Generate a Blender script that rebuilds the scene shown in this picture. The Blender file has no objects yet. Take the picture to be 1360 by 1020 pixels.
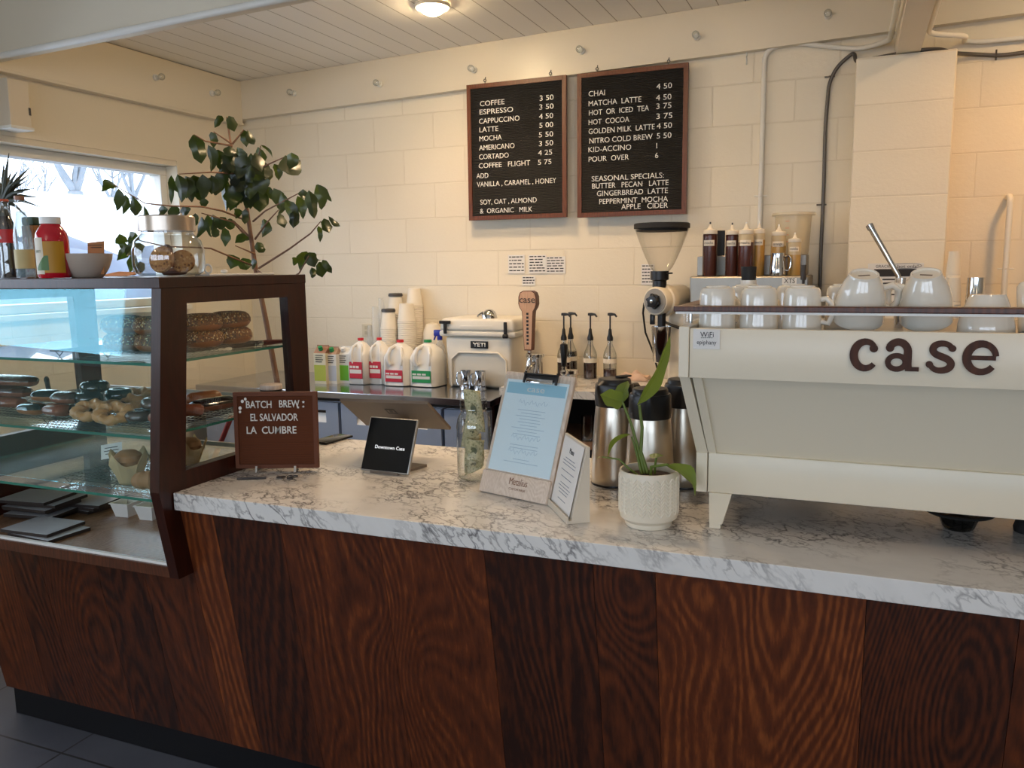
import bpy, bmesh, math, random
from mathutils import Vector, Matrix
R = random.Random(7)
PI = math.pi
S = bpy.context.scene
COL = S.collection

# ------------------------------------------------------------------ camera
FPX, YAW, PITCH, ROLL = 1097.8, .391835, .140904, .012686
CAM = Vector((0, 0, 1.6))
_f = Vector((-math.sin(YAW) * math.cos(PITCH), math.cos(YAW) * math.cos(PITCH), -math.sin(PITCH)))
_r = Vector((math.cos(YAW), math.sin(YAW), 0))
_d = _f.cross(_r)
_r2 = _r * math.cos(ROLL) + _d * math.sin(ROLL)
_d2 = _f.cross(_r2)
cam = bpy.data.cameras.new('camera')
cam.sensor_width = 36
cam.lens = FPX * 36 / 1360
cam.clip_start = .05
cam_o = bpy.data.objects.new('camera', cam)
COL.objects.link(cam_o)
cam_o.matrix_world = Matrix(((_r2.x, -_d2.x, -_f.x, CAM.x), (_r2.y, -_d2.y, -_f.y, CAM.y), (_r2.z, -_d2.z, -_f.z, CAM.z), (0, 0, 0, 1)))
S.camera = cam_o


def _ray(x, y):
    return _r2 * ((x - 680) / FPX) + _d2 * ((y - 510) / FPX) + _f


def PX(x, y, X):
    d = _ray(x, y); return CAM + d * ((X - CAM.x) / d.x)


def PY(x, y, Y):
    d = _ray(x, y); return CAM + d * ((Y - CAM.y) / d.y)


def PZ(x, y, Z):
    d = _ray(x, y); return CAM + d * ((Z - CAM.z) / d.z)


# ------------------------------------------------------------------ colour management, sky, lights
S.view_settings.view_transform = 'Standard'
S.view_settings.look = 'None'
S.view_settings.gamma = 1
S.view_settings.exposure = 0.06
S.cycles.transparent_max_bounces = 40
S.cycles.max_bounces = 10
S.cycles.sample_clamp_indirect = 6
S.cycles.caustics_reflective = False
S.cycles.caustics_refractive = False


def lin(c):
    return tuple(((v / 255) / 12.92 if v / 255 <= .04045 else ((v / 255 + .055) / 1.055) ** 2.4) for v in c)


SKY = 6.6
w = bpy.data.worlds.new('sky'); S.world = w; w.use_nodes = True
bg = w.node_tree.nodes['Background']
bg.inputs[0].default_value = (.71, .82, 1.0, 1)
bg.inputs[1].default_value = SKY


def light(name, kind, loc, energy, color, rot=(0, 0, 0), **k):
    l = bpy.data.lights.new(name, kind); l.energy = energy; l.color = color
    for a, v in k.items():
        if a == 'portal': l.cycles.is_portal = v
        else: setattr(l, a, v)
    o = bpy.data.objects.new(name, l); COL.objects.link(o); o.location = loc; o.rotation_euler = rot
    return o


# daylight enters through the windows (sampling portals in the openings)
light('window_portal', 'AREA', (-3.86, 1.97, 1.81), 1, (1, 1, 1), (0, -PI / 2, 0), shape='RECTANGLE', size=.84, size_y=3.9, portal=True)
light('window_portal', 'AREA', (.1, -3.56, 1.625), 1, (1, 1, 1), (PI / 2, 0, 0), shape='RECTANGLE', size=6.6, size_y=1.15, portal=True)
WARM = (1, .66, .40)


def zc(x):            # height of the sloping ceiling
    return 2.80 + (x + 3.747) * .0287


W = 4.5               # back wall
XL = -3.747           # left wall
# ceiling downlights: the first is the one in view
DOWN = [(-1.93, 3.73, 58), (-.75, 2.98, 52), (-2.1, 2.98, 36), (1.05, 3.75, 90), (.6, .9, 34), (-1.6, -.3, 16)]
for k, (x, y, e) in enumerate(DOWN):
    light('downlight_lamp', 'SPOT', (x, y, zc(x) - .035), e, (1, .46, .11) if k == 3 else WARM, (0, 0, 0), spot_size=2.75, spot_blend=.9, shadow_soft_size=.07)

# added fill lamps, unseen behind the camera, that lift the ceiling
FILL = [(-1.7, -.6, 2.25, 5), (1.4, -.6, 2.25, 5)]
for x, y, z, e in FILL: light('fill_lamp', 'POINT', (x, y, z), e, (1, .76, .5), shadow_soft_size=.1)

# ------------------------------------------------------------------ helpers


class MB:
    def __init__(s):
        s.bm = bmesh.new(); s.mi = 0

    def _fin(s, faces):
        for f in faces: f.material_index = s.mi

    def face(s, pts):
        f = s.bm.faces.new([s.bm.verts.new(p) for p in pts]); f.material_index = s.mi; return f

    def box(s, c, d, rz=0, bev=0, mat=None, seg=2):
        n0 = len(s.bm.faces)
        m = Matrix.Translation(c) @ (mat or Matrix.Rotation(rz, 4, 'Z')) @ Matrix.Diagonal((*d, 1))
        r = bmesh.ops.create_cube(s.bm, size=1, matrix=m)
        es = list({e for v in r['verts'] for e in v.link_edges})
        fs = {f for v in r['verts'] for f in v.link_faces}
        if bev:
            b = bmesh.ops.bevel(s.bm, geom=es, offset=bev, segments=seg, affect='EDGES', profile=.5)
            fs = {f for f in fs if f.is_valid} | set(b['faces'])
        s._fin(fs); return s

    def bx(s, x0, x1, y0, y1, z0, z1, bev=0):
        return s.box(((x0 + x1) / 2, (y0 + y1) / 2, (z0 + z1) / 2), (x1 - x0, y1 - y0, z1 - z0), bev=bev)

    def ring(s, c, u, v, r, n):
        return [s.bm.verts.new(c + u * (r * math.cos(2 * PI * k / n)) + v * (r * math.sin(2 * PI * k / n))) for k in range(n)]

    def bridge(s, a, b):
        n = len(a)
        for k in range(n):
            f = s.bm.faces.new((a[k], a[(k + 1) % n], b[(k + 1) % n], b[k])); f.material_index = s.mi

    def cap(s, a, flip=False):
        f = s.bm.faces.new(a[::-1] if flip else a); f.material_index = s.mi

    def tube(s, pts, r, n=8, caps=True):
        pts = [Vector(p) for p in pts]
        rr = r if isinstance(r, (list, tuple)) else [r] * len(pts)
        up = None; prev = None
        for i, p in enumerate(pts):
            t = (pts[min(i + 1, len(pts) - 1)] - pts[max(i - 1, 0)]).normalized()
            if up is None:
                up = t.orthogonal().normalized()
            up = (up - t * up.dot(t)).normalized()
            ring = s.ring(p, up, t.cross(up), rr[i], n)
            if prev: s.bridge(prev, ring)
            elif caps: s.cap(ring, True)
            prev = ring
        if caps: s.cap(prev)
        return s

    def cyl(s, a, b, r0, r1=None, n=24):
        return s.tube([a, b], [r0, r0 if r1 is None else r1], n)

    def lathe(s, prof, n=32, c=(0, 0, 0), axis=(0, 0, 1), closed=False):
        c = Vector(c); ax = Vector(axis).normalized(); u = ax.orthogonal().normalized() if abs(ax.z) < .999 else Vector((1, 0, 0)); v = ax.cross(u)
        prev = None; first = None
        for r, z in prof:
            if r < 1e-5:
                ring = [s.bm.verts.new(c + ax * z)]
            else:
                ring = s.ring(c + ax * z, u, v, r, n)
            if prev:
                if len(prev) == 1 and len(ring) > 1:
                    for k in range(n): s.bm.faces.new((prev[0], ring[(k + 1) % n], ring[k])).material_index = s.mi
                elif len(ring) == 1 and len(prev) > 1:
                    for k in range(n): s.bm.faces.new((ring[0], prev[k], prev[(k + 1) % n])).material_index = s.mi
                elif len(ring) > 1: s.bridge(prev, ring)
            else: first = ring
            prev = ring
        if closed: s.bridge(prev, first)
        return s

    def ball(s, c, r, n=16, sc=(1, 1, 1), mat=None):
        m = Matrix.Translation(c) @ (mat or Matrix()) @ Matrix.Diagonal((*sc, 1))
        q = bmesh.ops.create_uvsphere(s.bm, u_segments=n, v_segments=max(6, n // 2), radius=r, matrix=m)
        s._fin({f for v in q['verts'] for f in v.link_faces}); return s

    def torus(s, c, R_, r, n=28, m=12, mat=None, fn=None):
        mat = mat or Matrix(); c = Vector(c); rings = []
        for i in range(n):
            a = 2 * PI * i / n
            ring = []
            for j in range(m):
                b = 2 * PI * j / m
                RR, rr = (R_, r) if fn is None else fn(a, b)
                p = Vector(((RR + rr * math.cos(b)) * math.cos(a), (RR + rr * math.cos(b)) * math.sin(a), rr * math.sin(b)))
                ring.append(s.bm.verts.new(c + mat @ p))
            rings.append(ring)
        for i in range(n): s.bridge(rings[i], rings[(i + 1) % n])
        return s

    def prism(s, poly, off):
        off = Vector(off); a = [s.bm.verts.new(p) for p in poly]; b = [s.bm.verts.new(Vector(p) + off) for p in poly]
        s.cap(a, True); s.cap(b); s.bridge(a, b); return s

    def grid(s, rows):
        vs = [[s.bm.verts.new(p) for p in r] for r in rows]
        for i in range(len(vs) - 1):
            for j in range(len(vs[0]) - 1):
                f = s.bm.faces.new((vs[i][j], vs[i][j + 1], vs[i + 1][j + 1], vs[i + 1][j])); f.material_index = s.mi
        return s

    def build(s, name, mats, parent=None, world=True, smooth=35, solid=0, sub=0, fixn=True):
        me = bpy.data.meshes.new(name)
        if fixn: bmesh.ops.recalc_face_normals(s.bm, faces=s.bm.faces[:])
        if parent is not None and world:
            q = parent
            off = Vector((0, 0, 0))
            while q is not None: off += q.location; q = q.parent
            bmesh.ops.translate(s.bm, vec=-off, verts=s.bm.verts[:])
        s.bm.to_mesh(me); s.bm.free()
        for m in (mats if isinstance(mats, (list, tuple)) else [mats]): me.materials.append(m)
        if smooth:
            me.shade_smooth(); me.set_sharp_from_angle(angle=math.radians(smooth))
        o = bpy.data.objects.new(name, me); COL.objects.link(o)
        if parent is not None: o.parent = parent
        if solid:
            q = o.modifiers.new('thickness', 'SOLIDIFY'); q.thickness = solid; q.offset = 0
        if sub:
            q = o.modifiers.new('smooth', 'SUBSURF'); q.levels = sub; q.render_levels = sub
        return o


def tag(o, label, cat, group=None, kind=None):
    o['label'] = label; o['category'] = cat
    if group: o['group'] = group
    if kind: o['kind'] = kind
    return o


def thing(name, label, cat, loc, rz=0, group=None):
    o = bpy.data.objects.new(name, None); COL.objects.link(o); o.empty_display_size = .05
    o.location = loc; o.rotation_euler = (0, 0, rz)
    return tag(o, label, cat, group)


def struct(o):
    o['kind'] = 'structure'; return o


def kids(o): return [c for c in bpy.data.objects if c.parent == o]


def dup(root, loc, rz=None, label=None, group=None, rot=None):
    r = root.copy(); COL.objects.link(r); r.location = loc
    if rz is not None: r.rotation_euler = (0, 0, rz)
    if rot is not None: r.rotation_euler = rot
    if label: r['label'] = label
    if group: r['group'] = group
    for ch in kids(root):
        c = ch.copy(); COL.objects.link(c); c.parent = r
        for g in kids(ch):
            d = g.copy(); COL.objects.link(d); d.parent = c
    return r


def text(s, name, mat, parent, o, u, v, width=None, height=None, depth=.0012, align='L', bold=0):
    """lettering as real extruded geometry: o = left end of the base line, u = reading direction, v = up"""
    cu = bpy.data.curves.new('letters', 'FONT'); cu.body = s; cu.size = 1; cu.resolution_u = 3; cu.offset = bold
    ob = bpy.data.objects.new('letters', cu); COL.objects.link(ob)
    bpy.context.view_layer.update()
    me = bpy.data.meshes.new_from_object(ob.evaluated_get(bpy.context.evaluated_depsgraph_get()))
    bpy.data.objects.remove(ob); bpy.data.curves.remove(cu)
    xs = [q.co.x for q in me.vertices]
    x0, x1 = (min(xs), max(xs)) if xs else (0, 1)
    sy = (height or .02) / .69
    sx = sy if width is None else width / (x1 - x0)
    if width is not None and height is None: sy = sx
    u = Vector(u).normalized(); v = Vector(v).normalized(); n = u.cross(v); o = Vector(o)
    sh = {'L': x0, 'C': (x0 + x1) / 2, 'R': x1}[align]
    bm = bmesh.new(); bm.from_mesh(me); bpy.data.meshes.remove(me)
    if depth:
        r = bmesh.ops.extrude_face_region(bm, geom=bm.faces[:])
        for q in r['geom']:
            if isinstance(q, bmesh.types.BMVert): q.co.z += 1
    for q in bm.verts:
        c = q.co.copy()
        q.co = o + u * ((c.x - sh) * sx) + v * (c.y * sy) + n * (c.z * depth)
    b = MB(); b.bm.free(); b.bm = bm
    return b.build(name, mat, parent, smooth=0)


def ribbon(mb, pts, ws, o, u, v, depth):
    """flat band of varying width through 2-D points, laid on the plane o,u,v and extruded"""
    u = Vector(u); v = Vector(v); n = u.cross(v).normalized(); o = Vector(o)
    L, Q = [], []
    for i, (x, y) in enumerate(pts):
        a = pts[max(i - 1, 0)]; b = pts[min(i + 1, len(pts) - 1)]
        t = Vector((b[0] - a[0], b[1] - a[1], 0)).normalized(); nn = Vector((-t.y, t.x, 0)) * (ws[i] / 2 if isinstance(ws, (list, tuple)) else ws / 2)
        L.append((x + nn.x, y + nn.y)); Q.append((x - nn.x, y - nn.y))
    for i in range(len(pts) - 1):
        mb.prism([o + u * p[0] + v * p[1] for p in (L[i], Q[i], Q[i + 1], L[i + 1])], n * depth)


# ------------------------------------------------------------------ materials
class NT:
    def __init__(s, name):
        s.m = bpy.data.materials.new(name); s.m.use_nodes = True; s.t = s.m.node_tree; s.p = s.t.nodes['Principled BSDF']
        s.out = s.t.nodes['Material Output']

    def n(s, kind, **k):
        x = s.t.nodes.new('ShaderNode' + kind)
        for a, v in k.items():
            if hasattr(x, a): setattr(x, a, v)
        return x

    def l(s, a, b): s.t.links.new(a, b)

    def math(s, op, a, b=None, clamp=False):
        x = s.n('Math', operation=op); x.use_clamp = clamp
        for i, v in enumerate((a, b)):
            if v is None: continue
            if isinstance(v, (int, float)): x.inputs[i].default_value = v
            else: s.l(v, x.inputs[i])
        return x.outputs[0]

    def coords(s, scale=(1, 1, 1), rot=(0, 0, 0), loc=(0, 0, 0)):
        tc = s.n('TexCoord'); mp = s.n('Mapping'); mp.inputs['Scale'].default_value = scale; mp.inputs['Rotation'].default_value = rot; mp.inputs['Location'].default_value = loc
        s.l(tc.outputs['Object'], mp.inputs[0]); return mp.outputs[0]

    def noise(s, vec, scale, detail=3, rough=.55, dist=0):
        x = s.n('TexNoise'); x.inputs['Scale'].default_value = scale; x.inputs['Detail'].default_value = detail; x.inputs['Roughness'].default_value = rough; x.inputs['Distortion'].default_value = dist
        if vec is not None: s.l(vec, x.inputs['Vector'])
        return x.outputs[0]

    def ramp(s, fac, stops, interp='LINEAR'):
        x = s.n('ValToRGB'); e = x.color_ramp.elements; x.color_ramp.interpolation = interp
        while len(e) < len(stops): e.new(.5)
        for q, (p, c) in zip(e, stops): q.position = p; q.color = (*c, 1)
        s.l(fac, x.inputs[0]); return x.outputs[0]

    def mixc(s, fac, a, b, blend='MIX'):
        x = s.n('Mix', data_type='RGBA', blend_type=blend)
        for i, v in ((0, fac), (6, a), (7, b)):
            if isinstance(v, (int, float)): x.inputs[i].default_value = v
            elif isinstance(v, tuple): x.inputs[i].default_value = (*v, 1)
            else: s.l(v, x.inputs[i])
        return x.outputs[2]

    def bump(s, h, strength=.3, dist=.01):
        b = s.n('Bump'); b.inputs['Strength'].default_value = strength; b.inputs['Distance'].default_value = dist
        s.l(h, b.inputs['Height']); s.l(b.outputs[0], s.p.inputs['Normal']); return b

    def base(s, c): s.l(c, s.p.inputs['Base Color']) if not isinstance(c, tuple) else setattr(s.p.inputs['Base Color'], 'default_value', (*c, 1))

    def set(s, **k):
        for a, v in k.items(): s.p.inputs[a.replace('_', ' ')].default_value = v
        return s


def M(name, c, rough=.5, metal=0, var=None, bump=None, coat=0, emit=None):
    t = NT(name); t.set(Roughness=rough, Metallic=metal)
    c = lin(c); t.base(c)
    if coat: t.set(Coat_Weight=coat, Coat_Roughness=.08)
    if var:
        f = t.noise(t.coords(), var[0], 4)
        a = var[1]
        t.base(t.mixc(f, tuple(v * (1 - a) for v in c), tuple(min(1, v * (1 + a)) for v in c)))
    if bump: t.bump(t.noise(t.coords(), bump[0], 3), bump[1], .004)
    if emit:
        t.p.inputs['Emission Color'].default_value = (*emit[:3], 1); t.set(Emission_Strength=emit[3])
    return t.m


def pane(name, tint=(1, 1, 1), ior=1.5, rough=0.0, edge=0.0, edgecol=(.2, .3, .3), gcol=(1, 1, 1), dust_sheen=0):
    t = NT(name); t.t.nodes.remove(t.p)
    tr = t.n('BsdfTransparent'); tr.inputs[0].default_value = (*tint, 1)
    gl = t.n('BsdfGlossy'); gl.inputs['Roughness'].default_value = rough; gl.inputs[0].default_value = (*gcol, 1)
    lf = t.n('LayerWeight'); lf.inputs[0].default_value = .5; f0 = ((ior - 1) / (ior + 1)) ** 2
    fr = t.math('ADD', f0, t.math('MULTIPLY', t.math('POWER', lf.outputs['Facing'], 5), 1 - f0))
    mx = t.n('MixShader'); t.l(fr, mx.inputs[0])
    if edge:
        lw = t.n('LayerWeight'); lw.inputs[0].default_value = edge
        t.l(t.mixc(lw.outputs['Facing'], tint, edgecol), tr.inputs[0])
    t.l(tr.outputs[0], mx.inputs[1]); t.l(gl.outputs[0], mx.inputs[2]); res = mx.outputs[0]
    if dust_sheen:
        df = t.n('BsdfDiffuse'); df.inputs[0].default_value = (.75, .78, .8, 1); m2 = t.n('MixShader'); t.l(t.math('MULTIPLY', t.noise(t.coords(), 14, 4), dust_sheen * 2), m2.inputs[0]); t.l(res, m2.inputs[1]); t.l(df.outputs[0], m2.inputs[2]); res = m2.outputs[0]
    t.l(res, t.out.inputs[0])
    return t.m


def liquid(name, c, alpha=.6, rough=.1):
    t = NT(name); t.base(lin(c)); t.set(Roughness=rough, Alpha=alpha); return t.m


def blockwork(name, ax, phase, zph, stagger=.5):
    t = NT(name); t.set(Roughness=.55)
    tc = t.n('TexCoord'); sp = t.n('SeparateXYZ'); t.l(tc.outputs['Object'], sp.inputs[0])
    cb = t.n('CombineXYZ'); t.l(t.math('SUBTRACT', sp.outputs[ax], phase), cb.inputs[0]); t.l(t.math('SUBTRACT', sp.outputs[2], zph), cb.inputs[1])
    b = t.n('TexBrick'); t.l(cb.outputs[0], b.inputs['Vector'])
    b.offset = stagger; b.offset_frequency = 2
    for k, v in (('Scale', 1), ('Mortar Size', .0042), ('Mortar Smooth', .35), ('Brick Width', .4064), ('Row Height', .2032)): b.inputs[k].default_value = v
    b.inputs['Color1'].default_value = (1, 1, 1, 1); b.inputs['Color2'].default_value = (.94, .94, .94, 1); b.inputs['Mortar'].default_value = (.92, .91, .89, 1)
    inv = t.math('SUBTRACT', 1, b.outputs['Fac'])
    nz = t.noise(t.coords(), 55, 4, .65); n2 = t.noise(t.coords(), 2.2, 2)
    h = t.math('ADD', t.math('MULTIPLY', inv, 1), t.math('MULTIPLY', nz, .5))
    t.bump(h, .55, .006)
    paint = t.mixc(n2, lin((230, 219, 197)), lin((239, 229, 208)))
    t.base(t.mixc(1, paint, b.outputs['Color'], 'MULTIPLY'))
    return t.m


def planks():
    t = NT('white painted ceiling boards'); t.set(Roughness=.4)
    tc = t.n('TexCoord'); sp = t.n('SeparateXYZ'); t.l(tc.outputs['Object'], sp.inputs[0])
    fx = t.math('FRACT', t.math('MULTIPLY', t.math('ADD', sp.outputs[0], 20.08), 1 / .131))
    g = t.math('LESS_THAN', fx, .035)
    c = t.mixc(g, lin((246, 242, 234)), lin((160, 148, 132)))
    t.base(c); t.bump(t.math('SUBTRACT', 1, g), .4, .006)
    return t.m


def walnut(name, dark, mid, lite, tone=True, fr=1.0, rough=.38):
    t = NT(name); t.set(Roughness=rough)
    tc = t.n('TexCoord'); sp = t.n('SeparateXYZ'); t.l(tc.outputs['Object'], sp.inputs[0])
    if tone:
        at = t.n('Attribute'); at.attribute_name = 'tone'; tn = at.outputs['Fac']
    else:
        tn = t.math('ADD', .5, 0)
    off = t.math('MULTIPLY', tn, 37.0)
    cb = t.n('CombineXYZ'); t.l(t.math('ADD', sp.outputs[0], off), cb.inputs[0]); t.l(t.math('ADD', sp.outputs[1], off), cb.inputs[1]); t.l(t.math('MULTIPLY', sp.outputs[2], .17), cb.inputs[2])
    big = t.noise(cb.outputs[0], 2.6 * fr, 2, .5, .4)
    if tone:
        for (kx, kz, ks, ka) in ((.18, .74, .16, .34), (-.30, .90, .07, .22), (-.02, .86, .20, -.30), (-2.28, .40, .16, .26), (-1.02, .50, .12, .16), (-1.12, .72, .10, -.16), (-.46, .86, .09, .2), (.8, .6, .15, .25)):
            dx = t.math('MULTIPLY', t.math('SUBTRACT', sp.outputs[0], kx), 1 / ks); dz = t.math('MULTIPLY', t.math('SUBTRACT', sp.outputs[2], kz), .6 / ks)
            g = t.math('POWER', 2.718, t.math('MULTIPLY', t.math('ADD', t.math('MULTIPLY', dx, dx), t.math('MULTIPLY', dz, dz)), -1))
            big = t.math('ADD', big, t.math('MULTIPLY', g, ka))
    # growth rings as level lines of a slow noise, plus fine pores along the grain
    rings = t.math('SINE', t.math('ADD', t.math('MULTIPLY', big, 150), t.math('MULTIPLY', sp.outputs[0], 170 * fr)))
    rings = t.math('ADD', t.math('MULTIPLY', rings, .5), .5)
    cb2 = t.n('CombineXYZ'); t.l(sp.outputs[0], cb2.inputs[0]); t.l(sp.outputs[1], cb2.inputs[1]); t.l(t.math('MULTIPLY', sp.outputs[2], .05), cb2.inputs[2])
    fine = t.noise(cb2.outputs[0], 90 * fr, 3, .6)
    mod = t.noise(cb.outputs[0], 5 * fr, 2)
    f = t.math('ADD', t.math('MULTIPLY', t.math('MULTIPLY', rings, mod), .34), t.math('MULTIPLY', fine, .56))
    if tone: f = t.math('ADD', f, t.math('MULTIPLY', t.math('SUBTRACT', tn, .5), .40))
    c = t.ramp(f, [(.16, lin(dark)), (.5, lin(mid)), (.85, lin(lite))])
    t.base(c); t.bump(fine, .12, .002)
    return t.m


def marble():
    t = NT('white laminate with grey veins'); t.set(Roughness=.22)
    d = Vector((1, -.62, -1.05)).normalized(); e1 = d.orthogonal().normalized(); e2 = d.cross(e1)
    tc = t.n('TexCoord'); cbv = t.n('CombineXYZ')
    for i_, (ax_, k_) in enumerate(((d, .95), (e1, 7.5), (e2, 7.5))):
        dt = t.n('VectorMath', operation='DOT_PRODUCT'); t.l(tc.outputs['Object'], dt.inputs[0]); dt.inputs[1].default_value = ax_ * k_; t.l(dt.outputs['Value'], cbv.inputs[i_])
    v = cbv.outputs[0]
    add = t.n('VectorMath', operation='ADD'); sc = t.n('VectorMath', operation='SCALE'); sc.inputs['Scale'].default_value = .22
    nz = t.n('TexNoise'); nz.inputs['Scale'].default_value = 1.7; nz.inputs['Detail'].default_value = 4; t.l(v, nz.inputs['Vector'])
    t.l(nz.outputs['Color'], sc.inputs[0]); t.l(v, add.inputs[0]); t.l(sc.outputs[0], add.inputs[1])
    n = t.noise(add.outputs[0], 1.5, 5, .52)
    d_ = t.math('ABSOLUTE', t.math('SUBTRACT', n, .5))
    vein = t.math('SUBTRACT', 1, t.math('MULTIPLY', d_, 40, True), True)
    fine = t.math('SUBTRACT', 1, t.math('MULTIPLY', t.math('ABSOLUTE', t.math('SUBTRACT', t.noise(add.outputs[0], 4.2, 4, .55), .5)), 26, True), True)
    mask = t.math('MULTIPLY', t.math('SUBTRACT', t.noise(t.coords((1, 1, 1)), 4.2, 3), .42, True), 6, True)
    k = t.math('MULTIPLY', t.math('MAXIMUM', vein, t.math('MULTIPLY', fine, .7)), mask, True)
    cl = t.mixc(t.noise(v, 3, 3), lin((232, 229, 224)), lin((216, 213, 208)))
    t.base(t.mixc(t.math('MULTIPLY', k, .9), cl, lin((84, 80, 82))))
    return t.m


def grooved(name, c, pitch, rough=.8, strength=.8):
    t = NT(name); t.set(Roughness=rough)
    tc = t.n('TexCoord'); sp = t.n('SeparateXYZ'); t.l(tc.outputs['Object'], sp.inputs[0])
    s_ = t.math('SINE', t.math('MULTIPLY', sp.outputs[2], 2 * PI / pitch))
    c = lin(c)
    t.base(c); t.bump(s_, strength, .003)
    return t.m


def speckle(name, base, spots, scale=90, rough=.6):
    t = NT(name); t.set(Roughness=rough)
    vo = t.n('TexVoronoi'); vo.inputs['Scale'].default_value = scale; t.l(t.coords(), vo.inputs['Vector'])
    f = t.math('LESS_THAN', vo.outputs['Distance'], .42)
    r = t.n('SeparateColor'); t.l(vo.outputs['Color'], r.inputs[0])
    cs = t.ramp(r.outputs[0], [((i + .0) / len(spots), lin(c)) for i, c in enumerate(spots)], 'CONSTANT')
    t.base(t.mixc(f, lin(base), cs)); t.bump(f, .5, .003)
    return t.m


def baked(name, a, b, rough=.45):
    t = NT(name); t.set(Roughness=rough); n = t.noise(t.coords(), 18, 4)
    t.base(t.mixc(n, lin(a), lin(b))); t.bump(t.noise(t.coords(), 60, 3), .25, .003); return t.m


def leafmat(name, a, b, rough=.3, tr=.13):
    t = NT(name); t.set(Roughness=rough); n = t.noise(t.coords(), 9, 2)
    c = t.mixc(n, lin(a), lin(b)); t.base(c)
    tl = t.n('BsdfTranslucent'); t.l(t.mixc(n, lin((130, 170, 44)), lin((164, 196, 70))), tl.inputs[0])
    mx = t.n('MixShader'); mx.inputs[0].default_value = tr
    t.l(t.p.outputs[0], mx.inputs[1]); t.l(tl.outputs[0], mx.inputs[2]); t.l(mx.outputs[0], t.out.inputs[0]); return t.m


m = {}
m['block_back'] = blockwork('painted blockwork back', 0, .298 - .4064 * .5, .0676)
m['block_col'] = blockwork('painted blockwork column', 0, -.036, .0676, 0)
m['block_left'] = blockwork('painted blockwork left', 1, .12, .0676)
m['plaster'] = M('beige wall paint', (222, 211, 190), .6, bump=(70, .15))
m['plate_paint'] = M('cream gloss paint', (224, 213, 192), .34, bump=(14, .12), var=(3, .04))
m['white_paint'] = M('white gloss paint', (226, 223, 214), .32, bump=(14, .12), var=(3, .04))
m['ceiling'] = planks()
m['floor'] = None
_t = NT('dark concrete tile'); _t.set(Roughness=.45); _v = _t.coords()
_b = _t.n('TexBrick'); _b.offset = 0; _t.l(_v, _b.inputs['Vector'])
for _k, _q in (('Scale', 1), ('Mortar Size', .004), ('Brick Width', .6), ('Row Height', .6)): _b.inputs[_k].default_value = _q
_c = _t.mixc(_t.noise(_v, 5, 5), lin((70, 72, 80)), lin((96, 98, 106)))
_t.base(_t.mixc(_b.outputs['Fac'], _c, lin((50, 48, 48)))); m['floor'] = _t.m
m['walnut'] = walnut('walnut boards', (40, 17, 8), (96, 45, 19), (160, 88, 40))
m['case_wood'] = walnut('dark stained frame wood', (38, 13, 7), (56, 21, 11), (76, 31, 17), False, 1.5, .3)
m['base_wood'] = walnut('oak shelf board', (132, 100, 76), (164, 130, 104), (184, 150, 124), False, 1.5, .25)
m['rail_wood'] = walnut('walnut rail', (58, 28, 15), (92, 48, 26), (120, 66, 38), False, 2, .4)
m['letter_wood'] = walnut('dark letter wood', (50, 24, 11), (74, 38, 19), (96, 52, 28), False, 2, .7)
m['board_wood'] = walnut('red brown frame wood', (84, 42, 20), (106, 56, 27), (130, 74, 38), False, 2, .42)
m['pale_wood'] = walnut('pale wood', (200, 180, 160), (222, 206, 190), (236, 224, 210), False, 3, .5)
m['tap_wood'] = walnut('tap handle wood', (196, 152, 120), (216, 174, 142), (230, 192, 162), False, 3, .4)
m['marble'] = marble()
m['black_felt'] = grooved('black grooved felt', (24, 22, 21), .0085, .55, .9)
m['brown_felt'] = grooved('brown grooved board', (104, 58, 32), .0068, .6, 1)
m['letter'] = M('white plastic letters', (232, 230, 224), .4)
m['kick'] = M('black kick plate', (16, 16, 19), .35)
m['black'] = M('black plastic', (20, 20, 21), .35)
m['rubber'] = M('matt black', (26, 25, 25), .7)
m['darkgrey'] = M('dark grey plastic', (58, 56, 56), .5)
m['steel'] = M('brushed steel', (150, 144, 134), .38, 1, var=(30, .06))
m['chrome'] = M('polished chrome', (214, 214, 214), .09, 1)
m['drawer'] = M('drawer steel with blue sheen', (168, 182, 206), .32, .25)  # blue daylight reflected by the steel is put into this colour
m['fridge'] = M('stainless sheet', (190, 194, 204), .17, 1, var=(4, .05))
m['cream'] = M('cream powder coat', (230, 219, 196), .33)
m['ceramic'] = M('white glazed ceramic', (232, 226, 212), .1, coat=.6)
m['white'] = M('white plastic', (234, 232, 226), .4)
m['cooler'] = M('cooler plastic', (228, 222, 208), .5, bump=(90, .1))
m['jug'] = M('milk jug plastic', (236, 233, 226), .35)
m['paper'] = M('white paper', (228, 226, 222), .8)
m['cup_paper'] = M('paper cup', (232, 224, 208), .7)
m['blue_paper'] = M('pale blue menu sheet', (226, 243, 250), .6)
m['blue_head'] = M('menu header blue', (156, 206, 226), .6)
m['ink'] = M('ink', (44, 44, 48), .8)
m['grey_ink'] = M('grey print', (128, 138, 148), .8)
m['red'] = M('red cap', (206, 40, 46), .4)
m['green'] = M('green cap', (24, 138, 78), .4)
m['kraft'] = M('kraft card', (176, 120, 72), .8)
m['glass'] = pane('clear glass', (.985, .995, .99))
m['case_glass'] = pane('display glass', (.95, .985, .98), 1.6, gcol=(.42, .88, 1.0))
m['shelf_glass'] = pane('shelf glass', (.86, .95, .93), 1.5)
m['dusty_sheen_glass'] = pane('dusty shelf glass with painted sheen', (.88, .95, .94), 1.7, dust_sheen=.17)  # pale film: dusty haze plus the shelf's blue reflection put into the colour
m['shelf_edge'] = M('green glass edge', (50, 118, 100), .15)
m['jar_glass'] = pane('jar glass', (.97, .98, .975), 1.9, .015, .4, (.42, .47, .47))
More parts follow.
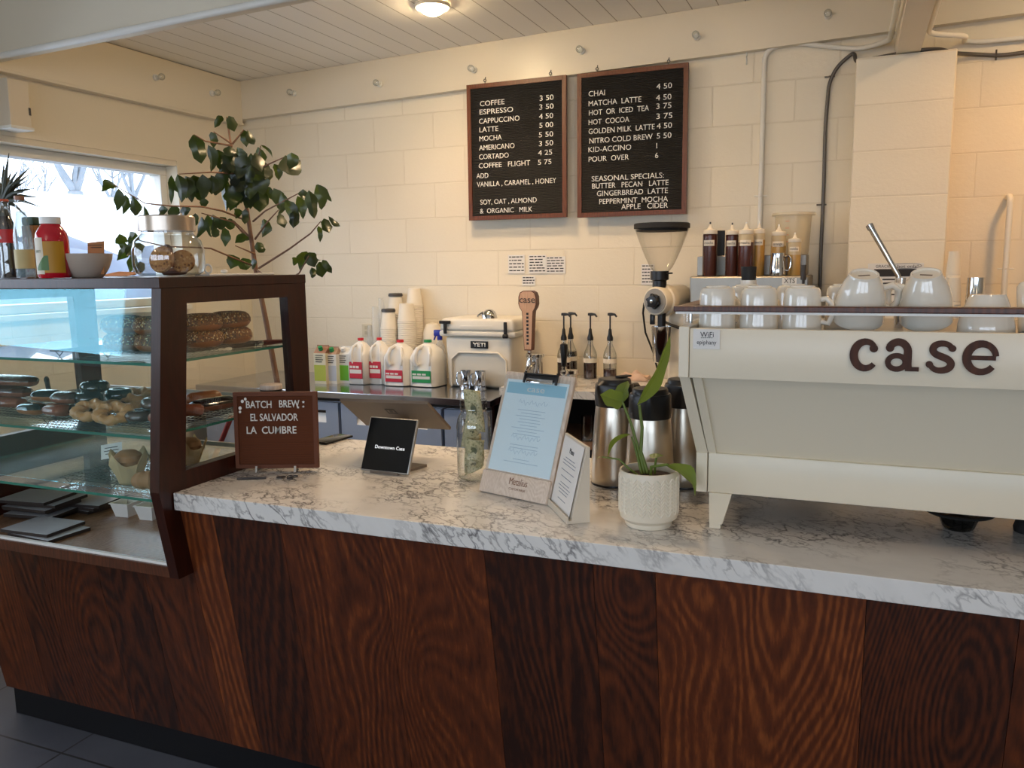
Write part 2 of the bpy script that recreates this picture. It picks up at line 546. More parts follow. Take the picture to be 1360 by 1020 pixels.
m['hopper'] = pane('smoky hopper plastic', (.95, .94, .92), 1.4, .08, .3, (.55, .54, .5))
m['cambro'] = liquid('frosted tub plastic', (226, 214, 186), .45, .3)
m['clear_cup'] = liquid('clear cup plastic', (220, 222, 220), .3, .15)
m['acrylic'] = pane('acrylic sheet', (.97, .985, .99), 1.35, .03)
m['cola'] = M('cola', (26, 12, 9), .06, coat=.5)
m['water'] = liquid('sparkling water', (170, 210, 226), .35, .02)
m['redjuice'] = M('red juice', (190, 14, 36), .08, coat=.5)
m['syrup'] = M('dark syrup', (52, 22, 16), .15)
m['leaf'] = leafmat('glossy dark leaf', (13, 21, 12), (26, 36, 17))
m['pothos'] = leafmat('pothos leaf', (88, 104, 40), (120, 132, 62), .38, .2)
m['spiky'] = M('spiky plant leaf', (62, 66, 52), .6)
m['bark'] = M('young bark', (122, 88, 66), .8, var=(30, .25))
m['soil'] = M('potting soil', (44, 30, 22), .95, bump=(60, .6))
m['screen'] = M('dark screen', (10, 11, 14), .12)
m['taupe'] = M('taupe plastic', (112, 100, 88), .5)
m['outbark'] = M('grey tree bark', (104, 110, 116), .9, var=(8, .3))
m['ground'] = M('pale pavement', (225, 226, 228), .9, var=(1.2, .2))
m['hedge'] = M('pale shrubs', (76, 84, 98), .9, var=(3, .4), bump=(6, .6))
# ------------------------------------------------------------------ the setting
b = MB(); b.bx(-6, 4.2, -3.6, 4.6, -.1, 0); struct(b.build('floor', m['floor'], smooth=0))
b = MB(); b.bx(-4, 4.2, W, W + .2, 0, 3.1); struct(b.build('wall_back', m['block_back'], smooth=0))
b = MB(); b.bx(4.0, 4.2, -3.6, W, 0, 3.1); struct(b.build('wall_right', m['plaster'], smooth=0))
# left wall with a long window opening and a narrow side light
WZ0, WZ1, WY0, WY1 = 1.40, 2.215, -.15, 3.90
b = MB()
SY0, SY1 = -.42, -.31
def lw(y0, y1, z0, z1, mi): b.mi = mi; b.bx(XL - .2, XL, y0, y1, z0, z1)
lw(-3.6, SY0, 0, 3.1, 0); lw(SY1, WY0, 0, 3.1, 0); lw(WY1, W, 0, 3.1, 0)
lw(WY0, WY1, 0, WZ0, 0); lw(WY0, WY1, WZ1, 3.1, 1); lw(SY0, SY1, 0, 1.36, 0); lw(SY0, SY1, WZ1, 3.1, 1)
struct(b.build('wall_left', [m['block_left'], m['plaster']], smooth=0))
b = MB(); b.bx(XL, XL + .006, WY1, W, 1.62, 2.54); b.bx(XL, XL + .006, 2.0, WY1, WZ1 + .03, 2.54)
struct(b.build('trim_plaster', m['plaster'], smooth=0))
# storefront behind the photographer
b = MB()
FZ0, FZ1 = 1.05, 2.2
b.bx(-4, 4.2, -3.6, -3.45, 0, FZ0); b.bx(-4, 4.2, -3.6, -3.45, FZ1, 3.1)
for x0, x1 in ((-4, -3.2), (-1.05, -.95), (1.15, 1.25), (3.4, 4.2)): b.bx(x0, x1, -3.6, -3.45, FZ0, FZ1)
struct(b.build('wall_front', m['plaster'], smooth=0))
for i, (x0, x1) in enumerate(((-3.2, -1.05), (-.95, 1.15), (1.25, 3.4))):
    e = struct(bpy.data.objects.new('window_%d' % (i + 3), None)); COL.objects.link(e); e.location = (x0, -3.5, FZ0)
    b = MB()
    for a in ((x0, x1, FZ0, FZ0 + .05), (x0, x1, FZ1 - .05, FZ1), (x0, x0 + .05, FZ0 + .05, FZ1 - .05), (x1 - .05, x1, FZ0 + .05, FZ1 - .05)): b.bx(a[0], a[1], -3.55, -3.48, a[2], a[3])
    b.build('window_frame', m['darkgrey'], e, smooth=0)
    b = MB(); b.bx(x0 + .05, x1 - .05, -3.52, -3.514, FZ0 + .05, FZ1 - .05); b.build('glass_pane', m['glass'], e, smooth=0)
# sloping ceiling
b = MB(); b.prism([(-4, -3.6, zc(-4)), (4.2, -3.6, zc(4.2)), (4.2, W + .1, zc(4.2)), (-4, W + .1, zc(-4))], (0, 0, .1))
struct(b.build('ceiling', m['ceiling'], smooth=0))
# wall plates and beams (they follow the slope of the roof)
def slope_beam(name, x0, x1, y0, y1, dz, mat='white_paint'):
    b = MB(); b.prism([(x0, y0, zc(x0) - dz), (x1, y0, zc(x1) - dz), (x1, y0, zc(x1) - .001), (x0, y0, zc(x0) - .001)], (0, y1 - y0, 0))
    return struct(b.build(name, m[mat], smooth=0))
slope_beam('trim_1', XL, 4, W - .05, W, .238, 'plate_paint')
b = MB(); b.bx(XL, XL + .05, -3.4, W - .05, 2.54, 2.797); struct(b.build('trim_2', m['plaster'], smooth=0))
b = MB(); b.bx(XL, XL + .06, 2.0, 4.45, 2.524, 2.54, .004); struct(b.build('trim_3', m['plaster'], smooth=0))
slope_beam('beam_front', XL + .05, 4, 2.705, 2.75, .255, 'plate_paint')
b = MB(); b.bx(.129, .225, 2.752, 4.44, 2.515, zc(.129) - .002); struct(b.build('beam_side', m['plate_paint'], smooth=0))
# block column
b = MB(); b.bx(-.035, .371, 4.2, W, 0, 2.512, .006); struct(b.build('column', m['block_col'], smooth=0))
# window 1
e = struct(bpy.data.objects.new('window_1', None)); COL.objects.link(e); e.location = (XL - .1, 1.95, WZ0)
b = MB()
XG = XL - .13
for (y0, y1, z0, z1) in ((WY0, WY1, WZ0, WZ0 + .045), (WY0, WY1, WZ1 - .05, WZ1), (WY1 - .05, WY1, WZ0 + .045, WZ1 - .05), (WY0, WY0 + .05, WZ0 + .045, WZ1 - .05), (1.28, 1.33, WZ0 + .045, WZ1 - .05), (2.50, 2.53, WZ0 + .045, WZ1 - .05)):
    b.bx(XG - .04, XG + .05, y0, y1, z0, z1, .004)
b.build('window_frame', m['white_paint'], e, smooth=0)
b = MB(); b.bx(XL - .08, XL + .035, WY0 - .02, WY1 + .02, WZ0 - .03, WZ0, .004); b.build('window_sill', m['white_paint'], e, smooth=0)
b = MB(); b.bx(XG, XG + .006, WY0 + .05, 1.28, WZ0 + .045, WZ1 - .05); b.bx(XG, XG + .006, 1.33, 2.5, WZ0 + .045, WZ1 - .05); b.bx(XG, XG + .006, 2.53, WY1 - .05, WZ0 + .045, WZ1 - .05)
b.build('glass_pane', m['glass'], e, smooth=0)
e = struct(bpy.data.objects.new('window_2', None)); COL.objects.link(e); e.location = (XL - .1, -.365, 1.36)
b = MB(); b.bx(XG, XG + .006, SY0, SY1, 1.36, WZ1); b.build('glass_pane', m['glass'], e, smooth=0)

# ------------------------------------------------------------------ outside the window
b = MB(); b.bx(-60, XL - .2, -30, 60, -.3, -.05); struct(b.build('ground', m['ground'], smooth=0))


def branch(b, p, d, r, L, depth):
    pts = [p]; q = p.copy(); dd = d.copy()
    for k in range(4):
        dd = (dd + Vector((R.uniform(-.16, .16), R.uniform(-.16, .16), R.uniform(-.05, .14)))).normalized(); q = q + dd * (L / 4); pts.append(q.copy())
    b.tube(pts, [r * (1 - .14 * i) for i in range(5)], 6 if r > .04 else 4)
    if depth == 0: return
    for k in range(3 if depth > 1 else 4):
        i = R.choice((2, 3, 4)); ax = Vector((R.uniform(-1, 1), R.uniform(-1, 1), R.uniform(-.25, .8)))
        branch(b, pts[i], (dd * .8 + ax).normalized(), r * R.uniform(.45, .62), L * R.uniform(.62, .85), depth - 1)


for i, (px, py, X, r, nm, lab) in enumerate((
        (100, 254, -13, .13, 'bare_tree', 'thick grey bare tree outside, forking wide in the middle of the window'),
        (147, 264, -22, .10, 'bare_tree', 'slender grey bare tree outside, right of the thick forked one'),
        (178, 262, -18, .12, 'bare_tree', 'thin grey bare tree outside, half hidden behind the potted tree leaves'),
        (44, 300, -27, .12, 'bare_tree', 'bare tree outside behind the spiky plant and the bottles'))):
    p = PX(px, py, X)
    t = thing(nm, lab, 'tree', (p.x, p.y, -.05), group='bare trees outside the window')
    b = MB(); base = Vector((p.x, p.y, -.05)); top = Vector((p.x, p.y, p.z))
    b.tube([base, base.lerp(top, .5) + Vector((0, .05, 0)), top], [r * 1.25, r * 1.1, r], 10); b.build('trunk', m['outbark'], t)
    b = MB()
    R.seed(20 + i)
    for k in range(6 if i == 0 else 4):
        a = 2 * PI * k / 5 + i
        branch(b, top - Vector((0, 0, .05)), Vector((math.cos(a) * .4, math.sin(a) * .75, 1)).normalized(), r * .5, 1.25, 4)
    b.build('branches', m['outbark'], t, fixn=False)
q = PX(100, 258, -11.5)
b = MB(); b.bx(-12, -11.5, 2.0, 40, -.05, q.z, .05); tag(b.build('haze_wall', M('white haze stand-in', (232, 236, 240), .9)), 'added white wall outside, standing in for haze before the bare trees', 'wall')  # added wall; its white stands in for haze over the trunks
b = MB()
R.seed(5)
for k in range(46):
    y = 1 + k * .42; h = R.uniform(1.55, 1.95)
    b.ball((-8.6 + R.uniform(-.4, .4), y * .75, h * .5 - .1), h * .62, 10, (1, 1.2, 1))
for v in b.bm.verts: v.co += Vector((R.uniform(-.09, .09), R.uniform(-.09, .09), R.uniform(-.09, .09)))
tag(b.build('hedge', m['hedge'], fixn=False), 'pale hazy shrubbery beyond the window', 'hedge', kind='stuff')

# ------------------------------------------------------------------ service counter
CY, CZ = 1.729, .98
t = thing('service_counter', 'counter front of dark walnut boards over a black kick plate', 'counter', (0, 1.9, 0))
def fy(z): return 1.752 + (.935 - z) / (.935 - .117) * (1.90 - 1.752)
px_edges = [(-2.785, -2.56), (-2.56, -2.42), (-2.42, -2.16), (-2.16, -1.96), (-1.96, -1.757), (-1.757, -1.64), (-1.64, -1.41), (-1.41, -1.10), (-1.10, -.805), (-.805, -.53), (-.53, -.385), (-.385, .05), (.05, .32), (.32, .62), (.62, .95), (.95, 1.3), (1.3, 1.7), (1.7, 2.1), (2.1, 2.5)]
tones = [.62, .30, .42, .22, .48, .86, .24, .58, .70, .18, .40, .82, .28, .6, .4, .7, .3, .5, .6]
b = MB(); tl = b.bm.faces.layers.float.new('tone')
for (x0, x1), tn in zip(px_edges, tones):
    zt = .722 if x1 <= -1.757 + 1e-6 else .929
    n0 = set(b.bm.faces)
    g = .0006
    # the joint between boards wanders a little, as live sawn boards do
    b.prism([(x0 + g, fy(zt), zt), (x1 - g, fy(zt), zt), (x1 - g, fy(.117), .117), (x0 + g, fy(.117), .117)], (0, .025, 0))
    for f in set(b.bm.faces) - n0: f[tl] = tn
b.build('front_panel', m['walnut'], t, smooth=0)
b = MB(); b.bx(-2.785, 2.5, 1.925, 2.5, .0, .115, .003); b.build('kick_plate', m['kick'], t, smooth=0)
b = MB(); b.prism([(-2.785, fy(.72) + .026, .72), (-2.785, fy(.117) + .026, .117), (-2.785, 2.39, .117), (-2.785, 2.39, .72)], (.02, 0, 0)); b.build('end_panel', m['case_wood'], t, smooth=0)
b = MB(); b.bx(-1.75, 2.5, 2.36, 2.38, .117, .925); b.bx(-2.76, -1.755, 2.36, 2.38, .117, .72); b.build('back_panel', m['case_wood'], t, smooth=0)
b = MB(); b.bx(-1.753, 2.55, CY, 2.53, .930, CZ, .0015)
tag(b.build('worktop', m['marble'], smooth=0), 'long white laminate worktop with grey veins on the walnut counter', 'worktop')

# ------------------------------------------------------------------ display case
CX = -1.757
CT = 1.583
t = thing('display_case', 'dark wood and glass pastry display case at the left end of the counter', 'display case', (-2.27, 2.05, .722))
def side(x0, x1, name):
    b = MB()
    out = [(1.742, CT - .03), (1.683, .99), (1.732, .724), (2.39, .724), (2.39, CT - .03)]
    inn = [(1.834, 1.509), (1.786, 1.032), (2.303, 1.032), (2.29, 1.509)]
    P = lambda q: (x0, q[0], q[1])
    off = (x1 - x0, 0, 0)
    fr = lambda z: 1.742 + (1.683 - 1.742) * (CT - .03 - z) / (CT - .03 - .99)
    b.prism([P(out[0]), P((fr(1.509), 1.509)), P((2.39, 1.509)), P(out[4])], off)
    b.prism([P((fr(1.509), 1.509)), P((fr(1.032), 1.032)), P(inn[1]), P(inn[0])], off)
    b.prism([P(inn[3]), P(inn[2]), P((2.39, 1.032)), P((2.39, 1.509))], off)
    b.prism([P((fr(1.032), 1.032)), P(out[1]), P(out[2]), P(out[3]), P((2.39, 1.032))], off)
    f = b.build(name, m['case_wood'], t, smooth=0)
    b = MB(); xm = (x0 + x1) / 2
    b.prism([(xm, 1.8338, 1.5088), (xm, 1.7862, 1.0322), (xm, 2.3028, 1.0322), (xm, 2.2898, 1.5088)], (.004, 0, 0))
    b.build('glass_pane', m['glass'], f, smooth=0)
side(CX - .034, CX, 'side_frame')
side(-2.785, -2.751, 'side_frame')
b = MB(); b.bx(-2.79, CX, 1.736, 2.395, CT - .03, CT, .002); b.build('top_board', m['case_wood'], t, smooth=0)
b = MB(); b.bx(-2.751, CX - .034, 1.7385, 2.36, .724, .755); f = b.build('base_board', m['base_wood'], t, smooth=0)
b = MB(); b.bx(-2.751, CX - .034, 1.732, 1.738, .724, .7555); b.build('front_lip', m['rail_wood'], f, smooth=0)
b = MB(); b.bx(-2.751, CX - .034, 1.740, 1.754, .755, .763, .001); b.build('sliding_track', m['white'], f, smooth=0)
b = MB(); b.prism([(-2.75, 1.744, 1.552), (CX - .035, 1.744, 1.552), (CX - .035, 1.692, .985), (-2.75, 1.692, .985)], (0, .006, 0))
b.build('front_glass', m['case_glass'], t, smooth=0)
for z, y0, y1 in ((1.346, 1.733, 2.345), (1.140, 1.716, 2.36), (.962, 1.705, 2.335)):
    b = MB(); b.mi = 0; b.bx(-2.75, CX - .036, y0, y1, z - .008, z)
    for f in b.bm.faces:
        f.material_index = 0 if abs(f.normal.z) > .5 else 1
    b.build('glass_shelf', [m['dusty_sheen_glass'] if z < 1 else m['shelf_glass'], m['shelf_edge']], t, smooth=0)
b = MB(); b.bx(-2.40, -2.34, 2.362, 2.39, .755, 1.55); b.build('rear_post', m['case_wood'], t, smooth=0)
b = MB(); b.bx(-2.75, CX - .035, 2.362, 2.372, 1.14, 1.16); b.bx(-2.75, CX - .035, 2.362, 2.372, .95, .97); b.build('shelf_rail', m['steel'], t, smooth=0)

# wire racks
def rack(x0, x1, y0, y1, z, lab):
    t = thing('cooling_rack', lab, 'cooling rack', ((x0 + x1) / 2, (y0 + y1) / 2, z), group='black wire racks in the display case')
    b = MB(); zz = z + .017
    n = int((x1 - x0) / .016); k = int((y1 - y0) / .032)
    for i in range(n + 1): b.tube([(x0 + (x1 - x0) * i / n, y0, zz), (x0 + (x1 - x0) * i / n, y1, zz)], .0011, 4)
    for j in range(k + 1): b.tube([(x0, y0 + (y1 - y0) * j / k, zz - .002), (x1, y0 + (y1 - y0) * j / k, zz - .002)], .0013, 4)
    b.build('wire_grid', m['black'], t, smooth=0)
    b = MB()
    for x in (x0 + .04, (x0 + x1) / 2, x1 - .04):
        for y in (y0, y1): b.tube([(x - .018, y, zz), (x, y, z + .0015), (x + .018, y, zz)], .0014, 4)
    b.build('wire_feet', m['black'], t, smooth=0)
rack(-2.28, -1.80, 1.80, 2.22, 1.346, 'black wire rack under the seeded bagels on the top glass shelf')
rack(-2.74, -1.80, 1.76, 2.28, 1.140, 'long black wire rack under the doughnuts on the middle glass shelf')
rack(-2.23, -1.80, 1.755, 2.05, .962, 'black wire rack under the muffins on the lowest glass shelf')
# ------------------------------------------------------------------ pastries
m['dough'] = baked('fried dough', (150, 88, 48), (190, 124, 74))
m['bagel'] = baked('bagel crust', (130, 68, 26), (168, 98, 44), .35)
m['glaze'] = baked('glazed brown dough', (120, 66, 46), (160, 94, 66), .18)
m['choc'] = M('milk chocolate icing', (78, 48, 38), .25, var=(20, .15), coat=.4)
m['darkchoc'] = M('black chocolate icing', (26, 21, 22), .12, coat=.6)
m['cruller'] = baked('golden cruller', (186, 130, 74), (214, 164, 106), .35)
m['seeds'] = speckle('mixed seed crust', (120, 70, 30), [(232, 214, 170), (34, 30, 30), (206, 158, 84), (30, 28, 30), (196, 176, 130)], 190)
m['muffin'] = baked('muffin crumb', (150, 98, 56), (196, 144, 92), .7)
m['parchment'] = M('baking parchment', (206, 178, 132), .7, var=(9, .12))


def ringcake(name, lab, cat, c, Rr, r, mats, rz=0, tilt=None, sc=1.0, group=None, kind='donut', flat=.85, proto=None):
    t = thing(name, lab, cat, c, rz, group)
    if tilt: t.rotation_euler = (*tilt, rz)
    sm = Matrix.Diagonal((sc, 1, flat, 1)).to_3x3()
    b = MB(); b.torus((0, 0, r * flat), Rr, r, 30, 14, sm)
    b.build('dough', mats[0], t, world=False)
    b = MB()
    rows = []
    for i in range(31):
        a = 2 * PI * i / 30; row = []
        for j in range(9):
            q = -.25 + (PI + .5) * j / 8 + .10 * math.sin(3 * a + j) * (j in (0, 8))
            rr = r * 1.045
            p = sm @ Vector(((Rr + rr * math.cos(q)) * math.cos(a), (Rr + rr * math.cos(q)) * math.sin(a), rr * math.sin(q)))
            row.append(p + Vector((0, 0, r * flat)))
        rows.append(row)
    b.grid(rows); bmesh.ops.remove_doubles(b.bm, verts=b.bm.verts[:], dist=1e-5)
    b.build({'donut': 'icing', 'bagel': 'seed_topping'}[kind], mats[1], t, world=False, fixn=False)
    return t


def longcake(name, lab, cat, c, L, wd, h, mats, rz=0, group=None):
    t = thing(name, lab, cat, c, rz, group)
    def shell(e, z0, z1, n=9):
        rows = []
        for i in range(19):
            u = -1 + 2 * i / 18
            k = (1 - abs(u) ** 5) ** .5 if abs(u) < 1 else 0
            row = []
            for j in range(n):
                a = z0 + (z1 - z0) * j / (n - 1)
                row.append(Vector((u * (L / 2 + e), math.cos(a) * (wd / 2 + e) * k, h / 2 + math.sin(a) * (h / 2 + e) * (k ** .7 if k else 0))))
            rows.append(row)
        return rows
    b = MB(); b.grid(shell(0, -PI, PI, 17)); bmesh.ops.remove_doubles(b.bm, verts=b.bm.verts[:], dist=1e-5); b.build('dough', mats[0], t, world=False)
    b = MB(); b.grid(shell(.0018, .1, PI - .1)); b.build('icing', mats[1], t, world=False)
    return t


def cruller(name, lab, c, rz, tilt):
    t = MB()
    def fn(a, b_):
        w_ = .5 + .5 * math.cos(7 * a + 2 * b_)
        return .032, .0125 + .0075 * w_
    t.torus((0, 0, .016), 0, 0, 60, 12, Matrix.Diagonal((1.25, .9, .9, 1)).to_3x3(), fn)
    o = t.build(name, m['cruller'], None)
    o.location = c; o.rotation_euler = (tilt, 0, rz)
    return tag(o, lab, 'cruller', 'golden crullers on the middle shelf')


def spot(px, py, z, back=0.0):
    p = PZ(px, py, z); p.y += back; return p


# seeded bagels on the top shelf: three columns of two, one more row behind
BZ = 1.346 + .019
def bagel(px, py, lev, lab, dy=.05):
    p = spot(px, py, BZ + lev * .042, dy)
    return ringcake('bagel', lab, 'bagel', (p.x, p.y, BZ + lev * .050), .036, .0285, (m['bagel'], m['seeds']), R.uniform(0, 6), None, 1, 'seeded bagels on the top shelf', 'bagel', .92)
def bagel_at(x, y, lev, lab):
    return ringcake('bagel', lab, 'bagel', (x, y, BZ + lev * .050), .036, .0285, (m['bagel'], m['seeds']), R.uniform(0, 6), None, 1, 'seeded bagels on the top shelf', 'bagel', .92)
for i, (x, y, nm) in enumerate(((-1.905, 1.862, 'front stack, just left of the corner post'), (-2.04, 1.87, 'stack dimmed by the glare on the glass'), (-1.868, 2.005, 'stack behind the corner post, seen through the side pane'), (-1.868, 2.137, 'rearmost stack beside the knife handle'))):
    bagel_at(x, y, 0, 'lower seeded bagel of the ' + nm)
    bagel_at(x + R.uniform(-.006, .006), y + R.uniform(-.004, .004), 1, 'upper seeded bagel of the ' + nm)

# middle shelf
DZ = 1.140 + .019
G1 = 'iced doughnuts on the middle shelf'
def mid(px, py, lev, dy=.045):
    p = PZ(px, py, DZ + lev * .036); return (p.x, p.y + dy, DZ + lev * .0355)
p = mid(4, 549, 0)
for lev, mt, lab in ((0, 'glaze', 'orange brown glazed long john at the bottom of the left stack'), (1, 'choc', 'chocolate long john in the middle of the left stack'), (2, 'choc', 'chocolate long john on top of the left stack')):
    longcake('long_john', lab, 'pastry', (PY(45 - (2 - lev) * 8, 520, 1.86).x - .097, 1.86 + .004 * lev, DZ + lev * .036), .19, .062, .036, (m['glaze'], m[mt]), .05, 'long johns stacked at the left of the middle shelf')
D = [
    ((26, 554), 0, 'darkchoc', 'dough', 'lower black iced doughnut between the long johns and the brown pair', 'filled'),
    ((46, 536), 1, 'darkchoc', 'dough', 'upper black iced doughnut with pale sides beside the long johns', 'filled'),
    ((60, 556), 0, 'glaze', 'glaze', 'lower glazed brown bar doughnut at the front edge', 'filled'),
    ((72, 539), 1, 'choc', 'glaze', 'upper brown bar doughnut resting on the glazed one', 'filled'),
    ((92, 554), 0, 'darkchoc', 'dough', 'black iced doughnut at the foot of the black stack', 'ring'),
    ((101, 538), 1, 'darkchoc', 'darkchoc', 'black iced ring doughnut in the middle of the black stack', 'ring'),
    ((110, 523), 2, 'darkchoc', 'darkchoc', 'black iced ring doughnut on top of the black stack', 'ring'),
    ((143, 533), 1, 'darkchoc', 'darkchoc', 'black iced ring doughnut behind the crullers', 'ring'),
    ((170, 563), 0, 'choc', 'choc', 'lower chocolate ring doughnut right of the crullers', 'ring'),
    ((192, 546), 1, 'choc', 'choc', 'upper chocolate ring doughnut beside the corner post', 'ring'),
    ((202, 565), 0, 'glaze', 'glaze', 'glazed brown ring doughnut against the corner post', 'ring'),
]
for (q, lev, top, bot, lab, sh) in D:
    c = mid(*q, lev)
    if sh == 'ring':
        ringcake('doughnut', lab, 'doughnut', c, .0255, .0175, (m[bot], m[top]), R.uniform(0, 6), None, 1, G1, 'donut', .98)
    else:
        longcake('doughnut', lab, 'doughnut', c, .092, .066, .037, (m[bot], m[top]), R.uniform(-.15, .2), G1)
b = None
ringcake('doughnut', 'plain dark doughnut under the black ring behind the crullers', 'doughnut', (*mid(143, 533, 1)[:2], DZ), .0255, .0175, (m['dough'], m['choc']), 0, None, 1, G1, 'donut', .98)
for (q, lab, rz, ti) in (((113, 558), 'golden cruller leaning in front of the black stack', .35, .55), ((143, 562), 'large golden cruller leaning at the front edge of the shelf', .45, .6), ((158, 549), 'golden cruller behind the two leaning front ones', .4, .5), ((176, 538), 'golden cruller at the back beside the chocolate rings', .3, .35)):
    c = mid(*q, 0, .03); cruller('cruller', lab, (c[0], c[1], DZ + .013), rz, ti)
# right of the corner post
longcake('eclair', 'eclair with chocolate top behind the side pane', 'pastry', (-1.865, 2.03, DZ), .16, .07, .042, (m['glaze'], m['darkchoc']), 1.35, 'eclairs at the right end of the middle shelf')
longcake('eclair', 'plain glazed eclair in front, partly behind the corner post', 'pastry', (-1.868, 1.93, DZ), .09, .05, .036, (m['glaze'], m['glaze']), .3, 'eclairs at the right end of the middle shelf')
longcake('eclair', 'orange eclair further back on the middle shelf', 'pastry', (-1.95, 2.08, DZ), .12, .06, .05, (m['bagel'], m['bagel']), 1.2, 'eclairs at the right end of the middle shelf')

# lowest shelf: muffins in parchment, a croissant, a price card
LZ = .962 + .019
def muffin(c, lab, s=1.0):
    t = thing('muffin', lab, 'muffin', c, R.uniform(0, 3), 'muffins in parchment on the lowest shelf')
    b = MB(); b.lathe([(0, .008), (.027, .008), (.034, .055), (.038, .062), (.034, .076), (.02, .086), (0, .089)], 20)
    for v in b.bm.verts: v.co *= s
    b.build('cake', m['muffin'], t, world=False)
    b = MB(); rows = []
    for j in range(6):
        v = j / 5; row = []
        for i in range(33):
            a = 2 * PI * i / 32
            pk = .5 + .5 * math.cos(4 * a)
            r = (.026 + .016 * v + .014 * v * v * pk + .0026 * math.sin(12 * a) * v) * s
            row.append((r * math.cos(a), r * math.sin(a), (.001 + .052 * v + .036 * v * v * pk ** 3) * s))
        rows.append(row)
    b.grid(rows); b.face([(.026 * s * math.cos(2 * PI * i / 16), .026 * s * math.sin(2 * PI * i / 16), .001) for i in range(16)])
    b.build('paper_wrap', m['parchment'], t, world=False, solid=.0008, fixn=False)
    return t
def low(px, py, dy=.062):
    p = PZ(px, py, LZ); return (min(p.x, CX - .092), p.y + dy, LZ)
muffin(low(150, 648), 'muffin in brown parchment, front left on the lowest shelf', 1.12)
muffin(low(200, 634), 'muffin in parchment behind the knotted bun', 1.02)
muffin(low(234, 622), 'muffin in parchment behind the corner post', 1.0)
b = MB()
rows = []
for i in range(25):
    u = i / 24; a = -1.9 + 3.8 * u; k = math.sin(PI * min(max(u, .02), .98)) ** .6
    c = Vector((.042 * math.sin(a), -.035 * math.cos(a) + .035, .027 * k)); rr = .026 * k * (1 + .10 * math.sin(i * 2.1)); tt = Vector((math.cos(a), math.sin(a), 0)); nn = Vector((-tt.y, tt.x, 0))
    rows.append([c + nn * rr * math.cos(2 * PI * j / 12) + Vector((0, 0, rr * math.sin(2 * PI * j / 12))) for j in range(13)])
b.grid(rows); o = b.build('croissant', m['muffin']); o.location = low(203, 655, .03); o.rotation_euler = (0, 0, .4)
tag(o, 'knotted golden bun at the front of the lowest shelf', 'pastry')
p = PZ(152, 640, .962)
t = thing('price_card', 'white price card in a wire clip in front of the left muffin', 'card', (p.x, p.y - .012, .962))
b = MB(); u = Vector((.93, .22, .17)).normalized(); v = Vector((-.17, .22, .95)).normalized(); c = Vector((p.x + .012, p.y - .012, 1.063))
b.prism([c - u * .036 - v * .022, c + u * .036 - v * .022, c + u * .036 + v * .022, c - u * .036 + v * .022], u.cross(v) * -.0008); cd = b.build('card', m['paper'], t, smooth=0)
b = MB()
for k, wd in enumerate((.045, .05, .04)): ribbon(b, [(-wd / 2, .010 - .009 * k), (wd / 2, .010 - .009 * k)], .0022, c + u.cross(v) * .0009, u, v, .0004)
b.build('printed_lines', m['ink'], cd, smooth=0)
b = MB(); q0 = Vector((p.x, p.y - .012, .962))
b.tube([q0 + Vector((0, 0, .001)), q0 + Vector((-.004, 0, .04)), c - v * .012 + u * .012], .0012, 6)
b.torus(q0 + Vector((0, -.0, .066)), .008, .0012, 18, 6, Matrix.Rotation(PI / 2, 3, 'X')); b.build('wire_clip', m['darkgrey'], t)
p = PZ(258, 622, .962)
t = thing('tag_holder', 'small clear tag holder near the side pane on the lowest shelf', 'tag holder', (p.x - .02, p.y, .962))
b = MB(); q0 = Vector((p.x - .02, p.y, .962)); b.prism([q0 + Vector((-.012, 0, 0)), q0 + Vector((.012, .004, 0)), q0 + Vector((.016, .014, .042)), q0 + Vector((-.008, .010, .046))], (.002, -.003, .0)); b.prism([q0 + Vector((-.016, -.02, 0)), q0 + Vector((.012, -.02, 0)), q0 + Vector((.012, .006, .002)), q0 + Vector((-.016, .006, .002))], (0, 0, .002)); b.build('plate', m['white'], t, smooth=0)

# knife with red handle on the top shelf
a_, c_ = PZ(312, 455, 1.352), PZ(378, 452, 1.352)
t = thing('pastry_knife', 'pastry slicer with red handle lying on the top glass shelf', 'knife', (a_.x, a_.y, 1.346))
d_ = (c_ - a_); d_.z = 0
d_ = d_.normalized(); s0 = Vector((-1.90, 2.20, 1.355)); dr = Vector((.25, .5, 0)).normalized()
b = MB(); s0 = Vector((-1.86, 2.19, 1.357)); dr = Vector((.38, .9, 0)).normalized()
b.tube([s0 + dr * .062, s0 + dr * .09, s0 + dr * .135], [.008, .0095, .007], 12); b.build('handle', m['red'] if 0 else M('dark red handle', (110, 34, 24), .4), t)
b = MB(); b.tube([s0 + dr * .03, s0 + dr * .062], [.0095, .009], 12); b.build('ferrule', m['chrome'], t)
b = MB(); b.tube([s0 - dr * .045, s0 - dr * .02, s0 + dr * .03], [.011, .011, .0105], 12); b.build('black_head', m['black'], t)

# slate serving boards stacked on the case floor
m['slate_sheen_top'] = M('slate with painted sheen', (186, 189, 194), .25, var=(6, .08))  # sky reflection painted into the colour of the dark slate tops
m['slate_edge'] = M('dark slate edge', (46, 36, 30), .7, var=(40, .3))
b = MB(); b.mi = 0; b.box((0, 0, .0055), (.2, .15, .011), bev=.001)
for f in b.bm.faces: f.material_index = 0 if f.normal.z > .5 else 1
proto = tag(b.build('serving_board', [m['slate_sheen_top'], m['slate_edge']], None, smooth=0), 'x', 'serving board', 'slate serving boards on the case floor')
first = True
def slate(x, y, z, rz, lab, tilt=0):
    global first
    o = proto if first else dup(proto, (0, 0, 0)); first = False
    o.location = (x, y, z); o.rotation_euler = (tilt, 0, rz); o['label'] = lab; return o
TS = Vector((-2.615, 1.985, 0)); FS = PZ(52, 708, .76); FS.y = max(FS.y, 1.838); MS = PZ(108, 676, .76)
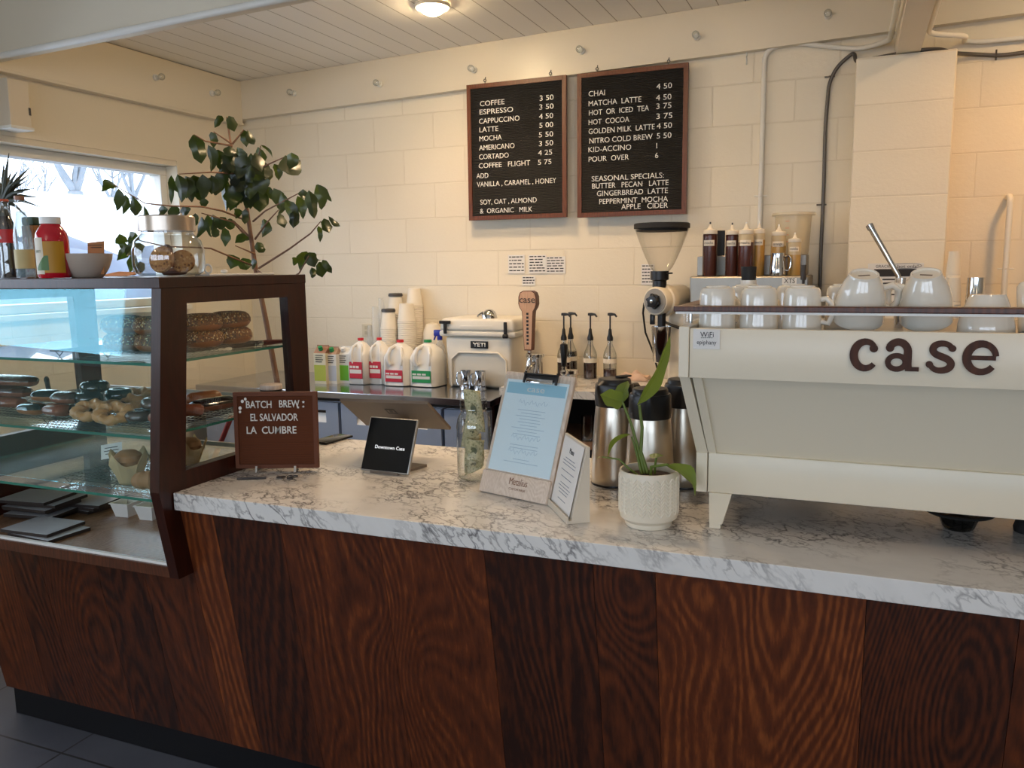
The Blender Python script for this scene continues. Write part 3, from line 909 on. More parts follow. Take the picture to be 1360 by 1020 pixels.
names6 = ['bottom slate board of the tall rear left stack', 'second slate board up in the tall rear left stack', 'third slate board up in the tall rear left stack', 'fourth slate board up in the tall rear left stack', 'fifth slate board up in the tall rear left stack', 'top slate board of the tall rear left stack']
for k, lab in enumerate(names6): slate(TS.x + .02 * math.sin(k * 2.2), TS.y + .012 * math.cos(k * 3), .756 + .0112 * k, .1 + .06 * math.sin(k * 1.7), lab)
for k, lab in enumerate(('bottom slate board of the low stack at the back', 'middle slate board of the low stack at the back', 'top slate board of the low stack at the back')): slate(MS.x - .02 + .012 * k, MS.y + .05 - .006 * k, .756 + .0112 * k, .12 * k - .1, lab)
slate(FS.x + .022, FS.y - .004, .756, -.06, 'lower slate board of the front pair, showing at the right')
slate(FS.x - .012, FS.y + .002, .7674, .05, 'upper slate board of the front pair nearest the glass')
# white tubs
t = None
tubs = []
for k, (px, py, lab) in enumerate(((158, 688, 'leftmost of the three small white tubs under the lowest shelf'), (190, 692, 'middle one of the three small white tubs under the lowest shelf'), (219, 695, 'third small white tub, half behind the corner post'))):
    p = PZ(px, py, .755)
    if not tubs:
        t = thing('plastic_tub', lab, 'tub', (0, 0, 0), 0, 'small white tubs in the display case')
        b = MB()
        lv = [(.026, .0), (.036, .048), (.039, .048), (.039, .051)]
        prev = None
        for r, z in lv:
            ring = [b.bm.verts.new((x * r, y * r * 1.15, z)) for x, y in ((-1, -1), (1, -1), (1, 1), (-1, 1))]
            if prev: b.bridge(prev, ring)
            else: b.cap(ring, True)
            prev = ring
        inner = [b.bm.verts.new((x * .034, y * .034 * 1.15, .051)) for x, y in ((-1, -1), (1, -1), (1, 1), (-1, 1))]; b.bridge(prev, inner)
        bot = [b.bm.verts.new((x * .025, y * .025 * 1.15, .003)) for x, y in ((-1, -1), (1, -1), (1, 1), (-1, 1))]; b.bridge(inner, bot); b.cap(bot)
        b.build('tub_body', m['white'], t, world=False, smooth=0); tubs.append(t); o = t
    else: o = dup(tubs[0], (0, 0, 0), label=lab)
    o.location = (p.x, p.y + .04, .7555); o.rotation_euler = (0, 0, .1)
# ------------------------------------------------------------------ on top of the display case
TZ = CT
def top_at(px, Y): p = PY(px, 366, Y); return Vector((p.x, Y, TZ))
def hz(px, py, Y): return PY(px, py, Y).z
def halfw(x0, x1, Y, y=360): return (PY(x1, y, Y) - PY(x0, y, Y)).length / 2 * math.cos(.45)

# cola bottle
p = top_at(14, 1.86)
t = thing('soda_bottle', 'glass bottle of dark cola with a red label, leftmost on the case top', 'bottle', p, 0, 'bottles on the display case')
H = hz(14, 264, 1.86) - TZ
pr = [(.0, .002), (.026, .002), (.0275, .012), (.0265, .05), (.0245, .075), (.0275, .105), (.0285, .14), (.026, .165), (.019, .19), (.0135, .212), (.0125, .232), (.0135, .236), (.0135, .241)]
k = H / .245
b = MB(); b.lathe([(r, z * k) for r, z in pr]); b.build('glass_body', m['jar_glass'], t, world=False)
b = MB(); b.lathe([(0, .006)] + [(max(r - .0025, .001), z * k + .003) for r, z in pr[1:9]] + [(0, pr[8][1] * k)]); b.build('cola', m['cola'], t, world=False)
b = MB(); b.lathe([(.0286, .110 * k), (.0291, .14 * k), (.0282, .152 * k)]); lb = b.build('label', M('red label', (196, 34, 34), .45), t, world=False)
text('Coca-Cola', 'label_script', m['letter'], t, t.location + Vector((-.0, -.0305, .122 * k)), (1, 0, 0), (0, 0, 1), .032, .010, .0006, 'C')
b = MB(); b.lathe([(.0145, .238 * k), (.0155, .24 * k), (.0140, H), (0, H)]); b.build('cap', M('orange red cap', (206, 92, 62), .4), t, world=False)

# clear bottle
p = top_at(35, 1.84)
t = thing('water_bottle', 'clear glass bottle of sparkling water beside the cola bottle', 'bottle', p, 0, 'bottles on the display case')
pr = [(.0, .002), (.026, .002), (.0275, .01), (.0275, .11), (.0265, .135), (.020, .170), (.0145, .2), (.0125, .225), (.0138, .23), (.0138, .245)]
k = (hz(35, 262, 1.84) - TZ) / .245
b = MB(); b.lathe([(r, z * k) for r, z in pr]); b.build('glass_body', m['jar_glass'], t, world=False)
b = MB(); b.lathe([(0, .006)] + [(max(r - .0025, .001), z * k + .003) for r, z in pr[1:7]] + [(0, .2 * k)]); b.build('water', m['water'], t, world=False)
b = MB(); b.lathe([(.0279, .03 * k), (.0279, .088 * k)]); b.build('label', M('pale gold label', (196, 176, 120), .5), t, world=False)
b = MB(); b.lathe([(.0143, .238 * k), (.0150, .24 * k), (.014, .25 * k), (0, .25 * k)]); b.build('cap', M('bronze cap', (160, 110, 80), .4), t, world=False)

# brown bottle box with green top
p = top_at(52, 1.95)
t = thing('juice_carton', 'brown and dark green carton behind the clear bottle', 'carton', p)
h = hz(52, 288, 1.95) - TZ
b = MB(); b.bx(-.028, .028, -.028, .028, 0, h * .86, .004); b.build('carton_body', M('brown carton', (146, 92, 40), .55), t, world=False)
b = MB(); b.bx(-.027, .027, -.027, .027, h * .86, h, .006); b.build('carton_top', M('dark green carton top', (54, 78, 62), .5), t, world=False)
b = MB(); b.bx(-.022, .024, -.0288, -.0281, h * .06, h * .48); b.build('label', M('faded pink label', (214, 190, 180), .6), t, world=False)

# red juice bottle
p = top_at(73, 1.80)
t = thing('juice_bottle', 'red juice bottle with white cap and coloured label', 'bottle', p, 0, 'bottles on the display case')
h = hz(73, 288, 1.80) - TZ; rw = halfw(57, 89, 1.80)
b = MB(); b.lathe([(0, .001), (rw * .93, .001), (rw, .008), (rw, h * .62), (rw * .93, h * .74), (rw * .62, h * .86), (rw * .55, h * .9), (0, h * .9)]); b.build('juice_body', m['redjuice'], t, world=False)
b = MB(); b.lathe([(rw * .62, h * .885), (rw * .64, h * .89), (rw * .64, h), (0, h)]); b.build('cap', m['white'], t, world=False)
def wrap(b, r, z0, z1, a0, a1, n=14): b.grid([[(r * math.sin(a0 + (a1 - a0) * i / n), -r * math.cos(a0 + (a1 - a0) * i / n), z) for i in range(n + 1)] for z in (z0, z1)])
b = MB(); wrap(b, rw * 1.012, h * .07, h * .66, -1.9, .3); l = b.build('label', M('cream label', (216, 206, 184), .5), t, world=False, fixn=False)
b = MB(); wrap(b, rw * 1.013, h * .09, h * .60, .3, 1.6); b.build('label', M('mustard label', (186, 134, 26), .5), t, world=False, fixn=False)
b = MB(); b.grid([[(rw * 1.02 * math.sin(a), -rw * 1.02 * math.cos(a), zz * h) for a, zz in zip([i * .1 - .3 for i in range(10)], [.13] * 10)], [(rw * 1.02 * math.sin(a), -rw * 1.02 * math.cos(a), h * (.15 + .22 * min(1, max(0, (a + .35) / .7)))) for a in [i * .1 - .3 for i in range(10)]]]); b.build('green_hill', M('green print', (84, 122, 70), .5), l, world=False, fixn=False)
text('JUICY', 'label_print', M('grey green print', (120, 130, 110), .6), l, t.location + Vector((-.012, -rw * 1.03, h * .42)), (1, 0, 0), (0, 0, 1), .02, .007, .0005)

# grey bowl with a card
p = top_at(116, 1.88)
rb = halfw(89, 142, 1.88); h = hz(116, 337, 1.88) - TZ
t = thing('bowl', 'grey ceramic bowl holding a small card on the case top', 'bowl', p)
b = MB(); b.lathe([(0, 0), (rb * .56, 0), (rb * .62, .003), (rb * .84, h * .4), (rb * .97, h * .78), (rb, h), (rb * .95, h), (rb * .9, h * .76), (rb * .76, h * .38), (rb * .5, .008), (0, .008)], 40); b.build('bowl_body', M('grey glazed stoneware', (190, 176, 162), .35), t, world=False)
c0, c1 = PY(115, 322, 1.89), PY(137, 322, 1.89)
t = thing('price_card', 'small kraft card standing in the grey bowl', 'card', (p.x, 1.88, TZ + .010))
cx0, cx1, zt = c0.x, c1.x, c0.z
b = MB(); b.prism([(cx0, 1.884, TZ + .0105), (cx1, 1.884, TZ + .0105), (cx1, 1.894, zt + .003), (cx0, 1.894, zt - .001)], (0, .0008, 0)); cd = b.build('card', m['kraft'], t, smooth=0)
b = MB(); mm = zt - .010
b.bx(cx0 + .004, cx1 - .004, 1.8885, 1.8895, mm, mm + .0018); b.bx(cx0 + .018, cx1 - .006, 1.8875, 1.8885, mm - .007, mm - .005); b.build('printed_lines', m['ink'], cd, smooth=0)

# cookie jar
YJ = 1.85
p = top_at(226, YJ); rj = halfw(188, 265, YJ); h = hz(226, 287, YJ) - TZ; hl = hz(226, 307, YJ) - TZ; rl = halfw(194, 254.6, YJ)
t = thing('cookie_jar', 'glass cookie jar with a wide brushed metal lid', 'jar', p)
b = MB(); b.lathe([(0, .004), (rj * .80, .004), (rj * .93, .012), (rj, h * .2), (rj, h * .44), (rj * .92, h * .60), (rl * .92, hl - .008), (rl * .92, hl + .002)], 40); b.build('glass_body', m['jar_glass'], t, world=False)
b = MB(); b.lathe([(rl * .9, hl), (rl, hl), (rl * 1.0, h - .003), (rl * .97, h), (0, h)], 40); b.build('lid', M('brushed lid steel', (200, 186, 172), .3, 1), t, world=False)
m['cookie'] = speckle('oat cookie', (176, 124, 68), [(150, 98, 50), (196, 150, 94), (120, 74, 38)], 120, .8)
m['brownie'] = baked('brown biscuit', (86, 54, 40), (118, 78, 58), .8)
def cookie(c, r, th, rot, mt, lab):
    b = MB(); b.lathe([(0, -th / 2), (r * .9, -th / 2), (r, -th * .1), (r * .94, th * .3), (r * .6, th / 2), (0, th * .5)], 24)
    o = b.build('cookie', m[mt]); o.location = c; o.rotation_euler = rot; tag(o, lab, 'cookie', 'cookies in the glass jar')
cookie((p.x + .010, p.y - .038, TZ + .050), .039, .016, (PI / 2 - .25, 0, .15), 'cookie', 'round golden cookie facing out at the front of the jar')
cookie((p.x + .044, p.y + .006, TZ + .045), .034, .018, (PI / 2 - .3, 0, .75), 'cookie', 'golden cookie leaning behind at the right side of the jar')
cookie((p.x - .024, p.y + .012, TZ + .058), .037, .02, (PI / 2 - .2, 0, -.5), 'brownie', 'dark brown cookie standing at the left side of the jar')
cookie((p.x - .01, p.y + .028, TZ + .016), .036, .016, (.1, .05, 0), 'brownie', 'dark brown cookie lying flat at the bottom of the jar')
# papers and trays behind
b = MB(); q = PY(160, 366, 2.2); b.prism([(q.x - .07, 2.16, TZ + .001), (q.x + .055, 2.18, TZ + .001), (q.x + .05, 2.25, TZ + .012), (q.x - .05, 2.24, TZ + .016)], (0, 0, .002)); tag(b.build('kraft_sheet', m['kraft'], smooth=0), 'brown kraft paper lying behind the grey bowl', 'paper')
b = MB(); q0 = PY(262, 366, 1.95); q1 = PY(345, 366, 2.2); b.bx(q0.x - .01, q1.x + .02, 1.95, 2.25, TZ + .001, TZ + .007, .002); tag(b.build('serving_tray', m['white'], smooth=0), 'thin white tray lying flat behind the cookie jar', 'tray')
b = MB(); q = PY(277, 362, 2.02); b.torus((q.x, 2.02, TZ + .022), .013, .003, 20, 8, Matrix.Rotation(PI / 2, 3, 'X')); b.cyl((q.x, 2.02, TZ + .0075), (q.x, 2.02, TZ + .0105), .005); tag(b.build('white_ring', m['white']), 'small white ring pull standing on the white tray', 'ring')
b = MB(); q = PY(298, 362, 2.05); b.ball((q.x, 2.05, TZ + .014), .0095, 12, (1.2, 1, .7)); tag(b.build('pebble', m['white']), 'small white pebble on the white tray', 'pebble')

# ------------------------------------------------------------------ plants
def leaf(b, base, tip, wd, side, bend=.15, fold=.25, n=7):
    """one leaf: midrib from base to tip, bowed along its normal and folded in a shallow V"""
    base, tip = Vector(base), Vector(tip); ax = tip - base; L = ax.length; ax.normalize()
    side = Vector(side); side = (side - ax * side.dot(ax)).normalized(); nr = side.cross(ax)
    rows = []
    for i in range(n + 1):
        u = i / n
        wv = wd * (math.sin(PI * (u ** .8)) ** .8 if 0 < u < 1 else 0) * (1 - .18 * u)
        c = base + ax * (L * u) + nr * (bend * L * math.sin(PI * u))
        wob = 1 + .16 * math.sin(11 * u + L * 90)
        rows.append([c + side * (q * wv / 2 * wob) + nr * (fold * wv / 2 * abs(q)) for q in (-1, -.5, 0, .5, 1)])
    b.grid(rows)


def C5(x, y): return 120 + x / 4, 130 + y / 4


tb = PY(340, 360, 3.2)
t = thing('potted_tree', 'tall indoor tree with glossy drooping leaves in the window corner', 'plant', (tb.x + .05, 3.2, 0))
tp = [(tb.x + .12, 3.2, .30), PY(368, 507, 3.2), PY(354, 430, 3.2), PY(340, 360, 3.2), PY(327.5, 275, 3.2), PY(316, 235, 3.2), PY(306, 190, 3.2), PY(301, 156, 3.2)]
b = MB(); b.tube(tp, [.016, .0135, .0125, .011, .009, .006, .0045, .0025], 10)
brs = [[(865, 655, 3.2), (930, 600, 3.1), (1110, 505, 3.02)], [(875, 750, 3.2), (940, 660, 3.15), (1000, 595, 3.1)], [(895, 905, 3.2), (1060, 800, 3.1), (1170, 720, 3.05), (1225, 655, 3.0)],
       [(845, 740, 3.2), (800, 690, 3.2), (750, 645, 3.2)], [(825, 650, 3.2), (700, 600, 3.0), (590, 578, 2.9), (430, 575, 2.75), (290, 560, 2.68), (130, 465, 2.62)], [(840, 750, 3.2), (760, 660, 3.1), (590, 612, 3.0)],
       [(830, 420, 3.2), (930, 360, 3.1), (1030, 315, 3.05)], [(752, 245, 3.2), (655, 180, 3.12)], [(755, 245, 3.2), (815, 170, 3.2)], [(755, 255, 3.2), (610, 230, 3.1), (550, 195, 3.05)],
       [(800, 405, 3.2), (640, 395, 3.0), (470, 405, 2.9)], [(875, 830, 3.2), (770, 785, 3.1)], [(860, 890, 3.2), (760, 850, 3.1), (640, 800, 3.0), (575, 795, 2.95), (400, 790, 2.8), (270, 760, 2.75), (230, 740, 2.7)],
       [(745, 240, 3.2), (725, 100, 3.2)], [(885, 915, 3.2), (1000, 1000, 3.05), (1110, 930, 2.95), (1160, 840, 2.9)], [(800, 440, 3.2), (880, 370, 3.15), (905, 255, 3.1)]]
for br in brs:
    q = [PY(*C5(x, y), Y) for x, y, Y in br]
    b.tube(q, [.0052 - .0030 * i / (len(q) - 1) for i in range(len(q))], 6)
b.build('stem', m['bark'], t)
LV = [(700, 95, 660, 160, 30), (735, 95, 765, 180, 44), (545, 195, 590, 350, 66), (640, 180, 655, 268, 42), (625, 250, 640, 395, 56), (680, 275, 672, 330, 56), (815, 170, 830, 262, 40), (835, 170, 870, 248, 34),
      (905, 250, 968, 320, 16), (890, 260, 880, 375, 62), (875, 290, 910, 392, 50), (740, 255, 735, 310, 50), (780, 262, 812, 370, 54), (730, 310, 735, 405, 56), (765, 290, 775, 385, 56), (1035, 305, 1105, 412, 92), (1070, 290, 1060, 380, 60),
      (935, 370, 950, 442, 44), (975, 350, 1000, 440, 40), (430, 410, 430, 565, 26), (462, 405, 485, 558, 56), (505, 415, 540, 556, 56), (545, 410, 592, 552, 70), (595, 405, 600, 540, 60), (640, 410, 668, 518, 60),
      (700, 420, 722, 605, 56), (745, 480, 772, 592, 36), (825, 380, 830, 455, 50), (890, 450, 900, 608, 92), (930, 470, 974, 546, 34), (840, 480, 850, 592, 50), (800, 440, 800, 562, 52), (760, 400, 752, 482, 50), (690, 300, 700, 395, 40), (820, 440, 770, 500, 50), (860, 420, 905, 480, 40),
      (1130, 485, 1130, 535, 38), (1035, 540, 1078, 694, 60), (1100, 520, 1130, 645, 50), (1160, 490, 1190, 642, 50), (1200, 460, 1228, 595, 66), (1205, 458, 1282, 552, 30), (1005, 612, 1032, 692, 40), (1080, 600, 1078, 692, 44),
      (1240, 640, 1270, 718, 44), (1265, 628, 1328, 682, 24), (1212, 680, 1220, 768, 24), (922, 642, 912, 742, 56), (885, 765, 922, 822, 40), (842, 742, 768, 772, 48),
      (1150, 815, 1115, 922, 50), (1160, 820, 1192, 900, 56), (1232, 860, 1284, 932, 30), (1215, 870, 1232, 955, 52), (1105, 850, 1080, 892, 34), (1175, 900, 1182, 958, 30), (1140, 830, 1230, 860, 40),
      (125, 455, 58, 502, 50), (150, 480, 142, 602, 46), (185, 512, 172, 622, 36), (222, 520, 240, 628, 44), (282, 570, 262, 704, 34), (382, 570, 368, 628, 44), (432, 575, 440, 632, 56), (492, 575, 500, 632, 54),
      (558, 612, 548, 690, 28), (592, 630, 560, 748, 44), (622, 620, 642, 742, 42), (650, 620, 648, 712, 52), (690, 632, 702, 702, 52), (742, 640, 742, 702, 46), (602, 530, 596, 582, 34), (715, 690, 716, 792, 42), (660, 690, 666, 742, 34),
      (822, 590, 820, 672, 32), (792, 590, 772, 642, 36), (240, 715, 200, 772, 44), (190, 740, 132, 775, 44), (232, 760, 190, 840, 48), (200, 790, 140, 865, 44), (262, 770, 252, 842, 40), (232, 840, 208, 932, 44), (262, 870, 270, 932, 36), (242, 900, 222, 944, 34), (170, 760, 160, 800, 40), (225, 800, 235, 860, 40), (865, 852, 862, 912, 28), (760, 835, 745, 910, 60), (810, 850, 830, 915, 60)]
R.seed(31)
for k in range(30):
    x0 = R.gauss(815, 75); y0 = R.uniform(270, 500); l_ = R.uniform(80, 140)
    LV.append((x0, y0, x0 + R.uniform(-45, 45), y0 + l_, R.uniform(46, 78)))
for k in range(8):
    x0 = R.uniform(470, 680); y0 = R.uniform(405, 430); LV.append((x0, y0, x0 + R.uniform(-20, 30), y0 + R.uniform(90, 140), R.uniform(46, 66)))
b = MB(); R.seed(11)
for (x0, y0, x1, y1, wd) in LV:
    # distance of each leaf follows the branch it hangs from: left branches reach towards the viewer
    if x0 < 300: Y = 2.66
    elif x0 < 700 and y0 > 400: Y = 2.9 + (x0 - 430) * .0006
    elif x0 > 1000: Y = 3.02
    else: Y = 3.15
    Y += R.uniform(-.06, .06)
    a = PY(*C5(x0, y0), Y); c = PY(*C5(x1, y1), Y + R.uniform(-.035, .015))
    wm = wd / 4 / 1097.8 * (Y * .924 - a.x * .382) * 1.36
    leaf(b, a, c, wm, (math.cos(.39) , math.sin(.39) + R.uniform(-.5, .5), R.uniform(-.25, .25)), R.uniform(.06, .2), R.uniform(.1, .45))
b.build('foliage', m['leaf'], t, fixn=False)
b = MB(); b.lathe([(0, 0), (.13, 0), (.17, .32), (.175, .34), (.16, .34), (.15, .30), (0, .30)], 32, (tb.x + .12, 3.2, 0)); b.build('planter', M('grey planter', (120, 116, 110), .6), t)

# spiky plant at the far left
p = PY(8, 300, 2.15)
t = thing('spiky_plant', 'dark spiky plant at the left edge behind the cola bottle', 'plant', (p.x, 2.15, TZ))
b = MB(); b.lathe([(0, 0), (.05, 0), (.06, .07), (.062, .08), (.052, .08), (.05, .07), (0, .07)], 24); b.build('pot', M('dark pot', (60, 50, 44), .6), t, world=False)
b = MB(); b.tube([(0, 0, .07), (0, 0, hz(8, 265, 2.15) - TZ)], [.022, .018], 8); b.build('trunk', m['spiky'], t, world=False)
b = MB(); c0 = Vector((p.x, 2.15, hz(8, 266, 2.15))); R.seed(3)
for (tx, ty, dY) in ((12, 203, 0), (38, 232, .0), (46, 250, .05), (54, 275, -.02), (40, 222, .1), (20, 240, -.08), (-10, 220, 0), (-25, 260, 0), (-20, 290, 0), (34, 241, .06), (33, 255, -.05), (5, 215, .08), (50, 262, .09), (-5, 300, -.06), (38, 290, .04), (25, 225, -.06), (15, 228, .1)):
    e_ = PY(tx, ty, 2.15 + dY); mid_ = c0.lerp(e_, .5) + Vector((0, 0, .012))
    b.tube([c0, c0.lerp(e_, .3) + Vector((0, 0, .008)), mid_, e_], [.009, .0085, .006, .0008], 6)
b.build('spiky_leaves', m['spiky'], t)
# ------------------------------------------------------------------ on the walls
WF = W
# menu boards
ux, vz = Vector((1, 0, 0)), Vector((0, 0, 1))
def CB(x, y): return 600 + x / 4.25, 70 + y / 4.25
def menu_board(x0, x1, z0, z1, lines, lab, hooks):
    t = thing('menu_board', lab, 'menu board', ((x0 + x1) / 2, W - .052, z0), 0, 'menu boards on the back wall')
    y0, y1 = W - .052 - .022, W - .052
    fw = .024
    b = MB()
    P = [(x0, z0), (x1, z0), (x1, z1), (x0, z1)]; Q = [(x0 + fw, z0 + fw), (x1 - fw, z0 + fw), (x1 - fw, z1 - fw), (x0 + fw, z1 - fw)]
    for i in range(4):
        j = (i + 1) % 4
        b.prism([(P[i][0], y0, P[i][1]), (P[j][0], y0, P[j][1]), (Q[j][0], y0, Q[j][1]), (Q[i][0], y0, Q[i][1])], (0, .022, 0))
    b.build('frame', m['board_wood'], t, smooth=0)
    b = MB(); b.bx(x0 + fw - .001, x1 - fw + .001, y0 + .006, y1, z0 + fw - .001, z1 - fw + .001); b.build('felt_panel', m['black_felt'], t, smooth=0)
    yf = y0 + .0058
    for (s, xl, xr, yb) in lines:
        a = PY(*CB(xl, yb), yf); c = PY(*CB(xr, yb), yf)
        text(s, 'letter_line', m['letter'], t, (a.x, yf, a.z), ux, vz, (c.x - a.x) if len(s) > 1 else None, .0275, .0022, bold=.0)
    for (hx, hy) in hooks:
        q = PY(hx, hy, y1 - .008); b = MB(); yy = y1 - .008
        b.tube([(q.x, yy, z1 - .002), (q.x, yy, z1 + .012)], .002, 6); b.torus((q.x, yy, z1 + .018), .007, .002, 16, 6, Matrix.Rotation(PI / 2, 3, 'X') @ Matrix.Rotation(.4, 3, 'Y')); b.tube([(q.x, yy + .004, z1 + .026), (q.x, yy + .01, z1 + .038)], .0024, 6)
        b.build('hook', m['darkgrey'], t)
L1 = [('COFFEE', 160, 298, 303), ('ESPRESSO', 158, 347, 350), ('CAPPUCCINO', 155, 383, 402), ('LATTE', 157, 263, 450), ('MOCHA', 157, 283, 500), ('AMERICANO', 155, 355, 552), ('CORTADO', 155, 322, 603), ('COFFEE   FLIGHT', 153, 443, 653),
      ('3 50', 497, 575, 272), ('3 50', 495, 575, 322), ('4 50', 493, 573, 375), ('5 00', 495, 573, 425), ('5 50', 492, 573, 478), ('3 50', 493, 573, 528), ('4 25', 488, 567, 580), ('5 75', 487, 563, 633),
      ('ADD', 140, 207, 710), ('VANILLA , CARAMEL , HONEY', 142, 590, 758), ('SOY, OAT , ALMOND', 162, 480, 858), ('&  ORGANIC   MILK', 160, 455, 908)]
L2 = [('CHAI', 773, 865, 248), ('MATCHA  LATTE', 773, 1070, 303), ('HOT  OR  ICED  TEA', 775, 1113, 355), ('HOT  COCOA', 773, 1002, 408), ('GOLDEN MILK  LATTE', 773, 1145, 460), ('NITRO COLD BREW', 777, 1133, 513), ('KID-ACCINO', 772, 1013, 563), ('POUR  OVER', 773, 1000, 617),
      ('4 50', 1155, 1243, 207), ('4 50', 1153, 1240, 270), ('3 75', 1155, 1240, 318), ('3 75', 1155, 1245, 375), ('4 50', 1157, 1243, 430), ('5 50', 1157, 1240, 485), ('1', 1155, 1165, 540), ('6', 1148, 1170, 595),
      ('SEASONAL SPECIALS:', 790, 1197, 727), ('BUTTER   PECAN   LATTE', 793, 1223, 768), ('GINGERBREAD  LATTE', 820, 1220, 810), ('PEPPERMINT  MOCHA', 833, 1220, 855), ('APPLE   CIDER', 957, 1220, 885)]
YM = W - .074
menu_board(PY(621, 200, YM).x, PY(752, 200, YM).x, PY(622, 293, YM).z, PY(620, 113, YM).z, L1, 'left black letter board menu, from COFFEE down to ORGANIC MILK', ((644, 105), (731, 98)))
menu_board(PY(766.5, 190, YM).x, PY(912.5, 190, YM).x, PY(766, 289, YM).z, PY(767, 98, YM).z, L2, 'right black letter board menu, from CHAI down to APPLE CIDER', ((793, 91), (888, 81)))

# paper notes taped to the wall
def note(x0, y0, x1, y1, Y, n, lab, mt='paper', hdr=False):
    a = PY(x0, y0, Y); c = PY(x1, y1, Y)
    t = thing('paper_note', lab, 'note', ((a.x + c.x) / 2, Y, c.z), 0, 'paper notes on the back wall')
    b = MB(); b.bx(a.x, c.x, Y - .0015, Y, c.z, a.z); s_ = b.build('sheet', m[mt], t, smooth=0)
    b = MB(); R.seed(int(x0))
    hgt = a.z - c.z; wd = c.x - a.x
    for k in range(n):
        z = a.z - hgt * (k + .7) / (n + .4); x = a.x + wd * .06
        while x < c.x - wd * .16:
            l_ = min(R.uniform(.10, .26) * wd, c.x - wd * .05 - x); b.bx(x, x + l_, Y - .0022, Y - .0016, z, z + min(.006, hgt / n * .35)); x += l_ + wd * R.uniform(.03, .06)
    b.build('handwriting', m['ink'], s_, smooth=0)
note(675, 339, 697, 363, W - .004, 5, 'small white handwritten note left of the wide note under the menus')
note(702, 339, 725.5, 363, W - .006, 6, 'left sheet of the wide pair of white notes')
note(725, 341, 751, 363, W - .003, 6, 'right sheet of the wide pair of white notes')
note(693.5, 367, 711, 379, W - .004, 3, 'smallest white note, below the others')
note(852, 351, 869, 378, W - .004, 6, 'white handwritten note behind the coffee grinder hopper')
# laminated sign on the column
YCf = 4.2
a = PY(1153, 350, YCf - .003); c = PY(1224.5, 396, YCf - .003)
t = thing('column_sign', 'laminated handwritten sign with a black bar on the block column', 'sign', ((a.x + c.x) / 2, YCf - .002, c.z))
b = MB(); b.bx(a.x, c.x, YCf - .003, YCf - .001, c.z - .06, a.z); s_ = b.build('sheet', m['paper'], t, smooth=0)
yy = YCf - .0032
b = MB(); q0 = PY(1161, 357.5, yy); q1 = PY(1217, 367, yy); b.bx(q0.x, q1.x, yy - .001, yy, q1.z, q0.z); b.build('black_bar', m['ink'], s_, smooth=0)
q = PY(1163, 355.5, yy); text('GRACIE', 'handwriting', m['ink'], s_, q, ux, vz, .06, .012, .0006)
q = PY(1192, 355.5, yy); text('hot only!', 'handwriting', m['ink'], s_, q, ux, vz, .085, .013, .0006)
b = MB(); q = PY(1204, 353, yy); pts = [(q.x + .062 * math.cos(i * PI / 12), yy - .0005, q.z + .0115 * math.sin(i * PI / 12)) for i in range(25)]; b.tube(pts, .001, 4); b.build('ink_ring', m['ink'], s_)
b = MB()
for k in range(5):
    q = PY(1172, 372 + k * 5, yy); b.bx(q.x, q.x + (.07, .062, .075, .04, .05)[k], yy - .001, yy, q.z, q.z + .006)
b.build('handwriting', m['ink'], s_, smooth=0)

# wall outlet
a = PY(481, 430, W); c = PY(494, 447, W)
t = thing('wall_outlet', 'beige wall outlet above the milk cartons', 'outlet', ((a.x + c.x) / 2, W - .006, c.z))
b = MB(); b.bx(a.x, c.x, W - .006, W, c.z, a.z, .002); b.build('cover_plate', M('ivory plate', (214, 202, 176), .5), t, smooth=0)
b = MB()
for f_ in (.3, .7): b.bx(a.x + .02, c.x - .02, W - .0075, W - .0058, c.z + (a.z - c.z) * f_ - .012, c.z + (a.z - c.z) * f_ + .012, .002)
b.build('sockets', M('ivory socket', (190, 178, 152), .5), t, smooth=0)

# string of clear bulbs on the wall plates
def bulb(px, py, lab, ax):
    if ax == 'y': p = PY(px, py, W - .05); d = Vector((0, -1, 0))
    else: p = PX(px, py, XL + .05); d = Vector((1, 0, 0))
    t = thing('light_bulb', lab, 'light bulb', p, 0, 'clear bulbs along the wall plates')
    b = MB(); b.lathe([(.012, -.001), (.018, .0), (.018, .010), (.012, .013), (.012, .028), (0, .028)], 18, (0, 0, 0), d); b.build('socket', m['white_paint'], t, world=False)
    b = MB(); b.lathe([(.010, .027), (.012, .031), (.017, .040), (.019, .048), (.017, .057), (.010, .064), (0, .066)], 20, (0, 0, 0), d); b.build('globe', m['jar_glass'], t, world=False)
for px, py, lab, ax in ((206, 103, 'clear bulb on the left wall plate, nearer the front', 'x'), (281, 124, 'clear bulb on the left wall plate, nearer the corner', 'x'), (391, 124, 'first clear bulb from the corner on the back wall plate', 'y'), (505, 112, 'second clear bulb from the corner on the back wall plate', 'y'), (630, 93, 'clear bulb above the left menu board', 'y'), (773, 68, 'clear bulb above the gap between the menu boards', 'y'), (926, 49, 'clear bulb just right of the right menu board', 'y'), (1100, 21, 'rightmost clear bulb, near the side beam', 'y')): bulb(px, py, lab, ax)

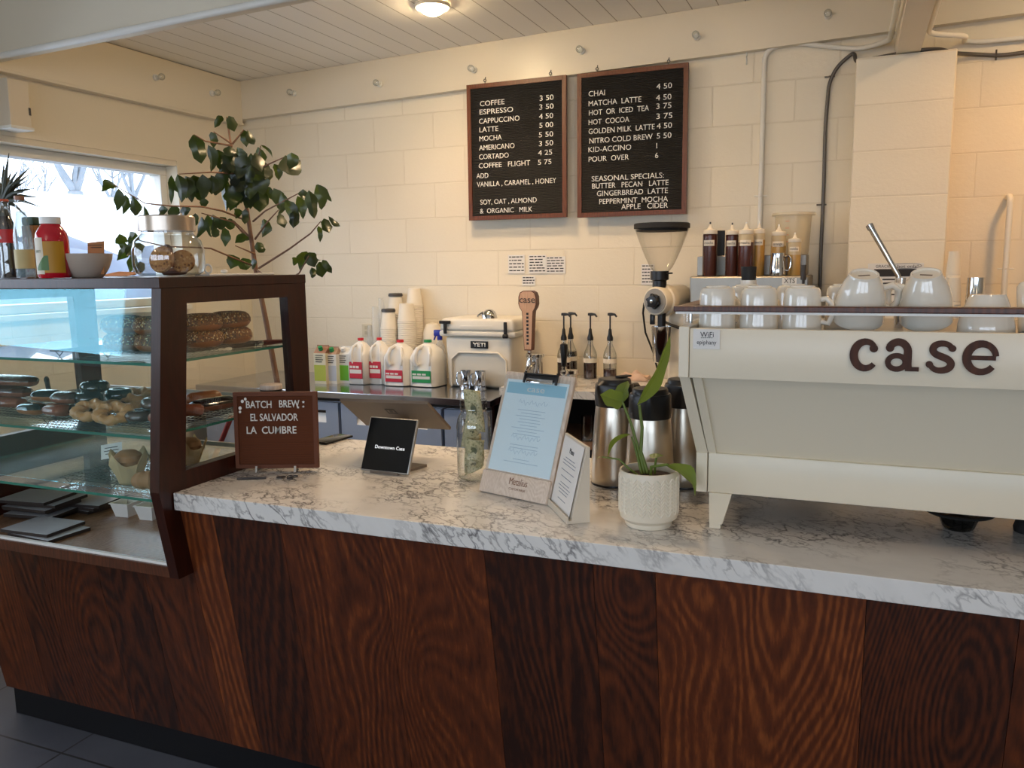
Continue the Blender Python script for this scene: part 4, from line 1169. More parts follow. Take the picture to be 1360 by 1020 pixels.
# recessed ceiling lights
GLOW = 150
m['glow_dim'] = M('dimmed lens', (255, 236, 200), .5, emit=(1, .74, .42, 8))
m['glow'] = M('lit lens', (255, 236, 200), .5, emit=(1, .74, .42, GLOW))
for k, (x, y, e) in enumerate(DOWN):
    z = zc(x)
    lab = ['round lit ceiling light above the milk jugs', 'ceiling light over the aisle behind the middle of the counter', 'ceiling light over the aisle behind the display case', 'ceiling light over the right end of the back counter', 'ceiling light over the customer side, right', 'ceiling light over the customer side, left'][k]
    t = thing('ceiling_light', lab, 'ceiling light', (x, y, z - .03), 0, 'round ceiling lights')
    b = MB(); b.lathe([(.062, .026), (.085, .0285), (.088, .022), (.082, .012), (.064, .012), (.062, .026)], 40); b.build('trim_ring', m['white_paint'], t, world=False)
    b = MB(); b.lathe([(0, -.022), (.025, -.019), (.045, -.009), (.058, .003), (.0625, .016), (.0625, .020)], 40); b.build('lens', m['glow'] if k < 4 else m['glow_dim'], t, world=False)

for k, (x, y, z, e) in enumerate(FILL):
    t = thing('fill_light', ('left' if k == 0 else 'right') + ' added fill lamp over the customer side', 'pendant light', (x, y, z), 0, 'added fill lamps')
    b = MB(); b.cyl((0, 0, .095), (0, 0, zc(x) - z - .002), .004, n=8); b.lathe([(0, .13), (.03, .125), (.04, .09), (.03, .088)], 20); b.build('stem', m['black'], t, world=False)
# conduits
def pipe(name, pts, r, mt, lab, clips=()):
    pts = [Vector(p) for p in pts]
    # round the corners
    out = [pts[0]]
    for i in range(1, len(pts) - 1):
        a, c, d = pts[i - 1], pts[i], pts[i + 1]
        k = min(.07, (a - c).length * .45, (d - c).length * .45)
        s_ = c + (a - c).normalized() * k; e_ = c + (d - c).normalized() * k
        for q in range(7):
            u = q / 6; out.append(s_ * (1 - u) ** 2 + c * 2 * u * (1 - u) + e_ * u * u)
    out.append(pts[-1])
    t = thing(name, lab, 'conduit', pts[0])
    b = MB(); b.tube(out, r, 12); b.build('pipe', mt, t)
    for (p, d) in clips:
        b = MB(); b.tube([Vector(p) - d * (r * 2.6), Vector(p) - d * r, Vector(p) + Vector((0, -r * 1.1, 0)), Vector(p) + d * r, Vector(p) + d * (r * 2.6)], .004, 6); b.build('clip', mt, t)
ZV = Vector((0, 0, 1)); UX = Vector((1, 0, 0))
yc = W - .018
p0 = PY(1008, 330, yc); p1 = PY(1015, 200, yc); p2 = PY(1018, 84, yc); p3 = PY(1172, 56, W - .066)
pipe('conduit', [(p0.x, yc, p0.z), (p0.x, yc, p2.z + .06), (p0.x + .11, yc, p2.z + .09), (p3.x - .1, yc, p3.z - .012), (.105, W - .075, p3.z - .0), (.105, 3.0, 2.53), (.105, 2.78, 2.53)], .012, m['white_paint'], 'white painted conduit climbing beside the right menu board to the side beam', (((p0.x, yc, PY(1015, 260, yc).z), UX), ((-.55, yc, PY(1060, 70, yc).z), ZV)))
yd = W - .014
f = lambda x, y: (PY(x, y, yd).x, yd, PY(x, y, yd).z)
b_ = [f(1088, 420), f(1090, 340), f(1094, 250), f(1096, 170), f(1101, 110), f(1112, 88), f(1135, 68)]
pq = [Vector(q) for q in b_] + [Vector((-.04, 4.44, 2.545)), Vector((.05, 4.30, 2.526)), Vector((.20, 4.22, 2.524)), Vector((.30, 4.24, 2.526)), Vector((.375, 4.40, 2.535)), Vector(f(1290, 72)), Vector(f(1330, 74)), Vector(f(1365, 69)), Vector(f(1420, 62)), Vector((3.95, W - .014, f(1420, 62)[2]))]
pipe('flexible_conduit', pq, .009, M('grey armoured cable', (96, 92, 88), .45, .5), 'dark grey armoured cable looping over the block column', ((f(1102, 102), UX), (f(1091, 272), UX), (f(1323, 73), ZV)))
g = lambda x, y: (PY(x, y, W - .02).x, W - .02, PY(x, y, W - .02).z)
pipe('conduit', [(.245, 2.78, 2.56), (.245, 4.1, 2.56), (.40, 4.2, 2.56), (.42, W - .02, 2.60), g(1300, 56), g(1365, 50), g(1430, 42), Vector((3.95, W - .02, g(1430, 42)[2] + .05))], .011, m['white_paint'], 'white conduit running right along the wall above the column')
pp = PY(1346, 258, 4.34); pb = PY(1336, 420, 4.42)
pipe('water_pipe', [(pp.x + .0, W - .002, pp.z - .005), (pp.x, W - .09, pp.z), (pp.x, W - .09, pb.z - .2)], .013, m['white_paint'], 'white painted vertical pipe right of the block column', (((pp.x, W - .09, PY(1338, 357, 4.4).z), UX),))
yb = 2.688
pipe('conduit', [(XL + .07, yb, 2.55), (-2.0, yb, zc(-2.0) - .250), (1.2, yb, zc(1.2) - .250)], .014, m['white_paint'], 'white conduit along the foot of the front ceiling beam')
# box on the left wall
a = PX(8, 96, XL + .12); c = PX(43, 172, XL + .12)
t = thing('wall_box', 'cream painted metal box high on the left wall', 'junction box', (XL, (a.y + c.y) / 2, c.z))
b = MB(); b.bx(XL + .006, XL + .12, a.y, c.y, c.z, a.z - .02, .004); b.build('box_body', M('cream box paint', (214, 200, 178), .5), t, smooth=0)
b = MB(); b.bx(XL + .006, XL + .128, a.y - .006, c.y + .006, c.z - .008, c.z + .006, .002); b.build('lower_lip', m['white_paint'], t, smooth=0)
b = MB(); q = PX(40, 150, XL + .12); b.bx(XL + .118, XL + .122, q.y - .006, q.y + .004, q.z - .012, q.z + .022); b.build('latch', m['darkgrey'], t, smooth=0)
# ------------------------------------------------------------------ back counter: stainless fridge and marble topped shelves
BZc, BY = .93, 3.78
xr = PZ(745, 520, .93).x
XR = -1.68
t = thing('undercounter_fridge', 'long stainless undercounter fridge carrying the milk jugs', 'fridge', (-2.5, 4.1, 0))
b = MB(); b.bx(-3.6, XR - .005, BY, W - .004, BZc - .038, BZc, .004); b.build('steel_top', m['fridge'], t, smooth=0)
b = MB(); b.bx(-3.58, XR - .02, BY + .06, W - .01, .12, BZc - .038); b.build('cabinet_body', m['fridge'], t, smooth=0)
b = MB(); b.bx(-3.58, XR - .02, BY + .055, BY + .0598, BZc - .062, BZc - .039); b.build('shadow_gap', m['black'], t, smooth=0)
for k, (x0, x1) in enumerate(((-3.56, -2.62), (-2.60, -1.98), (-1.96, XR - .03))):
    e = bpy.data.objects.new('drawer', None); COL.objects.link(e); e.parent = t; e.location = (0, 0, 0)
    b = MB(); zt = BZc - .065; zh1, zh0 = zt - .045, zt - .115
    yy0, yy1 = BY + .028, BY + .058
    hx0, hx1 = x0 + .10, x1 - .08
    b.bx(x0, x1, yy0, yy1, zh1, zt); b.bx(x0, x1, yy0, yy1, .42, zh0); b.bx(x0, hx0, yy0, yy1, zh0, zh1); b.bx(hx1, x1, yy0, yy1, zh0, zh1); b.build('drawer_front', m['drawer'], t, smooth=0); bpy.data.objects.remove(e)
    b = MB(); b.bx(hx0, hx1, yy1 - .004, yy1, zh0, zh1); b.build('handle_recess', m['black'], t, smooth=0)
    b = MB(); b.prism([(hx0, yy0, zh0), (hx0, yy1 - .004, zh0), (hx0, yy1 - .004, zh1 - .02)], (hx1 - hx0, 0, 0)); b.build('handle', m['white'], t, smooth=0)
b = MB(); b.bx(-3.56, XR - .03, BY + .08, W - .05, 0, .12); b.build('plinth', m['black'], t, smooth=0)

MZ, MY = .98, 3.90
t = thing('back_cabinet', 'dark open shelving under the marble topped back counter', 'cabinet', (-.3, 4.2, 0))
for q in ((XR, XR + .02, MY + .01, W - .004, .0, MZ - .04), (XR + .7, XR + .72, MY + .01, W - .004, 0, MZ - .04), (1.8, 1.82, MY + .01, 4.185, 0, MZ - .04)):
    b = MB(); b.bx(*q); b.build('side_panel', m['case_wood'], t, smooth=0)
b = MB(); b.bx(XR + .02, XR + .70, W - .03, W - .004, 0, MZ - .04); b.bx(XR + .72, 1.8, 4.16, 4.185, 0, MZ - .04); b.build('back_panel', m['rubber'], t, smooth=0)
for z in (.10, .42, .68): b = MB(); b.bx(XR + .02, XR + .70, MY + .02, W - .03, z, z + .02); b.build('shelf', m['base_wood'], t, smooth=0)
for z in (.10, .42, .68): b = MB(); b.bx(XR + .72, 1.8, MY + .02, 4.16, z, z + .02); b.build('shelf', m['base_wood'], t, smooth=0)
b = MB()
XK0, XK1, YK = -.037, .373, 4.198
b.bx(XR - .003, 1.85, MY, YK - .001, MZ - .04, MZ); b.bx(XR - .003, XK0, YK - .001, W - .003, MZ - .04, MZ); b.bx(XK1, 1.85, YK - .001, W - .003, MZ - .04, MZ)
tag(b.build('back_worktop', m['marble'], smooth=0), 'pale marble topped back counter under the syrup pumps', 'worktop')
# jar of straws on the dark shelf
q = PZ(755, 575, .70)
b = MB(); b.lathe([(0, .001), (.035, .001), (.037, .1), (.035, .13), (.033, .13), (.034, .1), (.032, .005), (0, .005)], 20); o = b.build('glass_jar', m['jar_glass']); o.location = (-1.25, 4.05, .70); tag(o, 'clear glass jar on the dark shelf under the back counter', 'jar')

def on_back(px, py, z=BZc, dy=0): p = PZ(px, py, z); return Vector((p.x, p.y + dy, z))
def dims(x0, x1, yt, yb, Y): return (PY(x1, yb, Y).x - PY(x0, yb, Y).x), PY((x0 + x1) / 2, yt, Y).z

# milk cartons
def carton(x0, x1, yt, yb, cols, capm, lab, dy=.04):
    c = (x0 + x1) / 2; p = on_back(c, yb, dy=dy); wd, zt = dims(x0, x1, yt, yb, p.y - dy); wd *= .96; h = zt - BZc
    t = thing('milk_carton', lab, 'carton', p, 0, 'plant milk cartons on the fridge top')
    hb = h * .80; r = wd / 2
    b = MB(); b.bx(-r, r, -r, r, 0.0005, hb); b.build('carton_body', cols[0], t, world=False, smooth=0)
    b = MB(); b.prism([(-r, -r, hb), (r, -r, hb), (r, -.002, h * .96), (-r, -.002, h * .96)], (0, .003, 0)); b.prism([(-r, r, hb), (r, r, hb), (r, .002, h * .96), (-r, .002, h * .96)], (0, -.003, 0)); b.prism([(-r, -r, hb), (-r, r, hb), (-r, 0, h * .96)], (.002, 0, 0)); b.prism([(r, -r, hb), (r, r, hb), (r, 0, h * .96)], (-.002, 0, 0)); b.bx(-r, r, -.002, .002, h * .95, h); b.build('gable_top', cols[1], t, world=False, smooth=0)
    b = MB(); b.cyl((0, -r * .55, hb + (h * .96 - hb) * .5), (0, -r * .55 - .010, hb + (h * .96 - hb) * .5 + .020), .013); b.build('cap', capm, t, world=False)
    b = MB(); b.bx(-r * .98, r * .98, -r - .0006, -r, h * .08, hb * .62); lb = b.build('printed_panel', cols[2], t, world=False, smooth=0)
    b = MB()
    for k in range(4): b.bx(-r * .7, r * (.6 - .2 * (k % 2)), -r - .0012, -r - .0005, hb * (.92 - .07 * k), hb * (.945 - .07 * k))
    b.build('printed_lines', m['ink'], t, world=False, smooth=0)
cw = M('white carton', (226, 224, 216), .5)
carton(418, 434, 459, 510, (M('cream carton', (214, 206, 178), .5), M('brown patterned gable', (166, 120, 92), .6), M('yellow green print', (176, 184, 74), .5)), m['green'], 'cream carton with a brown gable and yellow green print, leftmost')
carton(433.5, 447, 461, 510, (cw, M('tan gable', (178, 146, 122), .6), M('pale grey print', (186, 194, 206), .5)), m['green'], 'white carton with grey print between the cream and green ones')
carton(446.5, 461, 461, 510, (cw, cw, M('bright green print', (104, 178, 40), .5)), m['white'], 'white carton with a bright green panel beside the jugs', .06)

# milk jugs
def jug(x0, x1, yt, yb, capm, labm, lab, gallon, dy):
    c = (x0 + x1) / 2; p = on_back(c, yb, dy=dy); wd, zt = dims(x0, x1, yt, yb, p.y - dy * .6); h = zt - BZc; r = wd / 2 * .945
    t = thing('milk_jug', lab, 'milk jug', p, 0, 'plastic milk jugs on the fridge top')
    b = MB(); rows = []
    prof = [(0, .0), (.93, .002), (1, .02), (1, .56 if gallon else .62), (.97, .64 if gallon else .70), (.78, .78), (.50, .88), (.24, .925), (.21, .93), (.21, .95)]
    n = 40
    for rr, z in prof:
        row = []
        for i in range(n):
            a = 2 * PI * i / n
            e_ = 4.5 if z < .7 else 4.5 - 2.5 * (z - .7) / .25
            cs, sn = math.cos(a), math.sin(a)
            q = (abs(cs) ** e_ + abs(sn) ** e_) ** (-1 / e_)
            x, y, zz = rr * r * q * cs, rr * r * q * sn, z * h
            # moulded handle recess on the front
            if y < 0 and .42 < z < .86 and abs(x) < r * .62: y *= .72 if .5 < z < .8 else .86
            row.append((x, y, zz))
        rows.append(row + [row[0]])
    b.grid(rows); bmesh.ops.remove_doubles(b.bm, verts=b.bm.verts[:], dist=1e-5); b.build('jug_body', m['jug'], t, world=False, smooth=50)
    b = MB(); hr = r * .13
    cx = -r * .30
    b.tube([(cx + r * .1, -r * .42, h * .86), (cx - r * .02, -r * .82, h * .82), (cx - r * .12, -r * .99, h * .70), (cx - r * .12, -r * 1.0, h * .56), (cx - r * .0, -r * .90, h * .47)], [hr, hr * 1.1, hr * 1.05, hr, hr * 1.1], 10)
    b.tube([(r * .36, -r * .55, h * .84), (r * .56, -r * .86, h * .72), (r * .60, -r * .92, h * .56), (r * .52, -r * .9, h * .47)], [hr * .8] * 4, 8); b.build('handle', m['jug'], t, world=False)
    b = MB(); b.lathe([(r * .25, h * .945), (r * .27, h * .95), (r * .27, h), (0, h)], 20) if not gallon else b.lathe([(r * .24, h * .945), (r * .255, h * .95), (r * .25, h), (0, h)], 20); b.build('cap', capm, t, world=False)
    lw_ = r * .68
    b = MB(); lz = h * (.23 if gallon else .32); lh = h * (.26 if gallon else .36); b.box((0, -r - .0012, lz), (lw_ * 2, .0016, lh), bev=.0006, seg=1); l = b.build('label', labm, t, world=False, smooth=0)
    b = MB(); b.bx(-lw_ * .9, lw_ * .9, -r - .0026, -r - .0019, lz - lh * .2, lz + lh * .04)
    for k in range(3): b.bx(-lw_ * .9 + k * lw_ * .5, -lw_ * .9 + k * lw_ * .5 + lw_ * .4, -r - .0026, -r - .0019, lz + lh * .12, lz + lh * .26)
    b.build('label_print', m['paper'], l, world=False, smooth=0)
redl, grl = M('red milk label', (196, 40, 62), .5), M('green milk label', (26, 140, 76), .5)
jug(460.5, 486.6, 449.5, 511, m['red'], redl, 'slim half gallon jug with red cap, next to the cartons', False, .062)
jug(486.6, 510, 449, 511, m['red'], redl, 'slim half gallon jug with red cap, second from the cartons', False, .062)
jug(507, 542, 452, 513, m['red'], redl, 'wide gallon jug with red cap and red label', True, .075)
jug(542, 581, 452, 514, m['green'], grl, 'wide gallon jug with green cap and green label', True, .075)

# paper cup stacks
def cupstack(x0, x1, yt, Y, lab, n, mt='cup_paper', lid=None, name='cup_stack', step=None):
    c = (x0 + x1) / 2; p = PY(c, 480, Y); wd = PY(x1, 430, Y).x - PY(x0, 430, Y).x; zt = PY(c, yt, Y).z; r = wd / 2 * .96
    t = thing(name, lab, 'cup stack', (p.x, Y, BZc), 0, 'stacks of cups behind the milk jugs')
    h = zt - BZc - (.02 if lid else 0)
    b = MB(); ch = .105 if h > .2 else .09
    b.lathe([(0, .0005), (r, .0005), (r * 1.05, .004), (r, .008), (r * .76, ch * .9), (r * .74, ch), (0, ch)], 28) if False else None
    # nested cups, rims down, one visible ring per cup
    prof = [(0, .0005)]
    m_ = max(2, int((h - ch) / .0115)); st = (h - ch) / m_
    for k in range(m_):
        z = k * st; prof += [(r * .99, z + .001), (r * 1.04, z + .003), (r * 1.02, z + .0055), (r * .965, z + st * .95)]
    z = m_ * st
    prof += [(r * 1.04, z + .002), (r * 1.02, z + .006), (r * .96, z + .012), (r * .76, h - .004), (r * .73, h), (0, h)]
    b.lathe(prof, 28); b.build('nested_cups', m[mt] if isinstance(mt, str) else mt, t, world=False, smooth=25)
    if lid:
        b = MB(); b.lathe([(r * .78, h - .002), (r * .86, h), (r * .86, h + .008), (r * .78, h + .018), (0, h + .020)], 28); b.build('lid', lid, t, world=False)
lidm = M('dark grey lid', (66, 62, 60), .5)
cupstack(508, 528, 409.5, 4.35, 'cup stack with a dark lid, front left', 9, lid=lidm)
cupstack(518, 538, 389, 4.452, 'tallest lidded cup stack at the back', 9, lid=lidm)
cupstack(531, 553, 403, 4.35, 'wide cup stack without lid, front right', 9)
cupstack(543, 563, 383, 4.452, 'tallest plain cup stack next to the wall', 9)
cupstack(496, 506, 407, 4.36, 'slim stack of clear cups, left of the lidded stacks', 9, 'clear_cup')
cupstack(505, 513, 396, 4.45, 'slim stack of clear lids behind the clear cups', 9, 'clear_cup')
cupstack(489, 497, 432, 4.45, 'short stack of clear cups nearest the outlet', 9, 'clear_cup')

# cooler
CYf = 4.155
x0, x1 = PY(596, 505, CYf).x, PY(678, 505, CYf).x
z0, zl0, zl1 = BZc, PY(640, 445, CYf).z, PY(640, 426, CYf).z
lx0, lx1 = PY(584.5, 445, CYf).x, PY(686, 445, CYf).x
t = thing('cooler', 'white hard cooler with black latches and a funnel on its lid', 'cooler', ((x0 + x1) / 2, CYf + .15, BZc))
b = MB()
def taper(b, X0, X1, Y0, Y1, Z0, Z1, k, bev):
    n0 = set(b.bm.verts)
    b.box(((X0 + X1) / 2, (Y0 + Y1) / 2, (Z0 + Z1) / 2), (X1 - X0, Y1 - Y0, Z1 - Z0), bev=bev, seg=3)
    for v in set(b.bm.verts) - n0:
        u = (v.co.z - Z0) / (Z1 - Z0); s_ = k + (1 - k) * u
        v.co.x = (X0 + X1) / 2 + (v.co.x - (X0 + X1) / 2) * s_; v.co.y = (Y0 + Y1) / 2 + (v.co.y - (Y0 + Y1) / 2) * s_
taper(b, lx0 + .03, lx1 - .03, CYf, 4.46, z0 + .001, zl0 - .012, .95, .02); b.build('cooler_body', m['cooler'], t)
b = MB(); b.box(((lx0 + lx1) / 2, (CYf + 4.46) / 2, zl0 + .006), (lx1 - lx0, 4.46 - CYf + .03, .034), bev=.012, seg=3); b.build('rim', m['cooler'], t)
b = MB(); lm = (lx0 + lx1) / 2; lwid = (lx1 - lx0 - .03)
taper(b, lx0 + .015, lx1 - .015, CYf - .012, 4.465, zl0 + .022, zl1 + .012, 1.05, .016); b.build('lid', m['cooler'], t)
b = MB(); b.box((lm, CYf - .012, zl0 + .045), (.20, .012, .02), bev=.004); b.build('lid_lip', m['cooler'], t)
xc = (x0 + x1) / 2; zc_ = BZc
b = MB(); pts = [(xc - .17, CYf - .002, BZc + .005), (xc - .165, CYf - .004, BZc + .16), (xc - .12, CYf - .005, BZc + .20), (xc + .12, CYf - .005, BZc + .20), (xc + .165, CYf - .004, BZc + .16), (xc + .17, CYf - .002, BZc + .005)]; b.tube(pts, .006, 8); b.build('moulded_panel', m['cooler'], t)
for lx in (lx0 + .045, lx1 - .055):
    b = MB(); b.box((lx, CYf - .026, zl0 + .04), (.018, .012, .07), bev=.004); b.cyl((lx - .012, CYf - .028, zl0 - .002), (lx + .012, CYf - .028, zl0 - .002), .012, n=14) if lx > lm else b.box((lx, CYf - .026, zl0 + .07), (.07, .012, .018), bev=.004); b.build('latch', m['rubber'], t)
a = PY(625, 453, CYf - .004); c = PY(648, 463, CYf - .004)
b = MB(); b.bx(a.x, c.x, CYf - .006, CYf + .01, c.z, a.z, .001); bd = b.build('badge', m['black'], t, smooth=0)
text('YETI', 'badge_letters', m['letter'], t, ((a.x + c.x) / 2, CYf - .0062, c.z + (a.z - c.z) * .24), ux, vz, (c.x - a.x) * .74, (a.z - c.z) * .55, .001, 'C', bold=.03)
# funnel
q = PY(650, 424, 4.2); zt = zl1 + .012
t = thing('steel_funnel', 'upturned steel funnel lying on the cooler lid', 'funnel', (q.x, 4.2, zt))
b = MB(); b.lathe([(0.0, .046), (.018, .043), (.032, .032), (.040, .016), (.043, .0), (.045, .0), (.042, .018), (.034, .035), (.019, .047), (0, .05)], 30); b.build('funnel_bowl', m['chrome'], t, world=False)
b = MB(); b.tube([(-.03, -.01, .032), (-.06, -.02, .014), (-.062, -.02, .006)], [.009, .006, .005], 10); b.build('spout', m['chrome'], t, world=False)

# steaming pitchers in front of the cooler
def pitcher_proto(name, lab, loc, r, h, rz):
    t = thing(name, lab, 'pitcher', loc, rz, 'steel steaming pitchers')
    b = MB(); b.lathe([(0, .001), (r * .98, .001), (r, .006), (r, h * .35), (r * .80, h * .75), (r * .84, h), (r * .81, h), (r * .77, h * .75), (r * .96, h * .35), (r * .94, .006), (0, .005)], 32)
    for v in b.bm.verts:
        if v.co.z > h * .8 and v.co.y < -r * .6: v.co.y -= r * .22 * (v.co.z / h - .8) / .2
    b.build('pitcher_body', m['chrome'], t, world=False)
    b = MB(); b.tube([(-r * .8, 0, h * .84), (-r * 1.35, 0, h * .86), (-r * 1.6, 0, h * .74), (-r * 1.55, 0, h * .4), (-r * 1.3, 0, h * .22), (-r * .95, 0, h * .24)], .0045, 8); b.build('handle', m['chrome'], t, world=False)
    return t
p = Vector((PY(619, 510, 4.10).x, 4.10, BZc)); wd, zt = dims(611, 627, 492, 516, p.y)
t1 = pitcher_proto('steel_pitcher', 'left small steel pitcher in front of the cooler', p, .036, zt - BZc, 0)
p = Vector((PY(638, 510, 4.095).x, 4.095, BZc))
dup(t1, p, label='right small steel pitcher in front of the cooler')

# spray bottle and cloth behind the cooler's left side
p = on_back(584, 500, dy=.05)
p = Vector((PY(585, 490, 4.30).x, 4.30, BZc))
t = thing('spray_bottle', 'clear spray bottle with a blue head and teal liquid beside the cooler', 'spray bottle', p)
h = PY(585, 438, 4.30).z - BZc
b = MB(); b.lathe([(0, .001), (.034, .001), (.037, .01), (.037, h * .55), (.03, h * .68), (.014, h * .78), (.014, h * .82)], 24); b.build('bottle_body', m['clear_cup'], t, world=False)
b = MB(); b.lathe([(0, .004), (.034, .004), (.034, h * .28), (0, h * .28)], 24); b.build('liquid', M('teal liquid', (120, 196, 190), .2), t, world=False)
b = MB(); b.cyl((0, 0, h * .81), (0, 0, h * .88), .015); b.box((-.006, 0, h * .94), (.060, .022, h * .12), bev=.006); b.box((-.03, 0, h * .86), (.008, .012, h * .12), bev=.003, mat=Matrix.Rotation(.4, 4, 'Y')); b.build('trigger_head', M('blue trigger', (24, 38, 150), .4), t, world=False)
p = Vector((PY(575, 470, 4.425).x, 4.425, BZc)); hz_ = PY(577, 428, 4.425).z - BZc
t = thing('towel_roll', 'white rolled towel standing behind the spray bottle', 'towel', p)
b = MB(); pts = []
b.lathe([(0, .001), (.062, .001), (.066, .02), (.064, hz_ * .55), (.055, hz_ * .85), (.035, hz_ * .97), (0, hz_)], 28)
for v in b.bm.verts:
    a = math.atan2(v.co.y, v.co.x); k = 1 + .05 * math.sin(5 * a + v.co.z * 20); v.co.x *= k; v.co.y *= k
b.build('towel', m['cup_paper'], t, world=False)

# draft taps on the marble counter
def tap_base(t, x, y, z0, zt):
    b = MB(); b.tube([(x, y + .10, z0), (x, y + .10, zt - .05)], [.038, .034], 24); b.lathe([(.034, zt - .05), (.043, zt - .046), (.043, zt - .03), (.036, zt - .028), (0, zt - .028)], 24, (x, y + .10, 0)); b.build('tower', m['chrome'], t)
    b = MB(); b.tube([(x, y + .075, zt - .075), (x, y + .02, zt - .075)], .013, 14); b.lathe([(0, 0), (.020, 0), (.022, .012), (.016, .022), (.014, .06), (.020, .066), (.020, .076), (.012, .086), (.012, .10), (0, .10)], 20, (x, y, zt - .10)); b.tube([(x, y - .005, zt - .085), (x, y - .045, zt - .105), (x, y - .05, zt - .16)], [.012, .011, .008], 14); b.build('faucet', m['chrome'], t)
YT = 4.02
zt = PY(703, 465, YT).z; xt = PY(703, 465, YT).x
t = thing('beer_tap', 'draft tap with a tall carved wooden handle behind the clipboard', 'tap', (xt, YT + .1, MZ))
tap_base(t, xt, YT, MZ, zt)
hw = (PY(716, 430, YT).x - PY(692, 430, YT).x) / 2
zt2 = PY(706, 386, YT).z; H = zt2 - zt
pf = []
for u, w_ in ((0, .42), (.06, .46), (.30, .54), (.55, .62), (.66, .68), (.72, .95), (.78, 1.08), (.90, 1.06), (.97, .88), (1.0, .5)): pf.append((w_ * hw * .92, u * H))
b = MB(); poly = [(xt + x, YT - .022, zt + z) for x, z in pf] + [(xt - x, YT - .022, zt + z) for x, z in pf[::-1]]; b.prism(poly, (0, .044, 0))
hd = b.build('handle', m['board_wood'], t, smooth=20)
b = MB(); b.prism([(xt + x * .9, YT - .0226, zt + .006 + z * .97) for x, z in pf] + [(xt - x * .9, YT - .0226, zt + .006 + z * .97) for x, z in pf[::-1]], (0, .0012, 0)); b.build('pale_face', m['tap_wood'], t, smooth=0)
text('case', 'handle_letters', m['ink'], t, (xt, YT - .0232, zt + H * .80), ux, vz, hw * 1.7, .035, .0008, 'C')
b = MB()
for k in range(9):
    z = zt + H * (.10 + .062 * k); b.bx(xt - .006, xt + .006, YT - .0238, YT - .0226, z, z + .012)
b.build('handle_letters', m['ink'], t, smooth=0)
YB = 3.93
zt = PY(749, 487, YB).z; xt = PY(749, 487, YB).x; zt2 = PY(748, 456, YB).z
t = thing('beer_tap', 'draft tap with a short black handle in front of the syrup pumps', 'tap', (xt, YB + .1, MZ))
tap_base(t, xt, YB, MZ, zt)
b = MB(); b.lathe([(.008, 0), (.013, .008), (.015, (zt2 - zt) * .35), (.020, (zt2 - zt) * .8), (.019, (zt2 - zt) * .95), (.01, zt2 - zt), (0, zt2 - zt)], 20, (xt, YB, zt)); b.build('handle', m['black'], t)

# syrup pump bottles
def pump(px, py, Y, ytop, fill, lab, dark, first=[None]):
    p = PY(px, py, Y); p.z = MZ; zt = PY(px, ytop, Y).z - MZ; r = .037; hb = zt * .42
    t = thing('syrup_bottle', lab, 'bottle', (p.x, Y, MZ), R.uniform(-.2, .2), 'syrup pump bottles on the back counter')
    b = MB(); b.lathe([(0, .002), (r, .002), (r, hb * .85), (r * .9, hb * .98), (r * .5, hb * 1.2), (r * .36, hb * 1.3), (r * .36, hb * 1.42)], 24); b.build('glass_body', m['jar_glass'], t, world=False)
    b = MB(); b.lathe([(0, .005), (r * .93, .005), (r * .93, hb * fill), (0, hb * fill)], 24); b.build('syrup', m['syrup'] if not dark else m['cola'], t, world=False)
    b = MB(); b.lathe([(r * 1.01, hb * .60), (r * 1.02, hb * .60), (r * 1.02, hb * .76), (r * 1.01, hb * .76)], 24, closed=True); b.build('tape_label', m['cup_paper'], t, world=False)
    b = MB(); b.lathe([(0, hb * 1.40), (r * .44, hb * 1.40), (r * .46, hb * 1.5), (r * .30, hb * 1.62), (r * .22, hb * 1.8), (.0045, hb * 1.84), (.0045, zt - .012), (0, zt - .012)], 18); b.tube([(-.012, 0, zt - .006), (.008, 0, zt - .006), (.03, -.008, zt - .006), (.042, -.012, zt - .018)], [.008, .009, .006, .005], 10); b.tube([(0, 0, .02), (0, 0, hb * 1.4)], .003, 6); b.build('pump', m['black'], t, world=False)
pump(749, 499, 4.34, 416, .7, 'syrup pump bottle partly behind the black tap', False)
pump(758, 499, 4.43, 415, .95, 'tall dark syrup pump bottle behind the black tap', True)
pump(784, 501, 4.37, 416, .62, 'middle syrup pump bottle with tape label, half full of brown syrup', False)
pump(810, 502, 4.37, 416, .38, 'rightmost syrup pump bottle, low on dark syrup', False)

# cloth
p = PZ(840, 506, MZ)
b = MB(); R.seed(9); rows = []
for i in range(13):
    row = []
    for j in range(15):
        u, v = i / 12 - .5, j / 14 - .5; rr = (max(0, 1 - (2.0 * u) ** 2) * max(0, 1 - (2.0 * v) ** 2)) ** .45
        row.append((p.x + v * .15 + .01 * math.sin(9 * u + 5), p.y + .05 + u * .12, MZ + .002 + rr * (.032 + .012 * math.sin(13 * v + 4 * u) + .010 * math.sin(17 * u + 6 * v))))
    rows.append(row)
b.grid(rows); tag(b.build('cleaning_cloth', M('pinkish cleaning cloth', (214, 184, 164), .9), fixn=False, solid=.003), 'crumpled pinkish cloth left of the coffee grinder', 'cloth')

